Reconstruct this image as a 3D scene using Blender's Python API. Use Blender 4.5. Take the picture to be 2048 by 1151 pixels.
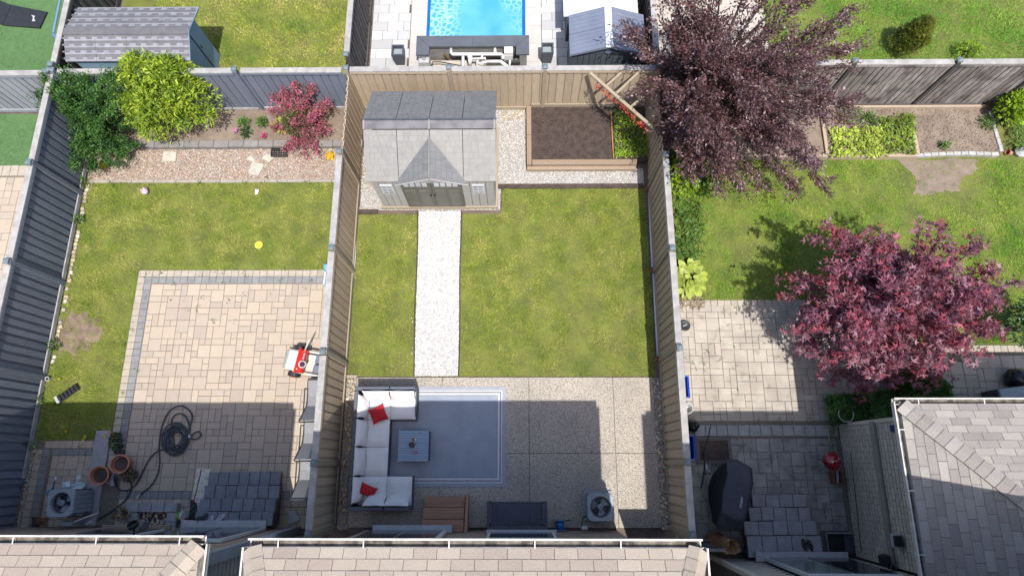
import bpy, bmesh, math, random
import numpy as np
from mathutils import Vector, Matrix, Euler
random.seed(7)
for _o in list(bpy.data.objects): bpy.data.objects.remove(_o)
scene = bpy.context.scene
COL = scene.collection
D2R = math.radians

# ------------------------------------------------------------ camera, sky, sun, exposure
CAM_R = np.array([[0.999944343, 0.000801669, -0.0105199281], [0.00202713487, 0.963932175, 0.266140288], [-0.0103538536, 0.266146801, -0.963876900]])
CAM_F, CAM_H = 1260.15, 15.5
cam_data = bpy.data.cameras.new('camera'); cam = bpy.data.objects.new('camera', cam_data); COL.objects.link(cam)
cam_data.sensor_width = 36.0; cam_data.lens = 36.0 * CAM_F / 2048.0; cam_data.clip_end = 600; cam_data.clip_start = .1
_m = Matrix([[CAM_R[0][i], CAM_R[1][i], -CAM_R[2][i]] for i in range(3)]).to_4x4()
_m.translation = Vector((0, 0, CAM_H)); cam.matrix_world = _m
scene.camera = cam
world = bpy.data.worlds.new('World'); scene.world = world; world.use_nodes = True
_wn = world.node_tree; _sky = _wn.nodes.new('ShaderNodeTexSky'); _sky.sky_type = 'NISHITA'; _sky.sun_disc = False
SUN_DIR = Vector((.143, -.447, 1)).normalized()
_sky.dust_density = 2.2; _sky.air_density = 1.0; _sky.ozone_density = 1.0
_sky.sun_elevation = math.asin(SUN_DIR.z); _sky.sun_rotation = math.atan2(SUN_DIR.x, SUN_DIR.y)
_wn.links.new(_sky.outputs[0], _wn.nodes['Background'].inputs[0]); _wn.nodes['Background'].inputs[1].default_value = .14
_sd = bpy.data.lights.new('sun', 'SUN'); _sd.energy = 3.8; _sd.angle = D2R(.53); _sd.color = (1, .965, .90)
sun = bpy.data.objects.new('sun', _sd); COL.objects.link(sun); sun.rotation_euler = SUN_DIR.to_track_quat('Z', 'Y').to_euler()
sun.location = (0, 0, 30)
scene.view_settings.view_transform = 'Standard'; scene.view_settings.look = 'None'
scene.view_settings.exposure = 1.08; scene.view_settings.gamma = 1; scene.view_settings.use_curve_mapping = False
GAIN = 2.0

# ------------------------------------------------------------ helpers
def G(px, py, z=0.0):
    """world x, y at height z of a point surveyed in the drone picture (2048 px wide)"""
    v = CAM_R.T @ np.array([(px - 1024) / CAM_F, -(py - 575.5) / CAM_F, 1.0]); t = (z - CAM_H) / v[2]
    return float(v[0] * t), float(v[1] * t)
def GP(pts, z=0.0): return [G(a, b, z) for a, b in pts]
def lin(c): c = c / 255.0; return c / 12.92 if c <= .04045 else ((c + .055) / 1.055) ** 2.4
def S(r, g, b, k=None):
    """albedo of a sunlit surface that reads as this colour"""
    k = GAIN if k is None else k
    return (min(lin(r) / k, .85), min(lin(g) / k, .85), min(lin(b) / k, .85), 1)

def node_mat(name): m = bpy.data.materials.new(name); m.use_nodes = True; return m, m.node_tree, m.node_tree.nodes['Principled BSDF']
def mth(nt, op, a, b=None, clamp=False):
    n = nt.nodes.new('ShaderNodeMath'); n.operation = op; n.use_clamp = clamp
    for i, v in enumerate((a, b)):
        if v is None: continue
        if isinstance(v, (int, float)): n.inputs[i].default_value = v
        else: nt.links.new(v, n.inputs[i])
    return n.outputs[0]
def noise(nt, vec, scale, detail=3, rough=.55, dist=0):
    n = nt.nodes.new('ShaderNodeTexNoise'); n.inputs['Scale'].default_value = scale; n.inputs['Detail'].default_value = detail
    n.inputs['Roughness'].default_value = rough; n.inputs['Distortion'].default_value = dist
    nt.links.new(vec, n.inputs['Vector']); return n.outputs['Fac']
def ramp(nt, fac, stops):
    n = nt.nodes.new('ShaderNodeValToRGB'); nt.links.new(fac, n.inputs[0]); e = n.color_ramp.elements
    while len(e) < len(stops): e.new(.5)
    for el, (p, c) in zip(e, stops): el.position = p; el.color = c if len(c) == 4 else (*c, 1)
    return n.outputs[0]
def mix(nt, fac, a, b, mode='MIX'):
    n = nt.nodes.new('ShaderNodeMix'); n.data_type = 'RGBA'; n.blend_type = mode
    for s, v in ((n.inputs[0], fac), (n.inputs[6], a), (n.inputs[7], b)):
        if isinstance(v, (int, float)): s.default_value = v
        elif isinstance(v, tuple): s.default_value = v
        else: nt.links.new(v, s)
    return n.outputs[2]
MATS = {}
def M(name, c1, c2=None, scale=3, rough=.8, rnd=0.0, bump=0.0, bscale=80, speck=None, metal=0.0, stretch=None, c3=None, translucent=0.0, rcols=None, spec=.4, coat=0, obj=False, amt=(.35, .65)):
    """procedural material: two-tone noise, per-piece variation, speckles and fine relief"""
    if name in MATS: return MATS[name]
    m, nt, p = node_mat(name); MATS[name] = m
    geo = nt.nodes.new('ShaderNodeNewGeometry'); pos = geo.outputs['Position']
    if obj: pos = nt.nodes.new('ShaderNodeTexCoord').outputs['Object']
    if stretch:
        mp = nt.nodes.new('ShaderNodeMapping'); mp.inputs['Scale'].default_value = stretch; nt.links.new(pos, mp.inputs[0]); pos = mp.outputs[0]
    c2 = c2 or tuple(x * .8 for x in c1[:3]) + (1,)
    f = noise(nt, pos, scale, 5)
    stops = [(amt[0], c1), (amt[1], c2)]
    if c3: stops = [(.36, c1), (.5, c2), (.63, c3)]
    col = ramp(nt, f, stops)
    oi = nt.nodes.new('ShaderNodeObjectInfo'); at = nt.nodes.new('ShaderNodeAttribute'); at.attribute_name = 'rnd'
    r = mth(nt, 'FRACT', mth(nt, 'ADD', oi.outputs['Random'], at.outputs['Fac']))
    if rcols:
        n = nt.nodes.new('ShaderNodeValToRGB'); nt.links.new(r, n.inputs[0]); e = n.color_ramp.elements; n.color_ramp.interpolation = 'CONSTANT'
        while len(e) < len(rcols): e.new(.5)
        for i, c in enumerate(rcols): e[i].position = i / len(rcols); e[i].color = c
        col = mix(nt, .35, n.outputs[0], col)
        r = mth(nt, 'FRACT', mth(nt, 'MULTIPLY', r, 7.31))
    if rnd:
        k = mth(nt, 'ADD', mth(nt, 'MULTIPLY', mth(nt, 'SUBTRACT', r, .5), 2 * rnd), 1)
        cx = nt.nodes.new('ShaderNodeCombineXYZ')
        for i in range(3): nt.links.new(k, cx.inputs[i])
        col = mix(nt, 1.0, col, cx.outputs[0], 'MULTIPLY')
    if speck:
        for sc, lo, hi, c, am in speck:
            sf = noise(nt, geo.outputs['Position'] if not obj else pos, sc, 2, .6)
            mr = nt.nodes.new('ShaderNodeMapRange'); mr.inputs[1].default_value = lo; mr.inputs[2].default_value = hi; mr.inputs[4].default_value = am
            nt.links.new(sf, mr.inputs[0]); col = mix(nt, mr.outputs[0], col, c)
    nt.links.new(col, p.inputs['Base Color']); p.inputs['Roughness'].default_value = rough; p.inputs['Metallic'].default_value = metal
    p.inputs['Specular IOR Level'].default_value = spec
    if coat: p.inputs['Coat Weight'].default_value = coat
    if bump:
        b = nt.nodes.new('ShaderNodeBump'); b.inputs['Strength'].default_value = bump; b.inputs['Distance'].default_value = .01
        nt.links.new(noise(nt, pos, bscale, 3, .6), b.inputs['Height']); nt.links.new(b.outputs[0], p.inputs['Normal'])
    if translucent:
        t = nt.nodes.new('ShaderNodeBsdfTranslucent'); nt.links.new(col, t.inputs[0]); mx = nt.nodes.new('ShaderNodeMixShader'); mx.inputs[0].default_value = translucent
        nt.links.new(p.outputs[0], mx.inputs[1]); nt.links.new(t.outputs[0], mx.inputs[2]); nt.links.new(mx.outputs[0], nt.nodes['Material Output'].inputs[0])
    return m

def setp(o, label=None, cat=None, group=None, kind=None):
    for k, v in (('label', label), ('category', cat), ('group', group), ('kind', kind)):
        if v: o[k] = v
    return o
def thing(name, label, cat, loc=(0, 0, 0), rz=0, group=None):
    o = bpy.data.objects.new(name, None); o.empty_display_size = .2; COL.objects.link(o); o.location = loc if len(loc) == 3 else (*loc, 0); o.rotation_euler = (0, 0, rz)
    return setp(o, label, cat, group)
def wloc(o):
    v = Vector((0, 0, 0))
    while o: v += o.location; o = o.parent
    return v
def link(name, me, parent=None, loc=(0, 0, 0), rot=None, mat=None, local=False):
    """link a mesh as one object; loc is a world place unless local (parents built so are unrotated)"""
    o = bpy.data.objects.new(name, me); COL.objects.link(o)
    if mat and not me.materials: me.materials.append(mat)
    v = Vector(loc)
    if parent:
        o.parent = parent
        if not local: v = v - wloc(parent)
    o.location = v
    if rot: o.rotation_euler = rot
    return o
def np_mesh(name, V, F, rnd=None, smooth=False):
    V = np.asarray(V, dtype=np.float32); F = np.asarray(F, dtype=np.int32); n, k = F.shape
    me = bpy.data.meshes.new(name); me.vertices.add(len(V)); me.vertices.foreach_set('co', V.ravel())
    me.loops.add(n * k); me.loops.foreach_set('vertex_index', F.ravel()); me.polygons.add(n)
    me.polygons.foreach_set('loop_start', np.arange(0, n * k, k, dtype=np.int32)); me.update(calc_edges=True)
    if rnd is not None:
        a = me.attributes.new('rnd', 'FLOAT', 'POINT'); a.data.foreach_set('value', np.asarray(rnd, dtype=np.float32))
    if smooth: me.polygons.foreach_set('use_smooth', np.ones(n, dtype=bool))
    return me

class MB:
    """collects simple shapes and links them as one mesh"""
    def __init__(s): s.v = []; s.f = []; s.r = []
    def add(s, vs, fs, r=None):
        b = len(s.v); s.v += [tuple(v) for v in vs]; s.f += [tuple(i + b for i in f) for f in fs]
        s.r += [random.random() if r is None else r] * len(vs); return s
    def box(s, c, d, rot=None, ch=0.0, r=None, taper=1.0):
        x, y, z = (k / 2 for k in d); vs = []
        if ch:
            for zz, e in ((-z, 0), (z - ch, 0), (z, ch)): vs += [(-x + e, -y + e, zz), (x - e, -y + e, zz), (x - e, y - e, zz), (-x + e, y - e, zz)]
            fs = [(3, 2, 1, 0), (8, 9, 10, 11)] + [(i + j * 4, (i + 1) % 4 + j * 4, (i + 1) % 4 + j * 4 + 4, i + j * 4 + 4) for j in range(2) for i in range(4)]
        else:
            vs = [(-x, -y, -z), (x, -y, -z), (x, y, -z), (-x, y, -z), (-x * taper, -y * taper, z), (x * taper, -y * taper, z), (x * taper, y * taper, z), (-x * taper, y * taper, z)]
            fs = [(3, 2, 1, 0), (4, 5, 6, 7)] + [(i, (i + 1) % 4, (i + 1) % 4 + 4, i + 4) for i in range(4)]
        R = rot if isinstance(rot, Matrix) else (Euler(rot).to_matrix() if rot else Matrix.Identity(3))
        c = Vector(c); return s.add([R @ Vector(v) + c for v in vs], fs, r)
    def prism(s, poly, z0, z1, r=None):
        n = len(poly); a = sum(poly[i][0] * poly[(i + 1) % n][1] - poly[(i + 1) % n][0] * poly[i][1] for i in range(n))
        if a < 0: poly = poly[::-1]
        return s.add([(x, y, z0) for x, y in poly] + [(x, y, z1) for x, y in poly],
                     [tuple(range(n))[::-1], tuple(range(n, 2 * n))] + [(i, (i + 1) % n, (i + 1) % n + n, i + n) for i in range(n)], r)
    def lathe(s, c, prof, n=20, axis=None, sx=1, sy=1, r=None, cap=True):
        c = Vector(c); Q = Vector((0, 0, 1)).rotation_difference(Vector(axis)).to_matrix() if axis else Matrix.Identity(3)
        vs = [Q @ Vector((rr * math.cos(2 * math.pi * i / n) * sx, rr * math.sin(2 * math.pi * i / n) * sy, z)) + c for rr, z in prof for i in range(n)]
        fs = [(j * n + i, j * n + (i + 1) % n, (j + 1) * n + (i + 1) % n, (j + 1) * n + i) for j in range(len(prof) - 1) for i in range(n)]
        if cap and prof[0][0] > 1e-4: fs.append(tuple(range(n))[::-1])
        if cap and prof[-1][0] > 1e-4: fs.append(tuple(range((len(prof) - 1) * n, len(prof) * n)))
        return s.add(vs, fs, r)
    def tube(s, pts, rad, n=8, r=None):
        pts = [Vector(p) for p in pts]; rads = rad if isinstance(rad, (list, tuple)) else [rad] * len(pts); vs = []; ref = None
        for i, p in enumerate(pts):
            t = (pts[min(i + 1, len(pts) - 1)] - pts[max(i - 1, 0)]).normalized()
            if ref is None: ref = t.orthogonal().normalized()
            u = (ref - t * ref.dot(t)); u = u.normalized() if u.length > 1e-5 else t.orthogonal().normalized(); ref = u; w = t.cross(u)
            vs += [p + (u * math.cos(2 * math.pi * k / n) + w * math.sin(2 * math.pi * k / n)) * rads[i] for k in range(n)]
        fs = [(j * n + i, j * n + (i + 1) % n, (j + 1) * n + (i + 1) % n, (j + 1) * n + i) for j in range(len(pts) - 1) for i in range(n)]
        fs += [tuple(range(n))[::-1], tuple(range((len(pts) - 1) * n, len(pts) * n))]
        return s.add(vs, fs, r)
    def build(s, name, mat, parent=None, smooth=False, bevel=0, local=False, loc=None):
        off = Vector((0, 0, 0)) if local else (wloc(parent) if parent else Vector((0, 0, 0)))
        if loc is not None and not parent: off = Vector(loc)
        me = bpy.data.meshes.new(name); me.from_pydata([tuple(Vector(v) - off) for v in s.v], [], s.f); me.update()
        a = me.attributes.new('rnd', 'FLOAT', 'POINT'); a.data.foreach_set('value', s.r)
        if smooth: me.polygons.foreach_set('use_smooth', [True] * len(me.polygons))
        if mat: me.materials.append(mat)
        o = bpy.data.objects.new(name, me); COL.objects.link(o)
        if parent: o.parent = parent
        elif loc is not None: o.location = loc
        if bevel:
            b = o.modifiers.new('bevel', 'BEVEL'); b.width = bevel; b.segments = 2; b.limit_method = 'ANGLE'; b.harden_normals = False
        return o
def copy_tree(o, parent=None):
    c = o.copy(); COL.objects.link(c)
    if parent: c.parent = parent; c.matrix_parent_inverse = o.matrix_parent_inverse.copy()
    for ch in list(o.children): copy_tree(ch, c)
    return c

_cache = {}
def cbox_mesh(w, d, h, ch, mat, tag=''):
    key = (round(w, 3), round(d, 3), round(h, 3), ch, mat.name, tag)
    if key not in _cache:
        b = MB().box((0, 0, 0), (w, d, h), ch=ch); me = bpy.data.meshes.new('piece'); me.from_pydata(b.v, [], b.f); me.update(); me.materials.append(mat); _cache[key] = me
    return _cache[key]
def pieces(name, parent, items, mat, ch=.006, near=None, limit=298, jit=.0):
    """items (x, y, z_top, w, d, h, rz[, mat]); the nearest ones become objects, the rest one stuff mesh"""
    if near is None: near = (0, 1.5)
    items = sorted(items, key=lambda t: (t[0] - near[0]) ** 2 + (t[1] - near[1]) ** 2)
    for t in items[:limit]:
        x, y, z, w, d, h, rz = t[:7]; mm = t[7] if len(t) > 7 else mat
        link(name, cbox_mesh(w, d, h, ch, mm), parent, (x, y, z - h / 2 + random.uniform(-jit, jit)), (random.uniform(-jit, jit) * 1.5, random.uniform(-jit, jit) * 1.5, rz))
    rest = {}
    for t in items[limit:]: rest.setdefault((t[7] if len(t) > 7 else mat).name, []).append(t)
    for mn, its in rest.items():
        b = MB()
        for t in its: b.box((t[0], t[1], t[2] - t[5] / 2 + random.uniform(-jit, jit)), (t[3], t[4], t[5]), rot=(0, 0, t[6]), ch=ch)
        o = b.build(name, MATS[mn], parent); o['kind'] = 'stuff'

def inside(P, poly):
    P = np.asarray(P); x, y = P[:, 0], P[:, 1]; r = np.zeros(len(P), bool); n = len(poly)
    for i in range(n):
        (x1, y1), (x2, y2) = poly[i], poly[(i + 1) % n]
        c = ((y1 > y) != (y2 > y)) & (x < (x2 - x1) * (y - y1) / ((y2 - y1) or 1e-9) + x1); r ^= c
    return r
def scatter(poly, dens, seed, holes=()):
    rg = np.random.default_rng(seed); a = np.array(poly); lo, hi = a.min(0), a.max(0); n = int((hi - lo).prod() * dens)
    P = rg.uniform(lo, hi, (n, 2)); k = inside(P, poly)
    for h in holes: k &= ~inside(P, h)
    return P[k], rg
def sheet(name, poly, z, mat, parent=None, kind='structure', th=.0, res=None):
    b = MB(); b.prism(poly, z - max(th, .05), z); o = b.build(name, mat, parent)
    if kind and not parent: o['kind'] = kind
    return o
def noise2(P, f, seed):
    rg = np.random.default_rng(seed + 99); v = np.zeros(len(P))
    for k in range(6): a, b_, c = rg.uniform(0, 6.28), rg.uniform(.5, 2.2) * f, rg.uniform(0, 6.28); v += np.sin((P[:, 0] * math.cos(a) + P[:, 1] * math.sin(a)) * b_ + c)
    return np.clip(v / 5 + .5, 0, 1)
def grass(name, poly, mat, dens=2600, h=.045, w=.011, seed=1, holes=(), z=0.0, thin=None):
    """one mesh of leaning blades; thin(P) gives how much grass grows there (0..1)"""
    P, rg = scatter(poly, dens, seed, holes)
    if thin is not None: P = P[rg.random(len(P)) < thin(P)]
    cl = noise2(P, 5.0, seed) * .6 + noise2(P, 1.7, seed + 3) * .4; P = P[rg.random(len(P)) < .55 + .6 * cl]; cl = noise2(P, 5.0, seed) * .6 + noise2(P, 1.7, seed + 3) * .4
    n = len(P); a = rg.uniform(0, 2 * np.pi, n); hh = h * rg.uniform(.5, 1.25, n) * (.55 + .9 * cl); le = hh * rg.uniform(.5, 1.3, n); b = rg.uniform(0, 2 * np.pi, n)
    V = np.zeros((n, 3, 3)); ww = w * rg.uniform(.7, 1.3, n)
    V[:, 0, 0] = P[:, 0] - np.cos(a) * ww / 2; V[:, 0, 1] = P[:, 1] - np.sin(a) * ww / 2
    V[:, 1, 0] = P[:, 0] + np.cos(a) * ww / 2; V[:, 1, 1] = P[:, 1] + np.sin(a) * ww / 2
    V[:, 2, 0] = P[:, 0] + np.cos(b) * le; V[:, 2, 1] = P[:, 1] + np.sin(b) * le; V[:, 2, 2] = hh
    V[:, :, 2] += z; me = np_mesh(name, V.reshape(-1, 3), np.arange(3 * n).reshape(-1, 3), np.repeat(rg.random(n), 3))
    o = link(name, me, mat=mat); o['kind'] = 'stuff'; return o
_ico = None
def pebbles(name, poly, mat, dens, size, seed=1, holes=(), z=0.0, flat=.6, parent=None, rise=.0):
    global _ico
    if _ico is None:
        bm = bmesh.new(); bmesh.ops.create_icosphere(bm, subdivisions=1, radius=1); bm.verts.ensure_lookup_table()
        _ico = (np.array([v.co[:] for v in bm.verts]), np.array([[v.index for v in f.verts] for f in bm.faces])); bm.free()
    P, rg = scatter(poly, dens, seed, holes); n = len(P); V0, F0 = _ico; k = len(V0)
    s = size * rg.uniform(.55, 1.2, n) ; a = rg.uniform(0, 6.28, n); el = rg.uniform(.65, 1.0, n)
    V = V0[None] * (1 + rg.uniform(-.22, .22, (n, k, 1))); V = V * s[:, None, None] * .5; V[:, :, 1] *= el[:, None]; V[:, :, 2] *= flat
    c, si = np.cos(a)[:, None], np.sin(a)[:, None]; X = V[:, :, 0] * c - V[:, :, 1] * si; Y = V[:, :, 0] * si + V[:, :, 1] * c
    Z = V[:, :, 2] + (s * flat * .3)[:, None] + rg.uniform(0, rise, n)[:, None] + z
    W = np.stack([X + P[:, 0, None], Y + P[:, 1, None], Z], -1).reshape(-1, 3)
    off = np.array(wloc(parent)) if parent else 0
    me = np_mesh(name, W - off, (F0[None] + (np.arange(n) * k)[:, None, None]).reshape(-1, 3), np.repeat(rg.random(n), k))
    o = link(name, me, None, mat=mat)
    if parent: o.parent = parent
    o['kind'] = 'stuff'; return o

# leaves: template outlines in the unit plane, x along the leaf
LEAF = {'oval': ([(0, 0, 0), (.45, .26, .03), (1, 0, -.06), (.45, -.26, .03)], [(0, 1, 2), (0, 2, 3)]),
        'long': ([(0, 0, 0), (.4, .15, .04), (1, 0, -.1), (.4, -.15, .04)], [(0, 1, 2), (0, 2, 3)]),
        'star': ([(0, 0, 0), (.25, .16, 0), (1, 0, -.08), (.25, -.16, 0), (.45, .85, -.05), (-.05, .2, 0), (.45, -.85, -.05), (-.05, -.2, 0)], [(0, 1, 2), (0, 2, 3), (0, 4, 1), (0, 5, 4), (0, 3, 6), (0, 6, 7)]),
        'broad': ([(0, 0, 0), (.25, .34, .08), (.7, .3, .06), (1, 0, -.12), (.7, -.3, .06), (.25, -.34, .08), (.5, 0, 0)], [(0, 6, 1), (1, 6, 2), (2, 6, 3), (3, 6, 4), (4, 6, 5), (5, 6, 0)])}
def leaves(name, P, D, size, mat, kind='oval', seed=0, parent=None, tilt=.5, rnd=None, up=.6):
    """P points, D growing directions (n,3): one mesh of leaf faces"""
    rg = np.random.default_rng(seed); P = np.asarray(P, float); n = len(P); T, F = LEAF[kind]; T = np.array(T, float); F = np.array(F)
    D = np.asarray(D, float) + rg.normal(0, tilt, (n, 3)); D /= np.linalg.norm(D, axis=1)[:, None] + 1e-9
    N = rg.normal(0, .55, (n, 3)); N[:, 2] += up * 1.6; N -= D * (N * D).sum(1)[:, None]; N /= np.linalg.norm(N, axis=1)[:, None] + 1e-9
    B = np.cross(N, D); s = size * (.45 + rg.beta(2, 2.6, n) * 1.2)
    V = P[:, None] + s[:, None, None] * (T[None, :, 0, None] * D[:, None] + T[None, :, 1, None] * B[:, None] + T[None, :, 2, None] * N[:, None])
    off = np.array(wloc(parent)) if parent else 0
    V = V.reshape(-1, 3) - off
    r = rg.random(n) if rnd is None else (rnd + rg.uniform(-.1, .1, n)) % 1
    me = np_mesh(name, V, (F[None] + (np.arange(n) * len(T))[:, None, None]).reshape(-1, 3), np.repeat(r, len(T)))
    o = link(name, me, None, mat=mat)
    if parent: o.parent = parent
    return o
def clumps(blobs, n, seed, shell=.55, flat=1.0):
    """points and outward directions over a set of blobs (x, y, z, rx, ry, rz)"""
    rg = np.random.default_rng(seed); w = np.array([b[3] * b[4] + .3 * b[3] * b[5] for b in blobs]); c = rg.choice(len(blobs), n, p=w / w.sum())
    d = rg.normal(0, 1, (n, 3)); d[:, 2] = np.abs(d[:, 2]) * .9 - .25 * rg.random(n); d /= np.linalg.norm(d, axis=1)[:, None]
    q = rg.uniform(shell, 1.05, n) ** .6; B = np.array(blobs)[c]
    return B[:, :3] + d * q[:, None] * B[:, 3:6], d
# ------------------------------------------------------------ materials
m_soil = M('soil', S(122, 106, 94), S(96, 82, 72), scale=4, bump=.8, bscale=25, speck=[(60, .6, .75, S(190, 175, 160), .5)])
m_earth = M('earth', S(156, 138, 122), S(128, 112, 98), scale=3, bump=.8, bscale=25, speck=[(45, .58, .75, S(200, 182, 165), .6), (30, .3, .2, S(90, 70, 60), .5)])
m_dark_soil = M('planting_mix', S(92, 76, 68), S(66, 54, 50), scale=6, bump=1, bscale=30, speck=[(55, .66, .75, S(200, 185, 165), .7)])
m_under = M('under_grass', S(128, 134, 56), S(100, 106, 46), scale=2, bump=.6, bscale=40)
def lawn_mat(name, a, b, c, scale=1.3): return M(name, a, b, scale=scale, rnd=.36, c3=c, rough=.65, translucent=.3, spec=.25, speck=[(5, .5, .7, S(96, 136, 40), .45), (13, .54, .7, S(210, 210, 126), .3), (2.2, .56, .72, S(104, 144, 44), .3)])
m_gr_c = lawn_mat('lawn_blades_centre', S(128, 156, 48, 1.3), S(162, 176, 70, 1.3), S(190, 188, 100, 1.3), 1.5)
m_gr_l = lawn_mat('lawn_blades_left', S(132, 160, 50, 1.3), S(160, 174, 70, 1.3), S(192, 190, 104, 1.3), 1.9)
m_gr_r = lawn_mat('lawn_blades_right', S(104, 160, 46, 1.25), S(142, 182, 58, 1.25), S(176, 196, 84, 1.25), 1.2)
m_gr_tl = lawn_mat('lawn_blades_back', S(112, 150, 46, 1.25), S(172, 184, 74, 1.25), S(214, 200, 122, 1.25), 1.1)
m_gr_tr = lawn_mat('lawn_blades_far', S(88, 154, 52, 1.25), S(124, 176, 60, 1.25), S(158, 192, 84, 1.25), 1.0)
m_turf = M('artificial_turf', S(98, 136, 82), S(86, 122, 72), scale=6, rough=.8, bump=1, bscale=120, speck=[(70, .5, .7, S(118, 165, 100), .6)])
m_turf_b = M('turf_blades', S(96, 138, 80), S(112, 152, 94), scale=8, rnd=.3, rough=.8)
m_joint = M('joint_sand', S(142, 132, 118), S(118, 110, 96), scale=20, bump=.4)
m_aggr = M('exposed_aggregate', S(206, 192, 176), S(186, 174, 160), scale=.9, rough=.85, bump=.7, bscale=110, rnd=.03,
           speck=[(62, .5, .62, S(246, 240, 230), .75), (48, .46, .36, S(84, 80, 76), .85), (30, .52, .4, S(140, 130, 120), .5), (.8, .55, .7, S(150, 144, 138), .3)])
m_pav = M('paver', S(208, 186, 164), S(192, 172, 152), scale=9, rough=.85, bump=.35, bscale=90, rnd=.04, rcols=[S(206, 190, 172), S(200, 185, 169), S(208, 192, 174), S(188, 176, 163), S(204, 188, 170), S(196, 182, 167), S(206, 190, 171)], speck=[(90, .55, .7, S(160, 142, 126), .4)])
m_pav_light = M('paver_border_light', S(200, 188, 172), S(184, 172, 158), scale=9, bump=.35, rnd=.07)
m_pav_dark = M('paver_border_dark', S(158, 156, 156), S(142, 142, 144), scale=9, bump=.35, rnd=.08)
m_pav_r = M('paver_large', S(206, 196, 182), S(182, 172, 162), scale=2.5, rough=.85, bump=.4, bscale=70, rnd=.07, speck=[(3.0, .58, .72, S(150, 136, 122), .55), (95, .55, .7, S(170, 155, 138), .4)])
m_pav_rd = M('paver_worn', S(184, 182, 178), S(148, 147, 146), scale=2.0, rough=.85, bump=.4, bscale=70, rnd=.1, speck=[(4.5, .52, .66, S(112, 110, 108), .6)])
m_step = M('step_paver', S(180, 180, 182), S(160, 160, 164), scale=6, bump=.4, rnd=.08)
m_pool_pav = M('pool_paver', S(214, 212, 212), S(200, 200, 202), scale=3, rough=.7, rnd=.07, rcols=[S(206, 206, 208), S(228, 226, 224), S(196, 196, 198), S(240, 238, 236), S(210, 210, 212)])
m_conc = M('concrete', S(214, 204, 192), S(200, 190, 178), scale=2, bump=.3)
m_peb_white = M('white_gravel', S(244, 242, 240), S(220, 218, 218), scale=12, rnd=.2, rough=.8, bump=.3)
m_peb_grey = M('pale_gravel', S(222, 218, 214), S(198, 194, 190), scale=12, rnd=.22, rough=.8)
m_peb_mix = M('brown_gravel', S(205, 182, 160), S(170, 145, 128), scale=12, rnd=.25, rough=.8, rcols=[S(208, 186, 168), S(176, 148, 130), S(226, 214, 200), S(154, 122, 108), S(196, 172, 146)])
m_peb_river = M('river_stone', S(214, 196, 164), S(180, 165, 145), scale=10, rnd=.25, rough=.7, rcols=[S(228, 212, 178), S(190, 178, 160), S(210, 186, 150), S(165, 158, 152), S(235, 224, 200)])
m_gbase = M('gravel_bed', S(190, 180, 170), S(160, 150, 142), scale=20, bump=1, bscale=60)
m_fw = M('grey_weathered_cap', S(196, 192, 188), S(168, 164, 162), scale=5, stretch=(1, 1, 1), rough=.85, rnd=.05, bump=.4, bscale=60, speck=[(26, .6, .74, S(130, 124, 120), .55)])
GR = (3, 3, .35)
def wood(name, a, b, sp=None, rnd=.09): return M(name, a, b, scale=9, stretch=(6, 6, .45), rough=.8, rnd=rnd, bump=.5, bscale=22, speck=sp)
m_tan = wood('tan_stained_wood', S(216, 194, 168), S(196, 175, 151))
m_tan2 = wood('tan_stained_wood_shade_lift', S(226, 200, 170), S(204, 180, 152))  # tan stain lightened and warmed to offset sky-lit shade on the side fences
m_tanp = wood('tan_post_wood', S(192, 176, 152), S(176, 160, 138), rnd=.05)
m_navy = wood('slate_blue_wood', S(140, 148, 162), S(118, 126, 142), rnd=.12)
m_navy2 = wood('slate_blue_wood_light', S(138, 146, 164), S(122, 130, 148), rnd=.08)
m_greyf = wood('pale_grey_wood', S(178, 180, 188), S(158, 162, 172), rnd=.1)
m_old = wood('old_bare_wood', S(190, 178, 170), S(112, 104, 104), sp=[(1.7, .5, .68, S(62, 60, 64), .7)], rnd=.3)
m_oldd = wood('dark_old_wood', S(104, 98, 96), S(70, 66, 68), rnd=.25)
m_cap = M('post_cap_grey', S(132, 146, 154), S(116, 130, 140), scale=8, rough=.6)
m_white = M('white_vinyl', S(240, 240, 240), S(226, 228, 230), scale=5, rough=.45)
m_white_dirty = M('white_gutter', S(242, 240, 236), S(214, 208, 200), scale=7, rough=.5, speck=[(9, .6, .75, S(150, 140, 130), .5)])
m_brick_g = M('grey_brick', S(232, 222, 206), S(210, 201, 187), scale=14, rough=.85, rnd=.1, bump=.5, bscale=70)
m_brick_t = M('tan_brick', S(196, 172, 152), S(172, 150, 134), scale=14, rough=.85, rnd=.14, bump=.5, bscale=70)
m_mortar = M('mortar', S(120, 113, 105), S(104, 99, 93), scale=20, bump=.3)
m_sh_a = M('beige_shingle', S(202, 187, 170), S(186, 171, 156), scale=3, rough=.9, rnd=.07, bump=.6, bscale=130, speck=[(120, .54, .66, S(236, 220, 204), .6), (110, .45, .36, S(130, 112, 100), .5)], rcols=[S(208, 192, 175), S(194, 178, 163), S(214, 199, 182), S(188, 170, 158), S(204, 188, 172)])
m_sh_c = M('grey_shingle', S(188, 180, 172), S(172, 164, 158), scale=3, rough=.9, rnd=.1, bump=.6, bscale=130, speck=[(120, .54, .66, S(218, 210, 202), .55), (110, .45, .36, S(120, 112, 106), .5)], rcols=[S(190, 182, 174), S(166, 156, 150), S(196, 188, 180), S(180, 172, 166), S(158, 148, 144)])
m_roofbase = M('roof_felt', S(110, 98, 88), S(90, 82, 76), scale=20)
m_sill = M('grey_sill', S(204, 204, 206), S(190, 190, 194), scale=10)
m_glass = M('dark_glass', S(48, 56, 70), S(38, 46, 60), scale=2, rough=.08, spec=.7)
m_black = M('black_plastic', S(48, 50, 54), S(38, 40, 44), scale=10, rough=.5)
m_dgrey = M('charcoal_plastic', S(86, 92, 104), S(72, 78, 90), scale=10, rough=.55)
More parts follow.
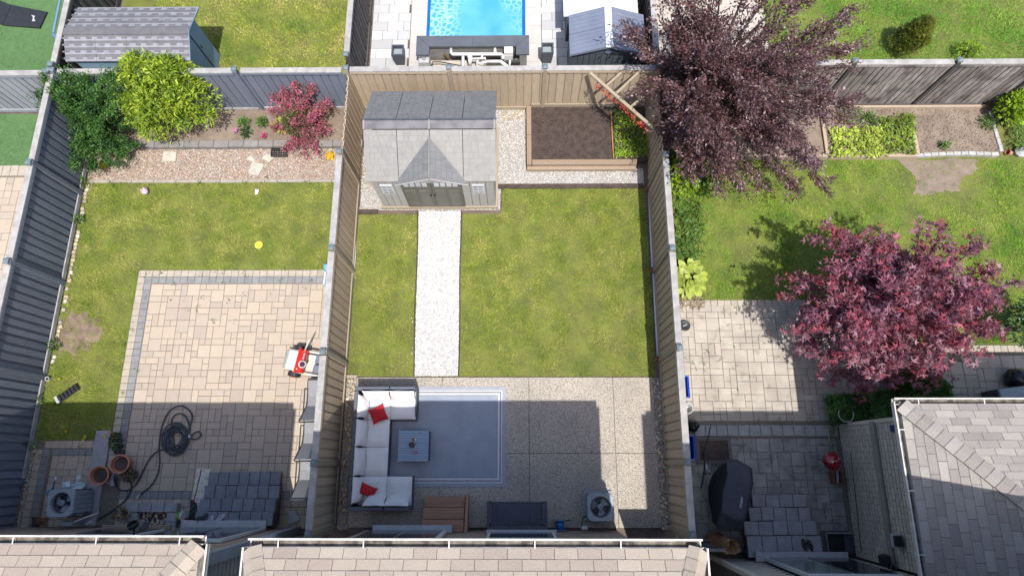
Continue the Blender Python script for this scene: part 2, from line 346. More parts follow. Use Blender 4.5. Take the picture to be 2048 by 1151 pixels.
m_metal = M('grey_painted_metal', S(166, 176, 182), S(152, 162, 168), scale=10, rough=.5)
m_timber = wood('garden_timber', S(190, 160, 128), S(160, 128, 100), rnd=.1)
m_green_w = M('green_leaf_mix', S(80, 120, 40), S(60, 100, 34), scale=3, rnd=.3, translucent=.3)

# ------------------------------------------------------------ ground, lawns, beds
FX0, FX1, FX2, FXR = -11.72, -4.28, 3.50, 13.12          # fence lines (x)
BY = 9.43                                                # back fence line (y)
sheet('ground', [(-120, -120), (120, -120), (120, 120), (-120, 120)], -.02, m_soil)
path_poly = GP([(838, 422), (921, 422), (916, 751), (829, 751)])
shed_poly = [(-3.75, 6.35), (-.45, 6.35), (-.45, 8.95), (-3.75, 8.95)]
lawnC = [(-4.22, 2.03), (3.36, 2.03), (3.36, 7.02), (-.4, 7.05), (-.45, 6.3), (-4.22, 6.3)]
sheet('lawn', lawnC, 0, m_under)
grass('grass', lawnC, m_gr_c, 3400, seed=11, holes=[path_poly])
patL = [(-9.8, 4.77), (-4.35, 4.77), (-4.35, -1.43), (-11.62, -1.43), (-11.62, .5), (-9.8, .5)]
lawnL = [(-11.66, 7.25), (-4.35, 7.22), (-4.35, 4.77), (-9.8, 4.77), (-9.8, .5), (-11.66, .5)]
sheet('lawn', lawnL, 0, m_under)
bareL = G(152, 665)
def thinL(P): d = np.hypot((P[:, 0] - bareL[0]) / .55, (P[:, 1] - bareL[1]) / .5); return np.clip((d - .6 + .5 * (noise2(P, 7, 5) - .5)) * 1.3, .1, 1)
grass('grass', lawnL, m_gr_l, 3200, seed=12, thin=thinL)
_r = [.62 + .1 * math.sin(k * 1.7) + .07 * math.sin(k * 3.1 + 1) for k in range(40)]; sheet('bare_soil', [(bareL[0] + _r[k] * math.cos(k * .157), bareL[1] + _r[k] * .85 * math.sin(k * .157)) for k in range(40)], .006, M('bare_brown_soil', S(160, 138, 122), S(112, 92, 80), scale=4.5, bump=1, bscale=22, speck=[(8, .52, .66, S(120, 128, 62), .6)]))
patR_up = [(3.72, 3.95), (7.25, 3.95), (7.7, 3.3), (9.4, 2.8), (15, 2.8), (15, .9), (3.72, .9)]
lawnR = [(4.35, 7.8), (8.3, 7.8), (13.6, 7.8), (16, 7.8), (16, 2.8), (9.4, 2.8), (7.7, 3.3), (7.25, 3.95), (3.7, 3.95), (3.75, 7.8)]
sheet('lawn', [(3.6, 9.4), (16, 9.4), (16, 2.78), (9.4, 2.8), (7.7, 3.3), (7.25, 3.95), (3.6, 3.95)], 0, m_under)
_d = np.array(GP([(1795, 320), (1955, 318), (1950, 345), (1925, 352), (1915, 385), (1880, 382), (1850, 392), (1828, 385), (1832, 355)])); dirtR = []
for _i in range(9):
    for _k in range(6): dirtR.append(tuple(_d[_i] + (_d[(_i + 1) % 9] - _d[_i]) * _k / 6 + np.array([.06 * math.sin(_i * 5.1 + _k * 2.3), .05 * math.sin(_i * 3.3 + _k * 1.9)])))
sheet('bare_soil', dirtR, .004, m_earth)
def thinR(P):
    k = inside(P, dirtR); c = np.array(dirtR).mean(0); d = np.hypot(P[:, 0] - c[0], (P[:, 1] - c[1]) * 1.4)
    w_ = np.sin(P[:, 0] * 9) * np.sin(P[:, 1] * 11 + P[:, 0] * 4) * .2
    return np.where(k, .08 + np.clip(w_ * 2, 0, .3), np.where(d < 1.3, .3 + w_ + .8 * np.clip(d - .6, 0, 1), 1))
grass('grass', lawnR, m_gr_r, 2900, seed=13, thin=thinR, h=.05)
lawnTL = [(-11.6, BY + .1), (-4.36, BY + .1), (-4.36, 14.5), (-11.6, 14.5)]
sheet('lawn', lawnTL, 0, m_under); grass('grass', [(-8.8, BY + .1), (-4.36, BY + .1), (-4.36, 14.2), (-10.6, 14.2), (-10.6, 12), (-8.8, 11.4)], m_gr_tl, 2400, seed=14, w=.013)
lawnTR = [(7.0, BY + .1), (17, BY + .1), (17, 14.5), (7.0, 14.5)]
sheet('lawn', lawnTR, 0, m_under); grass('grass', lawnTR, m_gr_tr, 2200, seed=15, w=.014, h=.055)
# artificial turf of the far-left yard
t1 = [(-17.5, BY + .1), (FX0 - .1, BY + .1), (FX0 - .1, 14.5), (-17.5, 14.5)]; t2 = [(-17.5, 7.72), (FX0 - .1, 7.72), (FX0 - .1, BY - .1), (-17.5, BY - .1)]
for k, t in enumerate((t1, t2)):
    sheet('artificial_turf', t, 0, m_turf); grass('turf', [(max(x, -15.5), y) for x, y in t], m_turf_b, 1800, h=.02, w=.012, seed=20 + k)
# white gravel path with thin dark edging
sheet('path', path_poly, .012, m_peb_grey, th=.06)
pebbles('white_gravel', path_poly, m_peb_white, 2600, .042, seed=31, z=.01); pebbles('stray_gravel', [(path_poly[0][0] - .14, path_poly[0][1]), (path_poly[1][0] + .14, path_poly[1][1]), (path_poly[2][0] + .12, path_poly[2][1]), (path_poly[3][0] - .12, path_poly[3][1])], m_peb_white, 26, .035, seed=37, z=.02, holes=[path_poly])
for side, (a, c) in (('l', (0, 3)), ('r', (1, 2))):
    (x0, y0), (x1, y1) = path_poly[a], path_poly[c]; s = -1 if side == 'l' else 1
    b = MB(); b.tube([(x0 + s * .02 + .012 * math.sin(t * 9 + s), y0 + (y1 - y0) * t, .02) if 0 else (x0 + (x1 - x0) * t + s * .02 + .012 * math.sin(t * 9 + s), y0 + (y1 - y0) * t, .02) for t in np.linspace(0, 1, 14)], .018, 6)
    setp(b.build('edging_strip', M('brown_edging', S(96, 78, 66), S(74, 60, 52))), 'thin dark brown edging along the %s side of the white gravel path' % ('left' if s < 0 else 'right'), 'edging')
# pale gravel round the garden shed
gravC = [(-4.2, 6.42), (-.48, 6.42), (-.48, 7.08), (3.35, 7.12), (3.35, 7.6), (.2, 7.6), (.2, BY - .02), (-4.2, BY - .02)]
gp = setp(sheet('gravel_bed', gravC, .006, m_gbase, kind=None), kind='structure')
pebbles('pale_gravel', gravC, m_peb_grey, 1700, .042, seed=32, holes=[[(-3.6, 6.5), (-.6, 6.5), (-.6, 8.8), (-3.6, 8.8)]])
pebbles('river_stones', [(-.45, 9.05), (.2, 9.05), (.2, 9.4), (-.45, 9.4)], m_peb_river, 300, .085, seed=33)
pebbles('river_stones', [(-4.2, 7.1), (-3.75, 7.1), (-3.7, 9.4), (-4.2, 9.4)], m_peb_river, 260, .085, seed=34)
b = MB(); b.box((1.35, 7.08, .02), (3.95, .13, .05)); setp(b.build('soil_edging', m_dark_soil), kind='structure')
b = MB(); b.box((-3.97, 6.37, .02), (.5, .12, .05)); setp(b.build('soil_edging', m_dark_soil), kind='structure')
# left yard bed: brown gravel between a block kerb and a concrete edging
gravL = [(-11.62, 7.3), (-4.36, 7.28), (-4.36, 8.22), (-11.62, 8.22)]
setp(sheet('gravel_bed', gravL, .01, m_gbase, kind=None), kind='structure'); pebbles('brown_gravel', gravL, m_peb_mix, 1500, .05, seed=35, rise=.01)
sheet('flower_bed', [(-11.62, 8.4), (-4.36, 8.4), (-4.36, 9.36), (-11.62, 9.36)], .12, m_earth, th=.2)
t = thing('garden_kerb', 'low kerb of grey retaining blocks between flower bed and brown gravel in left yard', 'kerb', (-8, 8.3, 0))
x = -11.5; it = []
while x < -4.5: it.append((x + .2, 8.31 + random.uniform(-.008, .008), .16, .395, .19, .16, random.uniform(-.01, .01))); x += .405
pieces('block', t, it, M('kerb_block', S(158, 152, 148), S(142, 136, 134), scale=8, bump=.5, rnd=.07), ch=.008)
t = thing('concrete_edging', 'thin pale concrete edging strip along the front of the brown gravel bed', 'edging', (-8, 7.27, 0))
pieces('edging_block', t, [(-11.6 + .6 * k + .3, 7.26 + random.uniform(-.006, .006), .05, .59, .085, .08, 0) for k in range(12)], M('edging_concrete', S(188, 178, 164), S(166, 156, 146), scale=9, bump=.4, rnd=.06), ch=.006)
# white vinyl strips at the feet of the two centre fences
def strip(x0, pts, label):
    b = MB(); b.tube([(x, y, .045) for x, y in pts], .032, 6); setp(b.build('white_edging', m_white, smooth=True), label, 'edging')
strip(0, GP([(714, 432), (710, 520), (703, 590), (697, 670), (690, 752)]), 'white plastic strip lying along the foot of the tan fence left of the lawn')
strip(0, GP([(1297, 380), (1304, 535)]), 'white strip at the foot of the right tan fence, upper length')
strip(0, GP([(1306, 548), (1315, 712)]), 'white strip at the foot of the right tan fence, lower length')
t = thing('stone_border', 'row of whitish edging stones along the dark fence of the left yard', 'edging', (FX0 + .13, 4.5, 0))
b = MB()
for y in np.arange(2.4, 7.2, .11):
    if random.random() < .8: b.box((FX0 + .15 + random.uniform(-.015, .02), y, .03), (.06 + random.random() * .04, .09, .06), rot=(0, 0, random.uniform(-.3, .3)), ch=.01)
o = b.build('stone', m_peb_river, t); o['kind'] = 'stuff'

# ------------------------------------------------------------ centre patio: exposed-aggregate slabs
XP = [-3.97, G(883, 830)[0], G(1058, 830)[0], G(1228, 830)[0], 3.28]; YP = [2.01, G(1000, 905.5)[1], -1.46]
pt = thing('patio', None, None, (0, 0, 0)); pt['kind'] = 'structure'
sl = []
for i in range(4):
    for j in range(2): sl.append(((XP[i] + XP[i + 1]) / 2, (YP[j] + YP[j + 1]) / 2, .03, XP[i + 1] - XP[i] - .012, YP[j] - YP[j + 1] - .012, .09, 0))
pieces('slab', pt, sl, m_aggr, ch=.004)
sheet('patio_base', [(-3.97, 2.0), (3.28, 2.0), (3.28, -1.45), (-3.97, -1.45)], .012, m_joint)
for (a, c2, sd, lab) in ((FX1 + .06, -3.98, 41, 'l'), (3.285, FX2 - .05, 42, 'r')):
    sheet('stone_strip', [(a, 2.0), (c2, 2.0), (c2, -1.5), (a, -1.5)], .0, m_gbase)
    pebbles('river_stones', [(a, 2.0), (c2, 2.0), (c2, -1.5), (a, -1.5)], m_peb_river, 230 if sd == 41 else 260, .09, seed=sd, rise=.02)
b = MB(); b.box((-4.12, 2.03, .03), (.3, .06, .07), ch=.005); setp(b.build('edging_board', m_tanp), 'short tan board closing the top end of the river-stone strip by the sofa', 'board')

# ------------------------------------------------------------ left patio: three sizes of pavers with borders
def ashlar(x0, x1, y0, y1, u, seed, keep=None):
    rg = random.Random(seed); nx, ny = int(round((x1 - x0) / u)), int(round((y1 - y0) / u)); g = [[0] * ny for _ in range(nx)]; out = []
    cells = [(i, j) for j in range(ny) for i in range(nx)]
    for i, j in cells:
        if g[i][j]: continue
        opts = [(2, 2)] * 4 + [(2, 1), (2, 1), (1, 2), (1, 1), (1, 1)]
        rg.shuffle(opts)
        for w, h in opts + [(1, 1)]:
            if i + w <= nx and j + h <= ny and not any(g[a][c] for a in range(i, i + w) for c in range(j, j + h)):
                for a in range(i, i + w):
                    for c in range(j, j + h): g[a][c] = 1
                cx, cy = x0 + (i + w / 2) * u, y0 + (j + h / 2) * u
                if keep is None or keep(cx, cy): out.append((cx, cy, w * u, h * u))
                break
    return out
pl = thing('paver_patio', None, None, (-7, 2, 0)); pl['kind'] = 'structure'
gap = .008; u = .158
it = [(x, y, .035, w - gap, d - gap, .06, 0) for x, y, w, d in ashlar(-9.42, -9.42 + 32 * u, -.66, -.66 + 32 * u, u, 3, lambda x, y: not (x > -4.35)) if x + w / 2 < -4.3]
pieces('paver', pl, it, m_pav, near=(-7, 2.2), jit=.002)
bl = []
n = int(5.45 / .185)
for k in range(n + 1):
    x = -9.8 + .09 + k * .185
    bl.append((x, 4.68, .035, .185 - gap, .165, .06, 0, m_pav_light)); 
    if k > 0: bl.append((x, 4.5, .035, .185 - gap, .175, .06, 0, m_pav_dark))
for k in range(29):
    y = 4.50 - k * .17
    if y < -.65: break
    bl.append((-9.71, y, .035, .175, .17 - gap, .06, 0, m_pav_light))
    if y < 4.4: bl.append((-9.525, y, .035, .175, .17 - gap, .06, 0, m_pav_dark))
for k in range(28):                                                   # dark and pale rows in front of the steps
    x = -9.3 + k * .185
    if x > -4.4: break
    bl.append((x, -.75, .035, .185 - gap, .165, .06, 0, m_pav_dark)); bl.append((x, -.925, .035, .185 - gap, .165, .06, 0, m_pav_light))
pieces('border_paver', pl, bl, m_pav_light, near=(-8, 2), jit=.002)
it = [(x, y, .033, w - gap, d - gap, .06, 0) for x, y, w, d in ashlar(-9.4, -4.5, -1.49, -1.02, .157, 5)]
it += [(x, y, .033, w - gap, d - gap, .06, 0) for x, y, w, d in ashlar(-11.15, -9.82, -1.46, .14, .16, 6)]
for k in range(11): it.append((-11.5, .2 - k * .17, .033, .17, .162, .06, 0)); it.append((-11.32, .2 - k * .17, .033, .165, .162, .06, 0, m_pav_dark))
for k in range(10): it.append((-11.3 + k * .165, .4, .033, .157, .17, .06, 0)); it.append((-11.1 + k * .165, .22, .033, .157, .15, .06, 0, m_pav_dark))
pieces('small_paver', pl, it, m_pav, near=(-9, -.5), jit=.003)
b = MB(); b.box((-9.99, -.35, .05), (.36, 2.15, .06), ch=.006); b.build('slab', m_step, pl)
sheet('patio_base', patL, .018, m_joint)
sheet('stone_strip', [(FX0 + .05, .5), (-11.6, .5), (-11.6, -1.5), (FX0 + .05, -1.5)], .02, m_gbase)
pebbles('fence_gravel', [(FX0 + .06, .45), (-11.58, .45), (-11.58, -1.5), (FX0 + .06, -1.5)], m_peb_river, 700, .06, seed=43, z=.03, rise=.04)

# ------------------------------------------------------------ right patio
pr = thing('stone_patio', None, None, (6, 1, 0)); pr['kind'] = 'structure'; sheet('patio_base', [(3.6, 3.93), (7.25, 3.93), (7.7, 3.3), (9.4, 2.78), (15, 2.78), (15, -2.0), (3.6, -2.0)], .012, m_joint)
A = ashlar(3.74, 15.0, .95, 3.77, .158, 9)
def okR(x, y): return y < (3.8 if x < 7.1 else 3.8 - (x - 7.1) * .55 if x < 9 else 2.62)
pieces('paver', pr, [(x, y, .035 + random.uniform(-.004, .004), w - .007, d - .007, .06, 0) for x, y, w, d in A if okR(x, y + d / 2)], m_pav_r, near=(5.8, 2.2), jit=.003)
bl = [(4.25 + k * .17, 3.86, .035, .162, .17, .06, 0) for k in range(18)] + [(9.4 + k * .17, 2.7, .035, .162, .17, .06, 0) for k in range(33)]
bl += [(4.16 - math.cos(a) * .42 + .05, 3.5 + math.sin(a) * .38, .034, .165, .15, .06, a + 1.57) for a in (.15, .5, .85, 1.2, 1.5)]
bl += [(7.3 + .17 * k * .9, 3.75 - k * .1, .035, .16, .17, .06, -.55) for k in range(13)]
pieces('border_paver', pr, bl, m_pav_light, near=(6, 3), jit=.003)
pieces('step_block', pr, [(4.32 + k * .262, .73, .06, .254, .26, .1, 0) for k in range(13)], m_step, near=(6, 0), ch=.01, jit=.003)
A = ashlar(3.74, 7.56, -1.98, .6, .158, 10)
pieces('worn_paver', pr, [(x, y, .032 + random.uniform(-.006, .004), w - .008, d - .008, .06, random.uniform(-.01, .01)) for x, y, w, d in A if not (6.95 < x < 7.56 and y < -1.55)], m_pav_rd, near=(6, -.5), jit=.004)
# sunken soil square beside the fence
t = thing('soil_square', None, None, (4.5, .35, 0)); t['kind'] = 'structure'
q = G(1426, 900); b = MB()
for dx, dy, w, d in ((0, .27, .84, .09), (0, -.27, .84, .09), (-.38, 0, .08, .45), (.38, 0, .08, .45)): b.box((q[0] + dx, q[1] + dy, .05), (w, d, .05), ch=.004)
b.build('frame', M('stone_frame', S(120, 116, 112), S(104, 100, 98), bump=.3), t); MB().box((q[0], q[1], .02), (.68, .46, .05)).build('soil', m_dark_soil, t)
sheet('stone_strip', [(3.58, .7), (3.74, .7), (3.74, -2), (3.58, -2)], .02, m_gbase); pebbles('river_stones', [(3.58, .6), (3.72, .6), (3.72, -2), (3.58, -2)], m_peb_river, 350, .07, seed=44, z=.02)
# far-left patio
t = thing('side_patio', None, None, (-13.5, 3, 0)); t['kind'] = 'structure'
A = ashlar(-15.4, FX0 - .12, -1, 7.4, .2, 12)
pieces('paver', t, [(x, y, .03, w - gap, d - gap, .05, 0) for x, y, w, d in A], m_pav, near=(-13, 6))
pieces('border_paver', t, [(-15.2 + k * .22, 7.6, .03, .21, .3, .05, 0) for k in range(16)], m_pav_light)
sheet('patio_base', [(-18, -1.5), (FX0 - .1, -1.5), (FX0 - .1, 7.75), (-18, 7.75)], .014, m_joint)

# ------------------------------------------------------------ fences
def _x(): pass
def fence(name, label, x0, y0, x1, y1, side, mat, capmat, postmat, posts, H=1.8, pitch=.195, bw=.15, step=.022, rail=True, back=None, capw=.145, fill=True, battens=True, both=False, capoff=.0):
    """boards stand on the line; side=+1 puts the boarded face on the left of the direction of travel"""
    d = Vector((x1 - x0, y1 - y0, 0)); L = d.length; d.normalize(); nrm = Vector((-d.y, d.x, 0)) * side; rz = math.atan2(d.y, d.x)
    t = thing(name, label, 'fence', ((x0 + x1) / 2, (y0 + y1) / 2, 0))
    n = int(L / pitch); p = L / n
    meshes = [cbox_mesh(bw * (1, .93, 1.07)[k], .02, H - .14 - .06, .003, mat, 'v%d' % k) for k in range(3)]
    o0 = Vector((x0, y0, 0))
    for k in range(n):
        c = o0 + d * (p * (k + .5)) + nrm * .02 + Vector((0, 0, (H - .14 - .06) / 2 + .08))
        link('board', meshes[random.randrange(3)], t, c + Vector((0, 0, random.uniform(-.01, .004))), (random.uniform(-.006, .006), random.uniform(-.007, .007), rz + random.uniform(-.02, .02)))
    if fill:
        for k in range(n + 1):
            c = o0 + d * (p * k) + nrm * (.02 - step) + Vector((0, 0, (H - .2) / 2 + .08))
            if battens: link('back_board', cbox_mesh(p - bw + .05, .016, H - .2, 0, mat, 'b'), t, c, (0, 0, rz))
    ts = posts
    for k in range(len(ts) - 1):
        a, c = ts[k] + .07, ts[k + 1] - .07; mid = o0 + d * ((a + c) / 2); ln = c - a
        bx = lambda nm, off, z, w, h, mm, ch=.004: link(nm, cbox_mesh(ln if nm != 'cap_board' else ln + .0, w, h, ch, mm), t, mid + nrm * off + Vector((0, 0, z)), (0, 0, rz))
        bx('cap_board', -.012 + capoff, H + .0, capw, .036, capmat); bx('top_rail', .045, H - .07, .03, .075, mat if mat != m_old else m_old); bx('bottom_rail', .04, .10, .035, .12, capmat if mat in (m_navy, m_navy2) else postmat)
    for k, s in enumerate(ts):
        c = o0 + d * s
        link('post', cbox_mesh(.095, .11, H + .06, .004, postmat), t, c + nrm * .02 + Vector((0, 0, (H + .06) / 2)), (0, 0, rz))
        b = MB(); b.box((0, 0, 0), (.13, .13, .05), ch=.008); b.box((0, 0, .036), (.11, .11, .03), taper=.35)
        if 'cap' not in _cache:
            me = bpy.data.meshes.new('cap'); me.from_pydata(b.v, [], b.f); me.materials.append(m_cap); _cache['cap'] = me
        link('post_cap', _cache['cap'], t, c + Vector((0, 0, H + .1)), (0, 0, rz))
    return t
def ty(*ys): return list(ys)
# centre yard, left side (boards face the lawn, +x): travelling -y puts +x on the left
fence('board_fence', 'tan board fence along the left side of the centre lawn, weathered grey cap', FX1, BY - .08, FX1, -1.5, 1, m_tan2, m_fw, m_tanp, [BY - .08 - y for y in (7.15, 4.72, 2.32, -.03, -1.42)], H=1.82)
fence('board_fence', 'tan board fence along the right side of the centre lawn, weathered grey cap', FX2, -1.5, FX2, BY - .08, 1, m_tan2, m_fw, m_tanp, [y + 1.5 for y in (-1.42, -.0, 2.41, 4.69, 7.03)], H=1.82)
fence('board_fence', 'tan board fence behind the garden shed and raised planting bed', FX2 - .06, BY, FX1 + .06, BY, 1, m_tan, m_fw, m_tanp, [FX2 - .06 - x for x in (.67, -1.68)] , H=1.82) if 0 else None
t = fence('board_fence', 'tan board fence behind the garden shed and raised planting bed', FX2, BY, FX1, BY, 1, m_tan, m_fw, m_tanp, [0.0, FX2 - .67, FX2 + 1.72, FX2 - FX1], H=1.82, pitch=.205, bw=.17)
fence('board_fence', 'slate blue board fence behind the left yard flower bed', FX1 - .08, BY, FX0 + .08, BY, 1, m_navy2, m_fw, m_navy2, [2.72 - .0, 5.1, 7.3], H=1.8, pitch=.21, bw=.18)
# posts at its ends are the shared corner posts above; give its last span to the corner
t = bpy.data.objects[[o.name for o in bpy.data.objects if o.get('label') == 'slate blue board fence behind the left yard flower bed'][0]]
link('cap_board', cbox_mesh(2.55, .145, .036, .004, m_fw), t, (FX1 - .08 - 1.33, BY + .012, 1.8)); link('top_rail', cbox_mesh(2.55, .03, .075, .004, m_navy2), t, (FX1 - .08 - 1.33, BY - .045, 1.73)); link('bottom_rail', cbox_mesh(2.55, .035, .12, .004, m_fw), t, (FX1 - .08 - 1.33, BY - .05, .16))
fence('board_fence', 'dark slate board fence along the far left side of the left yard', FX0, BY, FX0, -1.6, 1, m_navy, m_fw, m_navy, [0, BY - 6.91, BY - 4.42, BY - 2.0, BY + .45], H=1.8, pitch=.2, bw=.135, step=.04)
fence('board_fence', 'pale grey board fence between the two artificial turf areas', FX0 - .08, BY, -17.4, BY, 1, m_greyf, m_fw, m_greyf, [.05, 2.9, 5.6], H=1.75, pitch=.2, bw=.17)
fence('board_fence', 'old unpainted board fence with dark streaks behind the vegetable beds', 17.2, BY + .03, FX2 + .08, BY + .03, 1, m_old, m_fw, m_oldd, [17.2 - x for x in (15.4, 13.05, 10.78, 8.25, 5.85, 3.62)], H=1.95, pitch=.155, bw=.135)
fence('board_fence', 'black-slatted fence between the back lawn and the pool terrace', FX1 - .02, 14.6, FX1 - .02, BY + .1, 1, m_oldd, m_fw, m_oldd, [0, 2.4, 4.8], H=1.85, pitch=.2, bw=.10, step=.07)
fence('board_fence', 'dark slatted fence right of the pool terrace beside the grey shed', FX2 - .05, BY + .1, FX2 - .05, 14.6, 1, m_oldd, m_fw, m_oldd, [.3, 2.6, 5.0], H=1.85, pitch=.2, bw=.10, step=.07)
fence('board_fence', 'old fence left of the blue shed with a pale weathered cap', FX0 + .0, 14.6, FX0 + .0, BY + .1, 1, m_oldd, m_fw, m_oldd, [0, 2.5, 5.0], H=1.8, pitch=.2, bw=.12, step=.05)
fence('board_fence', 'weathered side fence rising at the right edge behind the vegetable beds', 15.2, 4.5, FXR + .35, BY - .02, 1, m_tanp, m_fw, m_oldd, [.2, 2.6, 5.2], H=1.2, pitch=.155, bw=.135) if 0 else None

# ------------------------------------------------------------ houses
def brick_wall(parent, x0, y0, x1, y1, z0, z1, side, mat, near, limit=298, name='brick', holes=()):
    d = Vector((x1 - x0, y1 - y0, 0)); L = d.length; d.normalize(); nrm = Vector((-d.y, d.x, 0)) * side; rz = math.atan2(d.y, d.x); z = z0; row = 0
    items = []
    while z < z1:
        x = -.12 if row % 2 else 0
        while x < L:
            a, c = max(x, 0), min(x + .226, L)
            if c - a > .05 and not any(h[0] < (a + c) / 2 < h[1] and h[2] < z + .035 < h[3] for h in holes): items.append((a, c, z))
            x += .24
        z += .12; row += 1
    o0 = Vector((x0, y0, 0)); nv = Vector(near); wp = lambda t: o0 + d * (t[0] + t[1]) / 2 + Vector((0, 0, t[2]))
    items.sort(key=lambda t: (wp(t) - nv).length)
    for t in items[:limit]:
        link(name, cbox_mesh(round(t[1] - t[0], 2), .03, .1, 0, mat), parent, wp(t) + nrm * random.uniform(-.026, -.021) + Vector((0, 0, .052)), (0, 0, rz))
    b = MB()
    for t in items[limit:]: b.box(wp(t) + nrm * random.uniform(-.026, -.021) + Vector((0, 0, .052)), (t[1] - t[0], .03, .1), rot=(0, 0, rz))
    if b.v: o = b.build(name, mat, parent); o['kind'] = 'stuff'
def slope_shingles(parent, origin, udir, vdir, w, L, mat, planes, near, limit=298, sw=.34, ex=.165, name='shingle'):
    """udir runs along the eave, vdir up the slope; planes = (nx, ny, c) keep nx*x + ny*y <= c (cut at the hips)"""
    u = Vector(udir).normalized(); v = Vector(vdir).normalized(); n = u.cross(v); o = Vector(origin); items = []
    if n.z < 0: n = -n
    row = 0; t = 0
    while t < L:
        s = -sw * ((row * .37) % 1)
        while s < w:
            a, c = max(s, 0) + .004, min(s + sw, w) - .004
            if c - a > .03:
                q = [(a, t, .016), (c, t, .016), (c, t + ex, .006), (a, t + ex, .006)]; q = [o + u * x_ + v * y_ + n * z_ for x_, y_, z_ in q]
                for (nx, ny, cc) in planes:
                    r = []
                    for i in range(len(q)):
                        p1, p2 = q[i], q[(i + 1) % len(q)]; d1, d2 = nx * p1.x + ny * p1.y - cc, nx * p2.x + ny * p2.y - cc
                        if d1 <= 0: r.append(p1)
                        if (d1 < 0) != (d2 < 0): r.append(p1 + (p2 - p1) * (d1 / (d1 - d2)))
                    q = r
                    if len(q) < 3: break
                if len(q) >= 3: items.append(q)
            s += sw
        t += ex; row += 1
    nv = Vector(near); items.sort(key=lambda q: (sum(q, Vector()) / len(q) - nv).length)
    off = wloc(parent); flip = u.cross(v).z < 0
    def add(b, q, c0):
        k = len(q); q = q[::-1] if flip else q; b.add([p - c0 for p in q] + [p - c0 - n * .012 for p in q], [tuple(range(k))] + [(i, i + k, (i + 1) % k + k, (i + 1) % k) for i in range(k)])
    for q in items[:limit]:
        c0 = sum(q, Vector()) / len(q); b = MB(); add(b, q, c0); me = None
        key = ('sh', mat.name, name, round((q[1] - q[0]).length, 2), len(q), tuple(round(x_, 3) for x_ in (q[0] - c0)), tuple(round(x_, 3) for x_ in (q[2] - c0)))
        if key not in _cache: me = bpy.data.meshes.new('shingle'); me.from_pydata(b.v, [], b.f); me.materials.append(mat); _cache[key] = me
        link(name, _cache[key], parent, c0 + n * random.uniform(0, .003))
    b = MB()
    for q in items[limit:]: add(b, q, Vector())
    if b.v: q = b.build(name, mat, parent); q['kind'] = 'stuff'
def hip_caps(parent, a, d, L, mat, n_):
    """overlapping cap shingles along a hip line"""
    d = Vector(d).normalized(); s = 0; side = d.cross(Vector((0, 0, 1))).normalized(); up = side.cross(d)
    k = 0
    while s < L:
        p = Vector(a) + d * (s + .1) + up * .052
        b = MB(); w = .15; t = .012; hz = w * abs(d.z) * 1.0 / max(math.hypot(d.x, d.y), .1) * .72; q = [(-w, -hz - .012), (0, .0), (w, -hz - .012)]
        vs = []
        for e in (-.095, .11):
            for xx, zz in q: vs.append(side * xx + d * e + up * (zz + (.012 if e < 0 else 0)))
        vs += [v_ - up * .012 for v_ in vs]
        b.add([v_ + p for v_ in vs], [(0, 1, 4, 3), (1, 2, 5, 4), (6, 9, 10, 7), (7, 10, 11, 8), (0, 3, 9, 6), (2, 8, 11, 5), (0, 6, 7, 1), (1, 7, 8, 2), (3, 4, 10, 9), (4, 5, 11, 10)], 0)
        b.build('ridge_cap', mat, parent); s += .19; k += 1
def gutter(parent, a, c, out, mat=m_white_dirty, bracket=1.25):
    """open U gutter from a to c; out = outward normal"""
    a, c, out = Vector(a), Vector(c), Vector(out); d = (c - a); L = d.length; d.normalize(); rz = math.atan2(d.y, d.x); mid = (a + c) / 2
    b = MB(); b.box(mid + out * .11 + Vector((0, 0, .0)), (L, .014, .11), rot=(0, 0, rz)); b.box(mid + out * .055 - Vector((0, 0, .05)), (L, .1, .01), rot=(0, 0, rz)); b.box(mid + Vector((0, 0, -.02)), (L, .012, .13), rot=(0, 0, rz))
    b.box(mid + out * .112 + Vector((0, 0, .052)), (L, .026, .012), rot=(0, 0, rz))
    g = b.build('gutter', mat, parent)
    b = MB(); b.box(mid + out * .055 - Vector((0, 0, .038)), (L - .04, .085, .008), rot=(0, 0, rz)); b.build('gutter_silt', M('gutter_silt', S(150, 140, 128), S(86, 78, 70), scale=7, speck=[(5, .5, .6, S(60, 54, 50), .8)]), g)
    b = MB(); s = .45
    while s < L: b.box(a + d * s + out * .055 + Vector((0, 0, .058)), (.016, .12, .006), rot=(0, 0, rz)); s += bracket
    b.build('bracket', m_white, g)
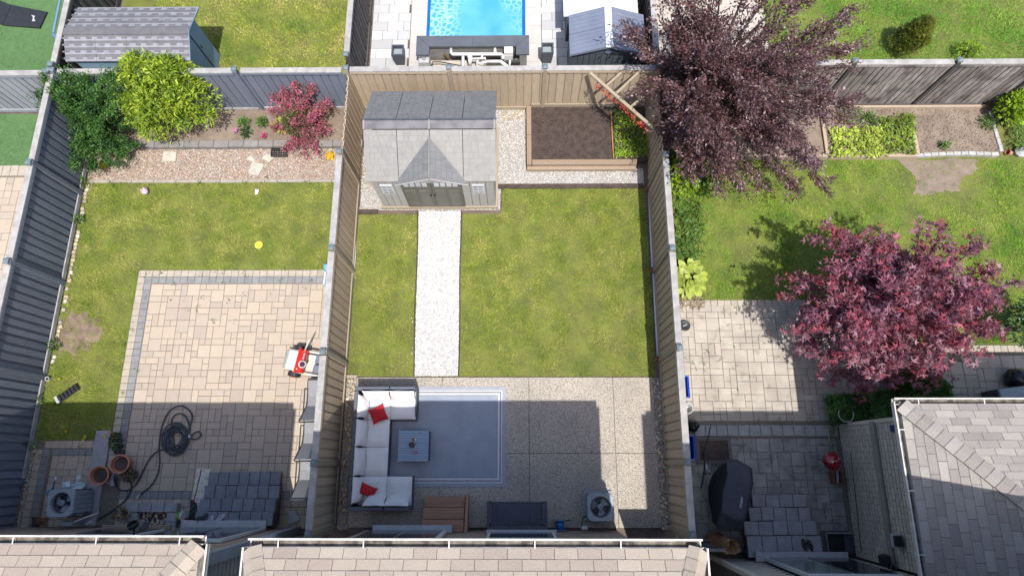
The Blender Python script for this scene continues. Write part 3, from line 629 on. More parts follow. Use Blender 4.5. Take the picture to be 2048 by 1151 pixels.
def hip_roof(parent, x0, x1, yE, yB, z, pitch, mat, west=True, east=True, near=(0, 0, 0), sw=.34, ex=.165, h=.45):
    D = yE - yB; k = pitch; b = MB(); half = D
    z1 = z + D * k; xa = x0 + (D * h if west else 0); xb = x1 - (D * h if east else 0)
    b.add([(x0, yE, z), (x1, yE, z), (xb, yB, z1), (xa, yB, z1), (x0, yB, z), (x1, yB, z)], [(0, 1, 2, 3)] + ([(0, 3, 4)] if west else []) + ([(1, 5, 2)] if east else []))
    b.build('roof_deck', m_roofbase, parent)
    keep = ([(-1, -h, -(x0 + h * yE))] if west else []) + ([(1, -h, x1 - h * yE)] if east else [])
    slope_shingles(parent, (x0, yE, z), (1, 0, 0), (0, -1, k), x1 - x0, D * math.hypot(1, k), mat, keep, near, sw=sw, ex=ex)
    if west: slope_shingles(parent, (x0, yB, z), (0, 1, 0), (h, 0, k), D, D * math.hypot(h, k), mat, [(1, h, x0 + h * yE)], near, sw=sw, ex=ex); hip_caps(parent, (x0, yE, z), (h, -1, k), D * math.sqrt(1 + h * h + k * k), mat, 0)
    if east: slope_shingles(parent, (x1, yE, z), (0, -1, 0), (-h, 0, k), D, D * math.hypot(h, k), mat, [(-1, h, h * yE - x1)], near, sw=sw, ex=ex); hip_caps(parent, (x1, yE, z), (-h, -1, k), D * math.sqrt(1 + h * h + k * k), mat, 0)

# centre house
ZE = 5.65
H1 = thing('house', 'centre two-storey house with beige shingled hip roof along the bottom edge', 'house', (-.6, -2, 0))
MB().box((-.66, -5.52, 2.7), (5.84, 8.0, 5.4)).build('wall', m_mortar, H1)
brick_wall(H1, -3.58, -1.505, 2.26, -1.505, .05, 5.3, 1, m_brick_t, (0, -1.5, .3))
E0, W0 = 2.67, -3.97
hip_roof(H1, W0 + .06, E0 - .06, -1.21, -3.8, ZE, .55, m_sh_a, near=(0, -1, 5.6))
MB().box((-.65, -5.8, 6.2), (7.3, 4.2, 1.25)).build('shade_block', M('shade_block_grey', S(170, 176, 178), S(158, 164, 166)), H1)  # unseen block behind the roof, added to shade the strip beside the house
MB().box((-.65, -1.36, ZE - .08), (6.58, .3, .03)).build('soffit', m_white, H1)
gutter(H1, (W0, -1.20, ZE - .04), (E0, -1.20, ZE - .04), (0, 1, 0)); gutter(H1, (W0 + .05, -3.7, ZE - .04), (W0 + .05, -1.20, ZE - .04), (-1, 0, 0)); gutter(H1, (E0 - .05, -3.7, ZE - .04), (E0 - .05, -1.20, ZE - .04), (1, 0, 0))
# patio door and window of the centre house, under the eave
f = MB().box((-2.45, -1.47, 1.85), (1.75, .06, 2.1)).build('patio_door', m_white, H1); MB().box((-2.87, -1.435, 1.85), (.78, .02, 1.9)).build('pane', m_glass, f); MB().box((-2.05, -1.435, 1.85), (.78, .02, 1.9)).build('pane', m_glass, f)
f = MB().box((.05, -1.47, 1.7), (1.4, .06, 1.0)).build('window', m_white, H1); MB().box((.05, -1.435, 1.7), (1.28, .02, .88)).build('pane', m_glass, f); MB().box((.05, -1.44, 1.16), (1.5, .1, .07)).build('sill', m_sill, H1)
# left house
H0 = thing('house', 'left house with beige shingled roof corner and vinyl-sided flank at the bottom left', 'house', (-8, -2, 0))
MB().box((-9.1, -5.47, 2.7), (7.9, 8.0, 5.4)).build('wall', m_mortar, H0)
brick_wall(H0, -13.0, -1.455, -5.12, -1.455, .05, 5.3, 1, m_brick_t, (-6.3, -1.45, 2.2), holes=[(6.0 - .0, 7.3, .75, 3.0), (3.9, 5.9, .75, 3.0)])
b = MB()
for k in range(34): b.box((-5.135, -3.55, .25 + k * .155), (.05, 3.9, .15), rot=(0, .16, 0))
o = b.build('vinyl_siding', M('grey_vinyl_siding', S(176, 182, 182), S(164, 170, 172), scale=3), H0); 
MB().box((-5.1, -1.53, 2.7), (.12, .2, 5.3), ch=.01).build('corner_trim', M('blue_grey_trim', S(168, 178, 192), S(156, 166, 180)), H0)
hip_roof(H0, -13, -4.76, -1.19, -3.8, 5.5, .5, m_sh_a, west=False, near=(-8, -1, 5.6), h=.66)
MB().box((-8.9, -1.34, 5.42), (8.3, .32, .03)).build('soffit', m_white, H0)
gutter(H0, (-13, -1.18, 5.46), (-4.7, -1.18, 5.46), (0, 1, 0)); gutter(H0, (-4.75, -3.7, 5.46), (-4.75, -1.18, 5.46), (1, 0, 0))
b = MB(); b.box((-6.55, -1.35, .70), (1.9, .2, .06), ch=.01); b.build('door_sill', m_sill, H0)
f = MB().box((-6.45, -1.42, 1.85), (1.75, .06, 2.15)).build('patio_door', m_white, H0); MB().box((-6.87, -1.385, 1.85), (.78, .02, 1.95)).build('pane', m_glass, f); MB().box((-6.03, -1.385, 1.85), (.76, .02, 1.95)).build('pane', m_glass, f)
f = MB().box((-8.3, -1.42, 1.6), (1.3, .05, 1.1)).build('window', m_white, H0); MB().box((-8.3, -1.39, 1.6), (1.18, .02, .98)).build('pane', m_glass, f)
MB().box((-8.3, -1.38, 1.02), (1.5, .12, .07), ch=.01).build('sill', M('stone_sill', S(160, 140, 120), S(140, 122, 106)), H0)
# right house: main block and the single-storey wing
HB = thing('house', 'right brick house, grey shingled wing roof and tall brick wing wall', 'house', (8, -1, 0))
MB().box((9.0, -6.1, 3.05), (9.3, 8.0, 6.1)).build('wall', m_mortar, HB)
brick_wall(HB, 4.35, -2.085, 7.6, -2.085, .05, 6.1, 1, m_brick_g, (6, -2, .8), holes=[(.95, 2.75, .7, 2.9)], limit=298)
MB().box((9.6, -.59, 1.55), (3.92, 2.84, 3.1)).build('wing_wall', m_mortar, HB)
brick_wall(HB, 7.625, -2.05, 7.625, .87, .05, 3.05, 1, m_brick_g, (7.6, -.4, 2.2), limit=298, name='wing_brick')
brick_wall(HB, 13, .845, 7.61, .845, .05, 3.0, -1, m_brick_g, (8, .8, 2.2), limit=40, name='wing_brick')
MB().box((7.632, .852, 1.56), (.05, .075, 3.08), ch=.006).build('corner_pier', m_brick_g, HB)
b = MB(); b.box((7.585, -.6, 1.62), (.09, 2.9, .1), ch=.02); b.build('stone_band', M('stone_band', S(172, 164, 152), S(158, 150, 140), bump=.4), HB)
MB().box((8.8, -1.98, 6.16), (9.6, .85, .04)).build('soffit', m_white, HB); MB().box((8.8, -6.2, 6.6), (9.7, 8.4, .8)).build('upper_roof', m_sh_c, HB); MB().box((8.8, -1.62, 6.2), (9.7, .05, .16)).build('eave_board', m_white, HB)
_w = Vector((7.2, 1.18, 3.2))
D = 3.28; k = .42
b = MB(); hc = .84; b.add([(7.3, 1.08, 3.2), (14.5, 1.08, 3.2), (14.5, 1.08 - D, 3.2 + D * k), (7.3 + D * hc, 1.08 - D, 3.2 + D * k), (7.3, 1.08 - D, 3.2)], [(0, 1, 2, 3), (0, 3, 4)]); b.build('roof_deck', m_roofbase, HB)
slope_shingles(HB, (7.3, 1.08, 3.2), (1, 0, 0), (0, -1, k), 6, 3.4, m_sh_c, [(-1, -hc, -(7.3 + hc * 1.08)), (0, -1, 2.05)], (9, .5, 3.5), sw=.36, ex=.15, name='wing_shingle')
slope_shingles(HB, (7.3, -2.1, 3.2), (0, 1, 0), (hc, 0, k), 3.18, 3.5, m_sh_c, [(1, hc, 7.3 + hc * 1.08), (0, -1, 2.05)], (8, -.3, 3.4), sw=.36, ex=.15)
hip_caps(HB, (7.32, 1.06, 3.21), (hc, -1, k), D * math.sqrt(1 + hc * hc + k * k), m_sh_c, 0)
gutter(HB, (7.2, 1.07, 3.16), (14.5, 1.07, 3.16), (0, 1, 0)); gutter(HB, (7.3, -2.05, 3.16), (7.3, 1.12, 3.16), (-1, 0, 0), bracket=1.1)
f = MB().box((6.2, -2.02, 1.8), (1.75, .07, 2.15)).build('patio_door', m_white, HB); MB().box((5.78, -1.98, 1.8), (.78, .02, 1.95)).build('pane', M('blind_glass', S(150, 165, 160), S(110, 125, 124), scale=3, rough=.15), f); MB().box((6.62, -1.98, 1.8), (.8, .02, 1.95)).build('pane', m_glass, f)
MB().box((6.15, -1.98, .66), (2.0, .2, .07), ch=.01).build('door_sill', m_sill, HB)
MB().box((4.36, -2.055, 3.0), (.14, .08, 6)).build('corner_pier', m_brick_g, HB)
# ------------------------------------------------------------ garden shed in the centre yard
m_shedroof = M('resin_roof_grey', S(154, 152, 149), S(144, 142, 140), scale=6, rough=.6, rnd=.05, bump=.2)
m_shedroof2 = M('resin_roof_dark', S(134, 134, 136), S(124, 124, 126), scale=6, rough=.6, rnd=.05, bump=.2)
m_shedwall = M('resin_wall_cream', S(198, 196, 194), S(188, 186, 184), scale=4, rough=.6)
m_sheddoor = M('resin_door_grey', S(122, 120, 112), S(112, 110, 104), scale=4, rough=.6, stretch=(4, 4, .6))
m_clear = M('milky_polycarbonate', S(136, 134, 138), S(112, 108, 112), scale=4, rough=.25)
T = thing('garden_shed', 'cream resin garden shed with grey shingle-pattern roof, dormer gable and dark double doors', 'shed', (-2.08, 7.6, 0))
sx0, sx1, sy0, sy1 = -3.55, -.6, 6.5, 8.72
MB().box(((sx0 + sx1) / 2, (sy0 + sy1) / 2, .06), (sx1 - sx0 + .12, sy1 - sy0 + .12, .12)).build('base', m_tanp, T)
MB().box((sx0 + .02, (sy0 + sy1) / 2, .95), (.05, sy1 - sy0, 1.7)).build('side_wall', m_shedwall, T); MB().box((sx1 - .02, (sy0 + sy1) / 2, .95), (.05, sy1 - sy0, 1.7)).build('side_wall', m_shedwall, T)
MB().box(((sx0 + sx1) / 2, sy1 - .02, .95), (sx1 - sx0, .05, 1.7)).build('back_wall', m_shedwall, T)
for a, c in ((sx0, -2.87), (-1.38, sx1)):
    k = 4
    for i in range(k):
        w = (c - a) / k; link('wall_panel', cbox_mesh(w - .012, .05, 1.68, .006, m_shedwall), T, (a + w * (i + .5), sy0, .94))
MB().box(((-2.87 - 1.38) / 2, sy0 + .03, .95), (1.5, .02, 1.7)).build('door_frame', m_shedwall, T)
for s, cx in ((-1, -2.5), (1, -1.755)):
    d = MB().box((cx, sy0 - .02, .93), (.735, .04, 1.62), ch=.006).build('door', m_sheddoor, T)
    for xx in (-.17, .17): MB().box((cx + xx, sy0 - .045, .7), (.26, .014, .95), ch=.004).build('door_panel', M('resin_door_panel', S(132, 130, 122), S(120, 118, 110), scale=4, rough=.6), d)
    for i in range(4): MB().box((cx - .225 + i * .15, sy0 - .045, 1.5), (.12, .012, .2)).build('pane', M('shed_pane', S(225, 230, 235), S(205, 210, 215), rough=.2), d)
    MB().tube([(cx - s * .33, sy0 - .04, .95), (cx - s * .33, sy0 - .1, .95), (cx - s * .30, sy0 - .1, 1.0)], .015).build('handle', m_black, d)
for cx in (-3.22, -.98):
    w = MB().box((cx, sy0 - .03, 1.22), (.3, .03, .5)).build('window', m_white, T)
    for i in range(2):
        for j in range(3): MB().box((cx - .065 + i * .13, sy0 - .048, 1.07 + j * .15), (.1, .01, .12)).build('pane', M('shed_pane_grey', S(190, 195, 205), S(170, 176, 188), rough=.2), w)
def roof_panels(parent, xs, ya, za, yb, zb, mat, nm='roof_panel', tiles=True, seed=1, th=.03):
    rg = random.Random(seed)
    for x0_, x1_ in zip(xs[:-1], xs[1:]):
        b = MB(); g = .006; q = [(x0_ + g, ya, za), (x1_ - g, ya, za), (x1_ - g, yb, zb), (x0_ + g, yb, zb)]
        b.add(q + [(x, y, z - th) for x, y, z in q], [(0, 1, 2, 3), (7, 6, 5, 4)] + [(i, i + 4, (i + 1) % 4 + 4, (i + 1) % 4) for i in range(4)], .5)
        L = math.hypot(yb - ya, zb - za); n = int(abs(L) / .13); uy, uz = (yb - ya) / L, (zb - za) / L; nz = Vector((0, -uz, uy)); nz = nz if nz.z > 0 else -nz
        if tiles:
            for j in range(n):
                x = x0_ + g
                while x < x1_ - .05:
                    w = min(rg.choice((.12, .16, .2)), x1_ - g - x); c0 = Vector((x + w / 2, ya + uy * (j + .5) * L / n, za + uz * (j + .5) * L / n)) + nz * .003
                    b.box(c0, (w - .012, L / n - .014, .012 + rg.random() * .008), rot=(math.atan2(uz, uy) if uy > 0 else math.atan2(-uz, -uy), 0, 0), r=.3 + rg.random() * .5); x += w
        b.build(nm, mat, parent)
xs = [-3.62, -2.84, -2.07, -1.30, -.52]
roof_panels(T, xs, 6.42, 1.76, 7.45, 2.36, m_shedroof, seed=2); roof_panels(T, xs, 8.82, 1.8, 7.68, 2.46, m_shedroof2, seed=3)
MB().box((-2.07, 7.565, 2.41), (3.0, .22, .03), rot=(.3, 0, 0)).build('ridge_skylight', m_clear, T)
MB().box((-2.07, 7.66, 2.47), (3.14, .035, .03)).build('ridge_rail', m_dgrey, T)
for x in xs[0:1] + [xs[2]] + xs[4:]: MB().box((x + (.03 if x < -3 else -.03 if x > -1 else 0), 7.56, 2.43), (.045, .24, .04), rot=(.3, 0, 0)).build('skylight_bar', m_shedroof, T)
# dormer gable over the doors
ap, ez = (-2.07, 7.25, 2.32), 1.74
b = MB(); F_ = Vector((-2.07, 6.33, 2.1)); l = Vector((-2.93, 6.36, 1.70)); r_ = Vector((-1.21, 6.36, 1.70)); A_ = Vector(ap)
for tri, nm in (((l, F_, A_), 0), ((r_, A_, F_), 1)):
    b = MB(); n_ = (tri[1] - tri[0]).cross(tri[2] - tri[0]).normalized(); n_ = n_ if n_.z > 0 else -n_
    off = n_ * .035
    b.add([t_ + off for t_ in tri] + [t_ - n_ * .02 for t_ in tri], [(0, 1, 2), (5, 4, 3), (0, 3, 4, 1), (1, 4, 5, 2), (2, 5, 3, 0)], .5)
    o_, f_, a_ = tri[0], F_, A_
    rg = random.Random(4)
    u = (A_ - F_).normalized(); v = (tri[0] - F_); v = (v - u * v.dot(u)); vl = v.length; v.normalize(); up_ = n_
    R_ = Matrix((u, v, u.cross(v))).transposed(); nrow = int(vl / .12)
    for j in range(nrow):
        t = (j + .5) * vl / nrow; base = (tri[0] - F_).dot(u) * t / vl; end = (A_ - F_).length * (1 - t / vl) + (tri[0] - F_).dot(u) * t / vl; s = base + .05
        end -= .05
        while s < end - .04:
            w = min(rg.choice((.12, .17)), end - s); b.box(F_ + u * (s + w / 2) + v * t + n_ * .038, (w - .01, vl / nrow - .012, .016), rot=R_, r=rg.random()); s += w
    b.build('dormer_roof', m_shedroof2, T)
MB().add([(-2.8, 6.40, 1.72), (-1.34, 6.40, 1.72), (-2.07, 6.38, 2.06)], [(0, 1, 2)]).build('gable', m_shedwall, T)
for s in (-1, 1): MB().tube([(-2.07, 6.335, 2.085), (-2.07 + s * .86, 6.36, 1.69)], .022, 6).build('gable_trim', m_shedwall, T)
MB().tube([F_ + Vector((0, 0, .06)), A_ + Vector((0, 0, .05))], .018, 6).build('dormer_ridge', m_shedroof, T)

# ------------------------------------------------------------ blue shed behind the left fence
m_bshed = M('pale_blue_painted_board', S(150, 182, 204), S(142, 174, 198), scale=3, rough=.6)
m_bs_l = M('asphalt_strip_light', S(160, 160, 168), S(140, 140, 150), scale=6, rough=.9, bump=.5, rnd=.07, speck=[(90, .5, .7, S(196, 196, 204), .5)])
m_bs_d = M('asphalt_strip_dark', S(126, 124, 128), S(112, 110, 116), scale=6, rough=.9, bump=.5, rnd=.07)
T = thing('garden_shed', 'pale blue shed with banded grey asphalt roof behind the left yard', 'shed', (-9.9, 10.5, 0))
MB().box((-9.9, 10.5, .85), (2.75, 1.35, 1.7)).build('wall', m_bshed, T)
MB().box((-8.51, 10.5, .88), (.025, 1.34, 1.76)).build('side_wall', m_bshed, T); b = MB(); b.add([(-8.50, 9.83, 1.76), (-8.50, 11.17, 1.76), (-8.50, 10.44, 2.0)], [(0, 1, 2)]); b.build('gable', m_bshed, T)
MB().box((-8.49, 10.62, .85), (.02, .03, 1.6)).build('door_seam', m_dgrey, T); MB().tube([(-8.515, 10.7, 1.0), (-8.47, 10.7, 1.0), (-8.47, 10.7, 1.1)], .012, 5).build('handle', m_black, T)
def strips(ya, za, yb, zb, n, seed):
    rg = random.Random(seed); L = math.hypot(yb - ya, zb - za); uy, uz = (yb - ya) / L, (zb - za) / L; rx = math.atan2(uz, uy) if uy > 0 else math.atan2(-uz, -uy); nz = Vector((0, -uz, uy)); nz = nz if nz.z > 0 else -nz
    b = MB(); b.box((-9.86, (ya + yb) / 2, (za + zb) / 2 - .02), (3.16, L, .03), rot=(rx, 0, 0)); b.build('roof_deck', m_bs_d, T)
    for j in range(n):
        w = L / n; c0 = Vector((0, ya + uy * (j + .5) * w, za + uz * (j + .5) * w))
        for i in range(4):
            link('roofing_strip', cbox_mesh(.785, w * .42, .014, 0, m_bs_d), T, Vector((-11.04 + .79 * i, 0, 0)) + c0 + nz * .006 + Vector((0, uy * w * .27, uz * w * .27)), (rx, 0, 0))
            link('roofing_strip', cbox_mesh(.785, w * .56, .014, 0, m_bs_l), T, Vector((-11.04 + .79 * i, 0, 0)) + c0 + nz * .008 - Vector((0, uy * w * .22, uz * w * .22)), (rx, 0, 0))
        tb = MB(); x = -11.4
        while x < -8.35: tb.box(Vector((x, 0, 0)) + c0 + nz * .017 - Vector((0, uy * w * .1, uz * w * .1)), (.13 + rg.random() * .05, w * .26, .008), rot=(rx, 0, 0)); x += .27 + rg.random() * .06
        o = tb.build('shingle_tab', m_bs_d, T)
strips(9.75, 1.78, 10.36, 2.03, 4, 1); strips(11.36, 1.76, 10.5, 2.03, 4, 2)
MB().box((-9.86, 10.43, 2.045), (3.16, .2, .02)).build('ridge_strip', m_bs_d, T); MB().tube([(-8.28, 9.75, 1.78), (-8.28, 10.43, 2.04), (-8.28, 11.36, 1.77)], .014, 5).build('edge_trim', m_bshed, T)

# ------------------------------------------------------------ pool terrace
for lst, nm in (([(-4.2, BY + .1), (FX2 - .15, BY + .1), (FX2 - .15, 11.5), (-4.2, 11.5)], 'a'),): sheet('terrace_base', [(-4.2, BY + .1), (FX2 - .1, BY + .1), (FX2 - .1, 14.6), (-4.2, 14.6)], -.004, m_conc) if 0 else None
T = thing('pool_terrace', None, None, (-.5, 12, 0)); T['kind'] = 'structure'
PX0, PX1, PY0 = -2.62, .2, 11.32
rgp = random.Random(5); it = []
for (xa, xb) in ((-4.2, -3.1), (.68, 3.42)):
    y = BY + .12; row = 0
    while y < 14.4:
        x = xa - (.3 if row % 2 else 0)
        while x < xb:
            w = rgp.choice((.45, .6, .6)); a, c = max(x, xa), min(x + w, xb)
            if c - a > .08: it.append(((a + c) / 2, y + .15, .03, c - a - .008, .292, .05, 0))
            x += w
        y += .3; row += 1
pieces('pool_paver', T, it, m_pool_pav, near=(0, 10))
m_coping = M('pool_coping', S(216, 210, 206), S(206, 200, 196), scale=3, rough=.7, rnd=.03)
it = [(-2.86, 11.2 + k * .6, .035, .46, .594, .06, 0) for k in range(-3, 6)] + [(.44, 11.2 + k * .6, .035, .46, .594, .06, 0) for k in range(-3, 6)]
pieces('coping_slab', T, it, m_coping)
MB().box((-1.2, 10.2, .0), (2.9, 1.5, .05)).build('equipment_floor', m_conc, T)
P_ = thing('pool', None, None, (-1.2, 12.8, 0)); P_['kind'] = 'structure'
mp, nt, pp = node_mat('pool_water'); g = nt.nodes.new('ShaderNodeNewGeometry').outputs['Position']
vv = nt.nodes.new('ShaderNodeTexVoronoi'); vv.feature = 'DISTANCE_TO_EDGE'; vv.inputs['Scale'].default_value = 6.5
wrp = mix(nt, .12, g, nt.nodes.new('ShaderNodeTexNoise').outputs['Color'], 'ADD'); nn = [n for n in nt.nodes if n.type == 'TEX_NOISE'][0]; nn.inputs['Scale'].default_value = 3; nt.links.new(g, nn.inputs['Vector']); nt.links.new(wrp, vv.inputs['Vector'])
big = noise(nt, g, .9, 2); lines = ramp(nt, vv.outputs['Distance'], [(.0, S(196, 234, 248)), (.08, S(140, 210, 240)), (.22, S(90, 184, 230))])  # caustic light lines painted into the water colour
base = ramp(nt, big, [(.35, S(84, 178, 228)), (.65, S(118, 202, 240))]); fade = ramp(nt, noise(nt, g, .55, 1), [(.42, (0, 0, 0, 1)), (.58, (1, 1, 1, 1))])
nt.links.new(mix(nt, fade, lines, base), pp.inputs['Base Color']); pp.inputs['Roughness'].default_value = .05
bb = nt.nodes.new('ShaderNodeBump'); bb.inputs['Strength'].default_value = .35; nt.links.new(noise(nt, g, 7, 3), bb.inputs['Height']); nt.links.new(bb.outputs[0], pp.inputs['Normal'])
MB().box(((PX0 + PX1) / 2, 13.2, -.06), (PX1 - PX0, 3.8, .1)).build('water', mp, P_)
m_liner = M('pool_liner_blue', S(28, 120, 196), S(20, 104, 180), scale=2, rough=.3)
MB().box((PX0 + .03, 13.2, -.0), (.09, 3.8, .05)).build('pool_edge', m_liner, P_); MB().box((PX1 - .03, 13.2, -.0), (.09, 3.8, .05)).build('pool_edge', m_liner, P_)
T = thing('equipment_wall', 'low U-shaped wall with charcoal capping screening the pool pumps', 'wall', (-1.2, 11, 0))
m_blk = M('charcoal_cap', S(104, 108, 118), S(94, 98, 108), scale=4, rough=.6, rnd=.02); m_ledge = M('ledge_stone', S(168, 166, 166), S(130, 130, 132), scale=4, rnd=.1, bump=.5, stretch=(1, 1, 6))
MB().box((-1.24, 11.14, .28), (2.95, .2, .56)).build('wall', m_ledge, T); MB().box((-2.64, 10.95, .28), (.2, .46, .56)).build('wall', m_ledge, T); MB().box((.14, 10.95, .28), (.2, .46, .56)).build('wall', m_ledge, T)
b = MB(); b.prism([(-2.79, 11.32), (-1.25, 11.32), (-1.25, 10.98), (-2.43, 10.98)], .56, .62); b.build('cap_slab', m_blk, T)
b = MB(); b.prism([(-1.245, 11.32), (.3, 11.32), (-.06, 10.98), (-1.245, 10.98)], .56, .62); b.build('cap_slab', m_blk, T)
b = MB(); b.prism([(-2.795, 11.315), (-2.435, 10.975), (-2.435, 10.72), (-2.795, 10.72)], .56, .62); b.build('cap_slab', m_blk, T)
b = MB(); b.prism([(.305, 11.315), (-.055, 10.975), (-.055, 10.72), (.305, 10.72)], .56, .62); b.build('cap_slab', m_blk, T)
T = thing('pool_piping', 'white pipework with valves behind the charcoal pool wall', 'pipes', (-1, 10.5, 0)); m_pvc = M('white_pvc', S(246, 246, 246), S(236, 236, 238), rough=.35)
def pipe(pts, r=.035, nm='pipe'): MB().tube(pts, r, 8).build(nm, m_pvc, T, smooth=True)
def q(px, py, z=.45): a, c = G(px, py, z); return (a, c, z)
pipe([q(902, 97, .5), q(902, 106, .5), q(905, 108.5, .5), q(1003, 108.5, .5), q(1006, 111, .5), q(1006, 118, .5)], .045); pipe([q(990, 97, .5), q(990, 107, .5)], .045)
pipe([q(926, 110, .45), q(926, 132, .45)], .045); pipe([q(940, 118, .55), q(940, 133, .2)], .05); pipe([q(940, 118, .5), q(971, 117, .5), q(973, 125, .5), q(955, 127, .5)], .035); pipe([q(955, 119, .45), q(955, 133, .4)], .035)
pipe([q(964, 110, .5), q(964, 118, .5)], .03); pipe([q(974, 123, .4), q(1002, 123, .4), q(1015, 133, .4)], .045); pipe([q(1020, 120, .5), q(1019, 132, .4)], .03)
MB().lathe((*G(940, 115, .5), .4), [(.07, 0), (.07, .16), (.05, .2), (0, .2)], 12).build('valve', m_pvc, T)
T = thing('control_box', 'white control box beside the pool pipes', 'box', (*G(1017, 103, .6), 0)); MB().box((*G(1017, 101, .62), .58), (.24, .2, .16), ch=.01).build('housing', m_pvc, T); MB().box((*G(1017, 109, .55), .42), (.23, .06, .25), ch=.01).build('cover', m_white, T)
T = thing('filter_box', 'pale box standing at the left front end of the charcoal pool wall', 'box', (*G(848, 122, .3), 0)); MB().box((*G(848, 118, .4), .3), (.3, .28, .3), ch=.02).build('housing', m_sill, T); MB().box((*G(848, 116, .46), .47), (.1, .12, .02)).build('lid', m_metal, T)
T = thing('pool_pump', 'black pool pump with hoses among the white pipes', 'pump', (*G(1030, 124), 0)); MB().lathe((*G(1026, 122, .25), .25), [(.1, -.2), (.1, .2), (0, .2)], 12, axis=(1, 0, 0)).build('motor', m_black, T); MB().lathe((*G(1032, 120, .3), .2), [(.07, 0), (.08, .1), (0, .16)], 12).build('basket', m_metal, T)
setp(MB().tube([(*G(862, 132, .3), .3), (*G(866, 125, .3), .32), (*G(880, 124, .3), .3), (*G(925, 128, .3), .2)], .018, 6).build('hose', m_black, None, loc=(*G(870, 126), 0)), 'black hose bending over beside the pale box at the pool wall', 'hose')
setp(MB().tube([(*G(888, 108, .3), .3), (*G(893, 113, .3), .3), (*G(898, 115, .3), .3)], .025, 6).build('brass_valve', M('brass', S(190, 150, 70), S(160, 120, 50), metal=.6, rough=.4), None, loc=(*G(893, 112), 0)), 'small brass valve at the pool pipes', 'valve')
def planter(px, py, lab):
    x, y = G(px, py, .55); T = thing('planter', lab, 'planter', (x, y, 0), group='tall dark planters by the pool'); b = MB()
    wo, wi = .17, .13
    vs = [(-.12, -.12, 0), (.12, -.12, 0), (.12, .12, 0), (-.12, .12, 0), (-wo, -wo, .55), (wo, -wo, .55), (wo, wo, .55), (-wo, wo, .55), (-wi, -wi, .55), (wi, -wi, .55), (wi, wi, .55), (-wi, wi, .55), (-wi, -wi, .42), (wi, -wi, .42), (wi, wi, .42), (-wi, wi, .42)]
    fs = [(i + 4 * j, (i + 1) % 4 + 4 * j, (i + 1) % 4 + 4 * j + 4, i + 4 * j + 4) for j in range(3) for i in range(4)] + [(3, 2, 1, 0)]
    b.add([(x + a, y + c, z) for a, c, z in vs], fs, .4); b.build('pot', m_dgrey, T); MB().box((x, y, .41), (.26, .26, .02)).build('soil', m_metal, T)
planter(795, 100, 'tall dark square planter left of the pool wall'); planter(1095, 96, 'tall dark square planter between pool and grey shed')
# grey plastic shed with white ridge
m_gsh = M('slate_plastic', S(136, 144, 164), S(126, 134, 154), scale=3, rough=.5, rnd=.02); m_gsw = M('slate_plastic_wall', S(98, 104, 116), S(88, 94, 106), scale=3, rough=.55)
T = thing('storage_shed', 'slate grey plastic shed with a white ridge strip in the corner of the pool terrace', 'shed', (2.28, 10.6, 0))
MB().box((2.28, 10.62, .8), (1.78, 1.12, 1.6)).build('wall', m_gsw, T)
for k in range(12): MB().box((1.46 + .15 * k, 10.045, .8), (.13, .02, 1.6)).build('wall_panel', m_gsw, T)
b = MB(); b.add([(1.4, 10.02, 1.58), (3.16, 10.02, 1.58), (2.28, 10.02, 1.93)], [(0, 1, 2)]); b.build('gable', m_gsw, T); MB().lathe((2.28, 10.0, 1.72), [(.09, 0), (.09, .012), (0, .012)], 16, axis=(0, -1, 0)).build('vent', m_gsh, T)
for s in (-1, 1):
    for k in range(2):
        b = MB(); y0_ = 9.95 + .6 * k; a_ = math.atan2(.33, .92)
        b.box((2.28 + s * .5, y0_ + .3, 1.78), (.98, .59, .03), rot=(0, s * a_, 0), r=.5)
        for j in range(5): b.box((2.28 + s * .5, y0_ + .06 + .12 * j, 1.797), (.97, .095, .012), rot=(0, s * a_, 0), r=.4 + .2 * random.random())
        b.build('roof_panel', m_gsh, T)
MB().box((2.28, 10.56, 1.955), (.18, 1.24, .03), ch=.006).build('ridge_strip', m_white, T)
for s in (-1, 1): MB().tube([(2.28, 9.95, 1.93), (2.28 + s * .97, 9.95, 1.6)], .02, 6).build('gable_trim', m_gsw, T)
T = thing('storage_box', 'white-topped storage box behind the grey plastic shed', 'box', (2.2, 12.0, 0))
MB().box((2.15, 12.2, .55), (1.6, 1.3, 1.1)).build('body', m_dgrey, T); MB().box((1.75, 12.2, 1.16), (1.05, 1.36, .03), rot=(0, -.1, 0)).build('lid', m_white, T); MB().box((2.75, 12.2, 1.16), (.95, 1.36, .03), rot=(0, .1, 0)).build('lid', m_white, T)
MB().tube([(2.26, 11.5, 1.22), (2.26, 11.6, 1.23)], .012, 5).build('latch', m_black, T)
t = MB().box((*G(1077, 24), .045), (.24, .2, .03), ch=.005).build('skimmer_lid', m_white, None, loc=(*G(1077, 24), .03)); setp(t, 'small square white skimmer lid set in the paving right of the pool', 'lid')
# top right concrete slab yard
sheet('concrete_patio', [(FX2 + .06, BY + .1), (7.1, BY + .1), (7.1, 14.6), (FX2 + .06, 14.6)], .02, m_conc)

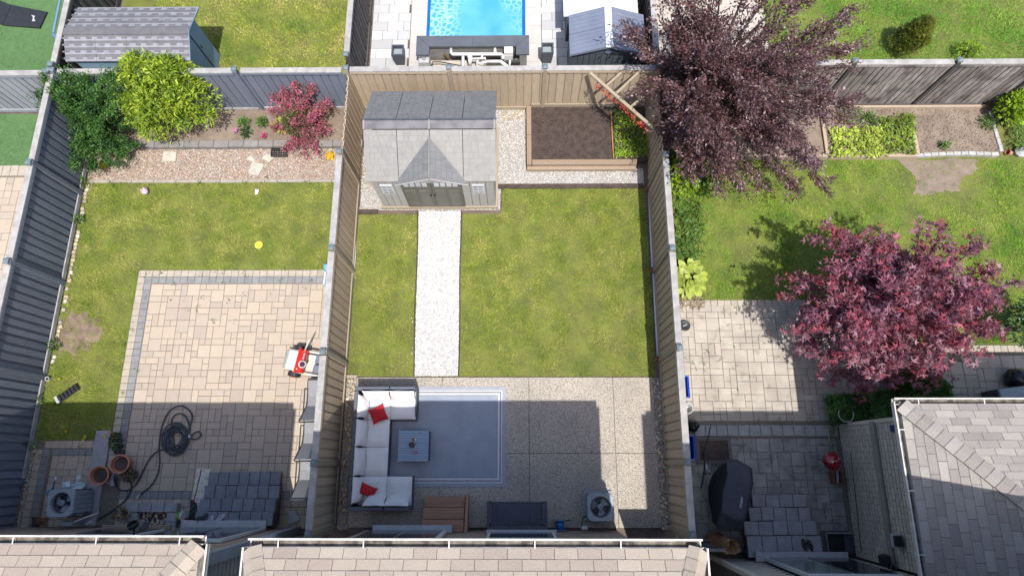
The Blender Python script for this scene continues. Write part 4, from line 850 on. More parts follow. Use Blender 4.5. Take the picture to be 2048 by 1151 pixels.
# ------------------------------------------------------------ raised planting bed with timbers
T = thing('raised_bed', 'raised bed of bare dark soil framed with brown timbers behind the lawn', 'planter', (1.4, 8.5, 0))
m_tim = wood('bed_timber', S(186, 164, 140), S(158, 136, 116), rnd=.12)
for k in range(2): MB().box((.29, 7.62 + .88 * k + .44, .115), (.13, .87, .2), ch=.006).build('timber', m_tim, T)
MB().box((1.76, 7.69, .112), (2.78, .15, .22), ch=.006).build('timber', m_tim, T); MB().box((1.68, 7.56, .07), (2.9, .1, .14), ch=.006).build('timber', m_tim, T)
MB().box((1.9, 8.57, .08), (3.08, 1.66, .16)).build('soil', m_dark_soil, T)
pebbles('soil_clod', [(.4, 7.8), (2.45, 7.8), (2.45, 9.35), (.4, 9.35)], m_dark_soil, 900, .045, seed=50, z=.15, parent=T)
MB().tube([(*G(1222, 224, .22), .22), (*G(1227, 316, .22), .22)], .018, 6).build('divider', M('orange_wood', S(214, 160, 100), S(190, 136, 80)), T)
MB().box((1.9, 9.4, .22), (3.1, .05, .12)).build('back_board', m_tanp, T)
# trellis across the corner with a garland of red leaves
T = thing('corner_trellis', 'diagonal timber trellis hung with red leaves across the back right fence corner', 'trellis', (2.9, 8.8, 0))
pa, pb = Vector((*G(1180, 146, 1.93), 1.93)), Vector((*G(1313, 262, 1.93), 1.93)); b = MB(); d = pb - pa
b.box((pa + pb) / 2, (d.length, .075, .05), rot=(0, 0, math.atan2(d.y, d.x)), ch=.004); b.build('front_beam', m_tanp, T)
for (a, c) in (((1213, 172), (1242, 146)), ((1233, 187), (1276, 146)), ((1262, 214), (1312, 172))):
    p, r2 = Vector((*G(*a, 1.89), 1.89)), Vector((*G(*c, 1.89), 1.89)); dd = r2 - p; MB().box((p + r2) / 2, (dd.length, .06, .045), rot=(0, 0, math.atan2(dd.y, dd.x)), ch=.003).build('cross_beam', m_tanp, T)
n = 330; rg = np.random.default_rng(5); tt = rg.uniform(.12, .93, n); PP = np.array(pa)[None] + tt[:, None] * np.array(d)[None] + rg.normal(0, .035, (n, 3)) + np.array([-.03, -.07, -.1])
leaves('red_garland', PP, rg.normal(0, 1, (n, 3)), .055, M('red_garland_leaf', S(206, 66, 52), S(170, 40, 38), scale=9, rnd=.3, rcols=[S(210, 70, 50), S(190, 40, 44), S(222, 110, 80), S(200, 150, 90)]), 'oval', 6, parent=T)

# ------------------------------------------------------------ centre patio furniture
m_rug = M('rug_blue_grey', S(174, 182, 196), S(160, 168, 183), scale=3, rough=.95, bump=.4, bscale=160, speck=[(80, .5, .7, S(192, 202, 220), .4)])
m_rug_w = M('rug_pale_band', S(236, 234, 238), S(226, 224, 230), scale=9, rough=.95, bump=.4, bscale=160); m_rug_d = M('rug_dark_band', S(160, 164, 178), S(150, 154, 168), scale=9, rough=.95, bump=.4, bscale=160); m_rug_m = M('rug_mid_band', S(184, 186, 196), S(174, 176, 188), scale=9, rough=.95, bump=.4, bscale=160)
T = thing('rug', 'large blue-grey patio rug with pale border lines under the coffee table', 'rug', (-1.9, .6, .03))
rx0, rx1, ry0, ry1 = -3.5, G(1012, 870)[0], G(1000, 973)[1], G(1000, 773)[1]
def ring(i0, i1, z, nm, mm):
    b = MB()
    for (xa, xb, ya, yb) in ((rx0 + i0, rx1 - i0, ry0 + i0, ry0 + i1), (rx0 + i0, rx1 - i0, ry1 - i1, ry1 - i0), (rx0 + i0, rx0 + i1, ry0 + i1, ry1 - i1), (rx1 - i1, rx1 - i0, ry0 + i1, ry1 - i1)): b.box(((xa + xb) / 2, (ya + yb) / 2, z - .004), (xb - xa, yb - ya, .008))
    b.build(nm, mm, T)
ring(0, .09, .042, 'outer_band', m_rug_m); ring(.0905, .115, .0425, 'pale_band', m_rug_w); ring(.1155, .155, .042, 'dark_band', m_rug_d); ring(.1555, .2, .0425, 'pale_band', m_rug_w); ring(.2005, .222, .042, 'dark_band', m_rug_d)
MB().box(((rx0 + rx1) / 2, (ry0 + ry1) / 2, .037), (rx1 - rx0 - .445, ry1 - ry0 - .445, .01)).build('field', m_rug, T)
def wicker(name):
    if name in MATS: return MATS[name]
    m, nt, p = node_mat(name); MATS[name] = m; g = nt.nodes.new('ShaderNodeNewGeometry').outputs['Position']; mp = nt.nodes.new('ShaderNodeMapping'); mp.inputs['Rotation'].default_value = (.4, .3, 0); nt.links.new(g, mp.inputs[0])
    w1 = nt.nodes.new('ShaderNodeTexWave'); w1.inputs['Scale'].default_value = 17; nt.links.new(g, w1.inputs[0]); w2 = nt.nodes.new('ShaderNodeTexWave'); w2.bands_direction = 'Y'; w2.inputs['Scale'].default_value = 17; nt.links.new(g, w2.inputs[0])
    f = mth(nt, 'MULTIPLY', w1.outputs['Fac'], w2.outputs['Fac']); nt.links.new(ramp(nt, f, [(.1, S(72, 76, 90)), (.6, S(136, 142, 156))]), p.inputs['Base Color']); p.inputs['Roughness'].default_value = .6
    b = nt.nodes.new('ShaderNodeBump'); b.inputs['Strength'].default_value = .5; nt.links.new(f, b.inputs['Height']); nt.links.new(b.outputs[0], p.inputs['Normal']); return m
m_wick = wicker('grey_wicker'); m_cush = M('white_cushion', S(252, 250, 250), S(246, 245, 246), scale=3, rough=.9, bump=.25, bscale=14); m_red = M('red_fabric', S(214, 26, 44), S(190, 18, 34), scale=6, rough=.85, bump=.3, bscale=20)
def cushion(parent, name, c, d, rz=0, tilt=(0, 0), mat=None, puff=.35, seed=0, pinch=.0, n=9):
    """soft pillow: rounded box grid, thick in the middle"""
    rg = random.Random(seed + int(c[0] * 97) + int(c[1] * 31)); w, l, h = d; vs = []; fs = []
    ph = [rg.uniform(0, 6.28) for _ in range(4)]
    for top in (1, -1):
        for j in range(n):
            for i in range(n):
                u, v = -1 + 2 * i / (n - 1), -1 + 2 * j / (n - 1); e = max(0, (1 - abs(u) ** 6)) ** .5 * max(0, (1 - abs(v) ** 6)) ** .5; e2 = (1 - u * u * puff) * (1 - v * v * puff)
                sh = 1 - pinch * (1 - abs(u) ** 2) * (abs(v) ** 3); sv = 1 - pinch * (1 - abs(v) ** 2) * (abs(u) ** 3)
                wr = .012 * math.sin(u * 5 + ph[0]) * math.sin(v * 4 + ph[1]) * e + .008 * math.sin(v * 9 + ph[2] + u * 3) * e
                vs.append((u * w / 2 * sv, v * l / 2 * sh, top * (h / 2) * e * e2 + wr))
    N = n * n
    for t in range(2):
        for j in range(n - 1):
            for i in range(n - 1):
                a = t * N + j * n + i; q_ = (a, a + 1, a + n + 1, a + n); fs.append(q_ if t == 0 else q_[::-1])
    R = Euler((tilt[0], tilt[1], rz), 'XYZ').to_matrix(); b = MB(); b.add([R @ Vector(v) + Vector(c) for v in vs], fs, .5)
    o = b.build(name, mat or m_cush, parent, smooth=True); return o
T = thing('sectional_sofa', 'U-shaped grey wicker sectional sofa with white cushions on the left of the patio', 'sofa', (-3.3, .35, .03))
X0, XS, XR = -3.86, -3.04, -2.43; Yt, Yb = 1.72, -1.06
def seatbox(x0, x1, y0, y1): MB().box(((x0 + x1) / 2, (y0 + y1) / 2, .17), (x1 - x0 - .006, y1 - y0 - .006, .27), ch=.012).build('seat_base', m_wick, T)
def backrest(x0, x1, y0, y1): MB().box(((x0 + x1) / 2, (y0 + y1) / 2, .33), (x1 - x0 - .006, y1 - y0 - .006, .6), ch=.015).build('backrest', m_wick, T)
ys = [Yt, G(700, 838, .45)[1] - .0, G(700, 893, .45)[1], G(700, 951, .45)[1], Yb]
for a, c in ((ys[1], ys[0] - .1), (ys[2], ys[1]), (ys[3], ys[2]), (ys[4] + .1, ys[3])): seatbox(X0 + .1, XS, a, c); backrest(X0, X0 + .1, a, c)
XM = (XS + XR) / 2
seatbox(XS + .004, XR, ys[1] - .02, Yt - .1); seatbox(XS + .004, XR - .02, Yb + .1, ys[3])
backrest(X0 + .0, XS + .0, Yt - .1, Yt); backrest(XS + .005, XR, Yt - .1, Yt); backrest(X0, XS, Yb, Yb + .1); backrest(XS + .005, XR - .02, Yb, Yb + .1)
for a, c in ((ys[1], ys[0] - .12), (ys[2], ys[1]), (ys[3], ys[2]), (ys[4] + .12, ys[3])): cushion(T, 'seat_cushion', ((X0 + .12 + XS) / 2 + .04, (a + c) / 2, .37), (XS - X0 - .2, c - a - .006, .14), puff=.03, seed=1)
cushion(T, 'seat_cushion', ((XS + XR) / 2, (ys[1] + Yt - .1) / 2, .37), (XR - XS - .01, Yt - .12 - ys[1], .14), puff=.03, seed=2); cushion(T, 'seat_cushion', ((XS + XR) / 2 - .01, (ys[3] + Yb + .1) / 2, .37), (XR - XS - .03, ys[3] - Yb - .12, .14), puff=.03, seed=3)
for k, (a, c) in enumerate(((ys[1] + .02, ys[0] - .2), (ys[2], ys[1]), (ys[3], ys[2]), (ys[4] + .16, ys[3]))): cushion(T, 'back_cushion', (X0 + .22, (a + c) / 2, .58), (.42, c - a - .01, .17), tilt=(0, 1.12), puff=.45, seed=10 + k, pinch=.06)
for k, (a, c) in enumerate(((X0 + .2, XS + .02), (XS + .02, XR))): cushion(T, 'back_cushion', ((a + c) / 2, Yt - .22, .58), (c - a - .01, .42, .17), tilt=(1.12, 0), puff=.45, seed=20 + k, pinch=.06)
for k, (a, c) in enumerate(((X0 + .36, XS + .04), (XS + .02, XR - .03))): cushion(T, 'back_cushion', ((a + c) / 2, Yb + .24, .57), (c - a - .01, .44, .17), tilt=(-1.0, 0), puff=.45, seed=30 + k, pinch=.06)
MB().box((XR - .01, (ys[1] + Yt) / 2 + .02, .2), (.03, Yt - ys[1] - .1, .4), ch=.006).build('side_panel', m_wick, T)
t = cushion(None, 'throw_pillow', (*G(757, 828, .5), .53), (.38, .38, .13), rz=.42, tilt=(.1, .15), mat=m_red, puff=.6, seed=40, pinch=.12); setp(t, 'square red throw pillow on the corner seat of the sofa, half in sun', 'pillow', 'red throw pillows on the sofa')
t = cushion(None, 'throw_pillow', (*G(736, 980, .55), .57), (.4, .25, .13), rz=-.42, tilt=(-.15, .3), mat=m_red, puff=.6, seed=41, pinch=.12); setp(t, 'oblong red throw pillow on the shaded lower end of the sofa', 'pillow', 'red throw pillows on the sofa')
T = thing('coffee_table', 'square blue-grey slatted coffee table on the rug', 'table', (-2.46, .36, .04)); m_tab = M('blue_grey_table', S(150, 178, 202), S(132, 160, 186), scale=5, rough=.35, rnd=.05, stretch=(1, 12, 1))
tx0, tx1, ty0, ty1 = -2.81, -2.1, 0.02, .71
for k in range(12):
    w = (ty1 - ty0) / 12; MB().box(((tx0 + tx1) / 2, ty0 + w * (k + .5), .40), (tx1 - tx0, w - .004, .02), ch=.003, r=random.random()).build('slat', m_tab, T)
MB().box(((tx0 + tx1) / 2, (ty0 + ty1) / 2, .215), (tx1 - tx0 - .02, ty1 - ty0 - .02, .34), ch=.01).build('base', m_wick, T); MB().box(((tx0 + tx1) / 2, (ty0 + ty1) / 2, .386), (tx1 - tx0 - .01, ty1 - ty0 - .01, .01)).build('top_frame', m_dgrey, T)
x, y = G(823, 889, .47); T = thing('candle_bowl', 'dark round candle bowl in the middle of the coffee table', 'bowl', (x, y, .41)); MB().lathe((x, y, .41), [(.04, 0), (.065, .03), (.062, .08), (.05, .08), (.048, .06), (0, .06)], 18).build('bowl', m_black, T, smooth=True); MB().lathe((x, y, .47), [(.045, 0), (0, .004)], 14).build('wax', M('brown_wax', S(120, 92, 84), S(100, 76, 70)), T)
x, y = G(828, 877, .47); T = thing('ornament', 'small orange and white ornament, farthest from the house on the coffee table', 'ornament', (x, y, .41)); MB().lathe((x - .02, y, .41), [(.02, 0), (.032, .03), (.02, .06), (0, .07)], 10).build('orange_part', M('orange_clay', S(200, 130, 90), S(170, 100, 70)), T, smooth=True); MB().lathe((x + .03, y - .02, .41), [(.02, 0), (.034, .03), (.02, .05), (0, .055)], 10).build('white_part', m_white, T, smooth=True)
x, y = G(830, 903, .47); T = thing('small_cup', 'tiny pink-patterned cup, nearest the house on the coffee table', 'cup', (x, y, .41)); MB().lathe((x, y, .41), [(.025, 0), (.036, .05), (.03, .05), (.022, .02), (0, .02)], 14).build('cup', M('pink_china', S(226, 190, 196), S(190, 100, 120), scale=30), T, smooth=True)
# wooden steps
T = thing('deck_steps', 'three brown composite steps rising to the patio door beside the sofa', 'steps', (-1.72, -1.2, .03)); m_dk = M('brown_decking', S(196, 146, 118), S(176, 128, 104), scale=5, stretch=(.5, 8, 8), rough=.7, rnd=.04, bump=.3)
x0, x1 = G(849, 1000, .3)[0], G(929, 1000, .3)[0]
for k, (ya, yb_, z) in enumerate(((-.76, -1.0, .2), (-1.0, -1.24, .38), (-1.24, -1.50, .56))):
    for j in range(2): MB().box(((x0 + x1) / 2, ya - (ya - yb_) * (j + .5) / 2, z), (x1 - x0 + .02, (ya - yb_) / 2 - (.004 if j == 0 else -.003), .03), ch=.003).build('tread', m_dk, T)
    MB().box(((x0 + x1) / 2, ya - .02, z - .1), (x1 - x0 - .03, .02, .18)).build('riser', M('brown_riser', S(110, 82, 72), S(96, 72, 64)), T)
b = MB(); b.add([(x1 + .03, -.74, .03), (x1 + .03, -1.5, .03), (x1 + .03, -1.5, .62), (x1 + .03, -.74, .23), (x1 + .09, -.74, .03), (x1 + .09, -1.5, .03), (x1 + .09, -1.5, .62), (x1 + .09, -.74, .23)], [(0, 1, 2, 3), (7, 6, 5, 4), (0, 4, 5, 1), (1, 5, 6, 2), (2, 6, 7, 3), (3, 7, 4, 0)]); b.build('side_board', m_dk, T)
MB().box((-2.35, -1.42, .74), (1.75, .16, .06), ch=.008).build('landing', m_sill, T)
# bench
T = thing('patio_bench', 'dark charcoal patio bench with slotted backrest against the house wall', 'bench', (-.05, -1.15, .03)); m_bn = M('charcoal_bench', S(74, 82, 98), S(62, 70, 86), scale=9, rough=.5, rnd=.04)
bx0, bx1 = G(982, 1030, .42)[0], G(1086, 1030, .42)[0]; n = 16
for k in range(n): MB().box((bx0 + (bx1 - bx0) * (k + .5) / n, -1.1, .42), ((bx1 - bx0) / n - .006, .4, .03), ch=.003).build('seat_slat', m_bn, T)
MB().box(((bx0 + bx1) / 2, -.885, .4), (bx1 - bx0, .04, .08), ch=.005).build('front_rail', m_bn, T)
for x in (bx0 - .045, bx1 + .045): MB().box((x, -1.12, .60), (.075, .56, .035), ch=.008).build('armrest', m_bn, T); MB().box((x, -.9, .31), (.05, .05, .56)).build('leg', m_bn, T); MB().box((x, -1.36, .4), (.05, .05, .76)).build('leg', m_bn, T)
MB().box(((bx0 + bx1) / 2, -1.40, .82), (bx1 - bx0 + .12, .06, .05), ch=.01).build('back_rail', m_bn, T); MB().box(((bx0 + bx1) / 2, -1.33, .50), (bx1 - bx0, .05, .05)).build('back_rail', m_bn, T)
for k in range(14): MB().box((bx0 + (bx1 - bx0) * (k + .5) / 14, -1.365, .66), (.05, .02, .32), rot=(.18, 0, 0)).build('back_slat', m_bn, T)
# air conditioners
def ac_unit(label, x, y, z=.62, rz=0, wall=False):
    T = thing('air_conditioner', label, 'air conditioner', (x, y, .03), rz=rz, group='air conditioning units'); m_ac = m_metal
    def rr(w, r=.09, n=5): 
        out = []
        for cx, cy, a0 in ((w - r, w - r, 0), (-w + r, w - r, 1.5708), (-w + r, -w + r, 3.1416), (w - r, -w + r, 4.7124)):
            for k in range(n): a = a0 + 1.5708 * k / (n - 1); out.append((cx + r * math.cos(a), cy + r * math.sin(a)))
        return out
    B = lambda mb, nm, mm, par=T, sm=False: mb.build(nm, mm, par, local=True, smooth=sm)
    B(MB().box((0, 0, .03), (.66, .66, .05), ch=.01), 'pad', m_step)
    b = MB(); b.prism(rr(.27), .07, z - .21)
    for s in range(4): b.box((math.cos(s * 1.5708) * .265, math.sin(s * 1.5708) * .265, z - .12), (.012, .44, .2), rot=(0, 0, s * 1.5708))
    B(b, 'body', M('ac_louvre_metal', S(140, 148, 156), S(126, 134, 142), rough=.5))
    for s in range(4):
        for k in range(5): 
            c, sn = math.cos(s * 1.5708), math.sin(s * 1.5708); xx, yy = .272, -.2 + .1 * k; B(MB().box((c * xx - sn * yy, sn * xx + c * yy, z / 2 + .02), (.012, .075, z - .16), rot=(0, 0, s * 1.5708)), 'louvre', m_ac)
    n = 32; O = rr(.30, .1, 9); I = []
    O = []
    for q_ in range(48):
        an = 6.28318 * q_ / 48; ca, sa = math.cos(an), math.sin(an); rr_ = .3 / max(abs(ca), abs(sa)); rr_ = min(rr_, .372); O.append((rr_ * ca, rr_ * sa)); I.append((.228 * ca, .228 * sa))
    k = len(O); b = MB(); b.add([(p[0], p[1], z - .05) for p in O] + [(p[0], p[1], z) for p in O] + [(p[0] * .96, p[1] * .96, z + .012) for p in O] + [(p[0], p[1], z + .004) for p in I] + [(p[0] * .96, p[1] * .96, z - .09) for p in I],
        [(j * k + i, j * k + (i + 1) % k, (j + 1) * k + (i + 1) % k, (j + 1) * k + i) for j in range(4) for i in range(k)]); B(b, 'top_panel', m_ac)
    B(MB().lathe((0, 0, z - .2), [(.205, 0), (0, .001)], 24), 'fan_well', m_black)
    for kk in range(3):
        b = MB(); a0 = kk * 2.094 + .3; vs = []; 
        for i in range(6):
            a = a0 + i * .22; vs += [(.05 * math.cos(a), .05 * math.sin(a), z - .12 - i * .008), (.195 * math.cos(a - .1), .195 * math.sin(a - .1), z - .10 - i * .014)]
        b.add(vs, [(2 * i, 2 * i + 1, 2 * i + 3, 2 * i + 2) for i in range(5)]); B(b, 'fan_blade', M('fan_blade_grey', S(170, 178, 186), S(156, 164, 172), rough=.4))
    B(MB().lathe((0, 0, z - .08), [(.065, 0), (.065, .05), (.05, .06), (0, .06)], 20), 'fan_motor', m_ac)
    g = MB()
    for r_ in (.11, .17): g.lathe((0, 0, z - .002), [(r_ - .001, 0), (r_ + .001, 0), (r_ + .001, .002), (r_ - .001, .002), (r_ - .001, 0)], 28, cap=False)
    for a in range(8): g.box((.1 * math.cos(a * .785), .1 * math.sin(a * .785), z + .001), (.2, .0018, .002), rot=(0, 0, a * .785))
    B(g, 'fan_guard', m_dgrey)
    for a in range(4): B(MB().lathe((.03 * math.cos(a * 1.57 + .78), .03 * math.sin(a * 1.57 + .78), z - .018), [(.008, 0), (0, .004)], 8), 'bolt', m_black)
    return T
ac1 = ac_unit('grey air conditioner on the centre patio by the house wall', *G(1201, 1013, .62), z=.62)
MB().tube([(-.26, -.2, .3), (-.36, -.25, .2), (-.4, -.4, .25), (-.4, -.5, .3)], .016, 6).build('conduit', m_black, ac1, local=True); MB().box((-.37, -.44, .55), (.13, .06, .2), ch=.01).build('shut_off_box', m_sill, ac1, local=True)
ac2 = ac_unit('grey louvred air conditioner in the lower left corner beside the blue toy', *[a + c for a, c in zip(G(121, 1005, .78), (.02, .0))], z=.78, rz=.07)
MB().box((.2, -.28, .4), (.06, .03, .12)).build('label_plate', m_white, ac2, local=True)
# hose reel
x, y = G(1120, 1050, .2); T = thing('hose_reel', 'bright blue hose reel on the floor between bench and air conditioner', 'hose reel', (x, y, .03)); MB().lathe((x, y - .1, .2), [(.09, 0), (.09, .2), (0, .2)], 16, axis=(0, 1, 0)).build('hose', M('blue_hose', S(20, 120, 200), S(14, 100, 180), rough=.35), T, smooth=True)
for dy in (-.1, .11): MB().lathe((x, y + dy, .2), [(.15, 0), (.15, .015), (0, .015)], 20, axis=(0, 1, 0)).build('flange', M('grey_flange', S(150, 160, 166), S(130, 140, 148)), T)
MB().tube([(x + .08, y + .1, .2), (x + .2, y + .12, .24), (x + .27, y + .1, .2)], .012, 5).build('handle', m_black, T)
# clay saddles on the right fence strip
for k, (px, py) in enumerate(((1294, 377), (1304, 542), (1314, 718))):
    x, y = G(px, py, .12); b = MB(); b.lathe((x, y, .05), [(.055, 0), (.045, .07), (.02, .11), (0, .12)], 10); b.box((x + .03, y + .04, .12), (.03, .06, .09), rot=(.3, .2, .4)); 
    setp(b.build('clay_ornament', M('rusty_clay', S(186, 112, 70), S(140, 84, 56), scale=20), None, loc=(x, y, .03)), 'small rust-coloured ornament at the foot of the right fence, %s' % ('nearest the raised bed', 'halfway along the lawn', 'nearest the patio')[k], 'ornament', 'rust-coloured ornaments along the right fence')
# ------------------------------------------------------------ left yard things
m_terra = M('terracotta', S(222, 150, 120), S(200, 126, 102), scale=8, rough=.8, bump=.2)
def pot(label, px, py, r, h, mat, fill=None, tilt=(0, 0), group=None, z0=.04):
    x, y = G(px, py, h); T = thing('flower_pot', label, 'pot', (x, y, z0), group=group); ax = (tilt[0], tilt[1], 1)
    MB().lathe((x, y, z0), [(r * .66, 0), (r * .92, h * .82), (r * 1.0, h * .82), (r * 1.02, h), (r * .88, h), (r * .84, h * .72), (0, h * .70)], 28, axis=ax).build('pot', mat, T, smooth=False)
    MB().lathe((x + tilt[0] * h * .7, y + tilt[1] * h * .7, z0 + h * .70), [(r * .84, 0), (r * .5, .02), (0, .015)], 18, axis=ax).build('soil', m_dark_soil, T); return T
pot('terracotta pot with bare soil, leftmost of the two by the black flower tray', 196, 950, .215, .34, m_terra, tilt=(.12, 0), group='large terracotta pots'); pot('terracotta pot with bare soil, nearest the seedling tray', 238, 927, .215, .34, m_terra, tilt=(.1, 0), group='large terracotta pots')
T = pot('black plastic pot of dried stalks right of the terracotta pots', 258, 949, .16, .24, m_black)
P, D = clumps([(T.location.x, T.location.y, .25, .12, .12, .1)], 160, 3); leaves('dried_stalks', P, D, .09, M('dry_stalk', S(150, 130, 100), S(100, 84, 70), rnd=.3), 'long', 3, parent=T)
T = pot('small pale clay pot of dry twigs on the corner of the paver planter', 259, 1026, .1, .16, M('pale_clay', S(196, 180, 140), S(170, 150, 116)), z0=.2)
P, D = clumps([(T.location.x - .03, T.location.y, .4, .12, .1, .1)], 120, 4); leaves('twigs', P, D, .1, MATS['dry_stalk'], 'long', 4, parent=T)
def rag(name, label, cat, px, py, w, l, h, mat, seed, z=.04, n=12, cr=.6, rz=0):
    x, y = G(px, py, z); rg = random.Random(seed); vs = []; ph = [rg.uniform(0, 6.28) for _ in range(6)]; b = MB()
    for j in range(n):
        for i in range(n):
            u, v = -1 + 2 * i / (n - 1), -1 + 2 * j / (n - 1); k = 1 - .25 * math.sin(3 * math.atan2(v, u) + ph[0]) * math.hypot(u, v) * .6
            zz = h * (abs(math.sin(u * 4 + ph[1] + v)) * .5 + abs(math.sin(v * 5 + ph[2] - u * 2)) * .4) * (1 - .6 * max(abs(u), abs(v)))
            a, c = u * w / 2 * k, v * l / 2 * k; vs.append((x + a * math.cos(rz) - c * math.sin(rz), y + a * math.sin(rz) + c * math.cos(rz), z + .01 + zz))
    b.add(vs, [(j * n + i, j * n + i + 1, (j + 1) * n + i + 1, (j + 1) * n + i) for j in range(n - 1) for i in range(n - 1)], .5)
    return setp(b.build(name, mat, None, smooth=True, loc=(x, y, z)), label, cat)
rag('towel', 'crumpled pale lilac cloth lying between the terracotta pots', 'cloth', 221, 953, .24, .34, .12, M('lilac_cloth', S(206, 208, 224), S(190, 192, 212)), 3)
# garden hose
m_hose = M('black_hose', S(62, 68, 80), S(52, 58, 70), scale=10, rough=.4)
cx, cy = G(355, 878); pts = []; rg = random.Random(8)
for k in range(150):
    a = k * .36 + .0; turn = k * .36 / 6.283; r = .17 + .17 * ((math.sin(turn * 2.3) + 1) / 2) ; ox, oy = .04 * math.sin(turn * 1.7), .05 * math.cos(turn * 2.9)
    pts.append((cx + ox + r * .92 * math.cos(a), cy + oy + r * 1.05 * math.sin(a), .065 + .012 * (k % 17) / 2 * .4 + .03 * (math.sin(a * 1.3) + 1) / 2))
def hp(l, z=.06): return [(*G(a, c, z), z) for a, c in l]
def spline(P, n=8):
    out = []; P = [Vector(p) for p in P]; Q = [P[0]] + P + [P[-1]]
    for i in range(1, len(Q) - 2):
        for k in range(n):
            t = k / n; a, b_, c_, d_ = Q[i - 1:i + 3]; out.append(.5 * ((2 * b_) + (-a + c_) * t + (2 * a - 5 * b_ + 4 * c_ - d_) * t * t + (-a + 3 * b_ - 3 * c_ + d_) * t ** 3))
    return out + [P[-1]]
T = thing('garden_hose', 'long black garden hose coiled and trailing across the left paver patio', 'hose', (cx, cy, .04))
MB().tube(pts, .0165, 7).build('coil', m_hose, T, smooth=True)
MB().tube(spline(hp([(362, 905), (350, 895), (345, 860), (343, 840), (352, 828), (366, 828), (375, 840), (380, 858), (378, 872), (395, 862), (402, 870), (390, 878), (372, 870), (376, 860), (382, 845), (384, 830), (376, 818), (360, 811), (340, 820), (326, 845), (320, 870), (318, 900), (319, 925), (314, 950), (300, 972), (280, 988)], .075)), .0165, 7).build('loop', m_hose, T, smooth=True)
MB().tube(spline(hp([(352, 900), (330, 897), (310, 905), (294, 925), (280, 955), (268, 972), (252, 980), (237, 977), (231, 968), (233, 956)], .065)), .0165, 7).build('trailing_length', m_hose, T, smooth=True)
MB().tube(spline(hp([(261, 962), (262, 978), (250, 1000), (225, 1020), (200, 1035), (178, 1045)], .06)), .0165, 7).build('feed_length', m_hose, T, smooth=True)
a, c = G(276, 992, .07); MB().tube([(a + .05, c + .06, .07), (a, c, .07), (a - .01, c - .05, .07)], [.02, .026, .034], 10).build('nozzle', m_sill, T); a, c = G(379, 872, .12); MB().box((a, c, .12), (.03, .07, .05), rot=(0, 0, .3)).build('tie', m_white, T)
a, c = G(178, 1045, .08); MB().box((a, c, .09), (.13, .06, .05), rot=(0, 0, .6), ch=.01).build('connector', m_white, T)
# seedling tray, flowers, lawn tray, mug
x, y = G(237, 886, .06); T = thing('seedling_tray', 'black seedling tray with a few green plants by the patio corner', 'tray', (x, y, .04), rz=0)
b = MB()
for i in range(2):
    for j in range(4): b.lathe((x + (i - .5) * .13 * .9 + j * .05 - .07, y + (j - 1.5) * -.13, .04), [(.045, 0), (.062, .08), (.052, .08), (.045, .05), (0, .05)], 10)
b.build('cells', m_black, T); P, D = clumps([(x - .02, y + .05, .16, .13, .2, .1)], 260, 7); leaves('seedlings', P, D, .05, M('seedling_green', S(104, 128, 60), S(80, 100, 50), rnd=.3, translucent=.2), 'oval', 7, parent=T)
x, y = G(135, 786, .05); T = thing('plant_tray', 'empty black plant tray with a pale grey label lying on the lawn edge', 'tray', (x, y, .03), rz=0); a = math.radians(38); c, s = math.cos(a), math.sin(a); b = MB()
for j in range(6): b.box((x + c * (-.2 + .09 * j), y + s * (-.2 + .09 * j), .07), (.075, .15, .07), rot=(0, 0, a), ch=.015, r=.5)
b.box((x, y, .045), (.56, .18, .03), rot=(0, 0, a)); b.build('cells', m_black, T); MB().box((x - c * .26, y - s * .26, .085), (.07, .19, .02), rot=(0, 0, a)).build('label', m_sill, T)
x, y = G(95, 757, .08); T = thing('mug', 'small white mug with dark contents at the lawn edge by the dark fence', 'mug', (x, y, 0)); MB().lathe((x, y, .0), [(.04, 0), (.055, .1), (.045, .1), (.04, .03), (0, .03)], 14).build('cup', m_white, T); MB().lathe((x, y, .075), [(.042, 0), (0, .002)], 12).build('contents', m_black, T)
def flower(px, py, col, lab, r=.035, z=.1, cat='flower'):
    x, y = G(px, py, z); T = thing('flower', lab, cat, (x, y, 0), group='small yellow and orange flowers in the left lawn'); b = MB(); rg = random.Random(px)
    for k in range(9): a = k * .698; b.add([(x, y, z), (x + r * math.cos(a - .3), y + r * math.sin(a - .3), z + .01), (x + r * 1.2 * math.cos(a), y + r * 1.2 * math.sin(a), z), (x + r * math.cos(a + .3), y + r * math.sin(a + .3), z + .01)], [(0, 1, 2, 3)], .5)
    b.build('petals', col, T); MB().tube([(x, y, 0), (x, y, z)], .006, 5).build('stalk', m_green_w, T)
m_yel = M('yellow_petal', S(236, 214, 40), S(226, 196, 20)); m_org = M('orange_petal', S(240, 150, 30), S(230, 130, 20))
flower(223, 867, m_org, 'orange flower at the corner of the left lawn', .05); flower(209, 871, m_yel, 'yellow flower beside the orange flower at the lawn corner', .03); flower(170, 873, m_yel, 'right yellow flower of the pair at the lower lawn edge', .035); flower(166, 879, m_yel, 'left yellow flower of the pair at the lower lawn edge', .028); flower(132, 862, m_yel, 'lone yellow flower in the shaded lawn above the pavers', .028); flower(107, 870, m_yel, 'leftmost tiny yellow flower near the dark fence', .02); flower(118, 757, m_yel, 'tiny yellow flower in the sunlit lawn below the bare patch', .02)
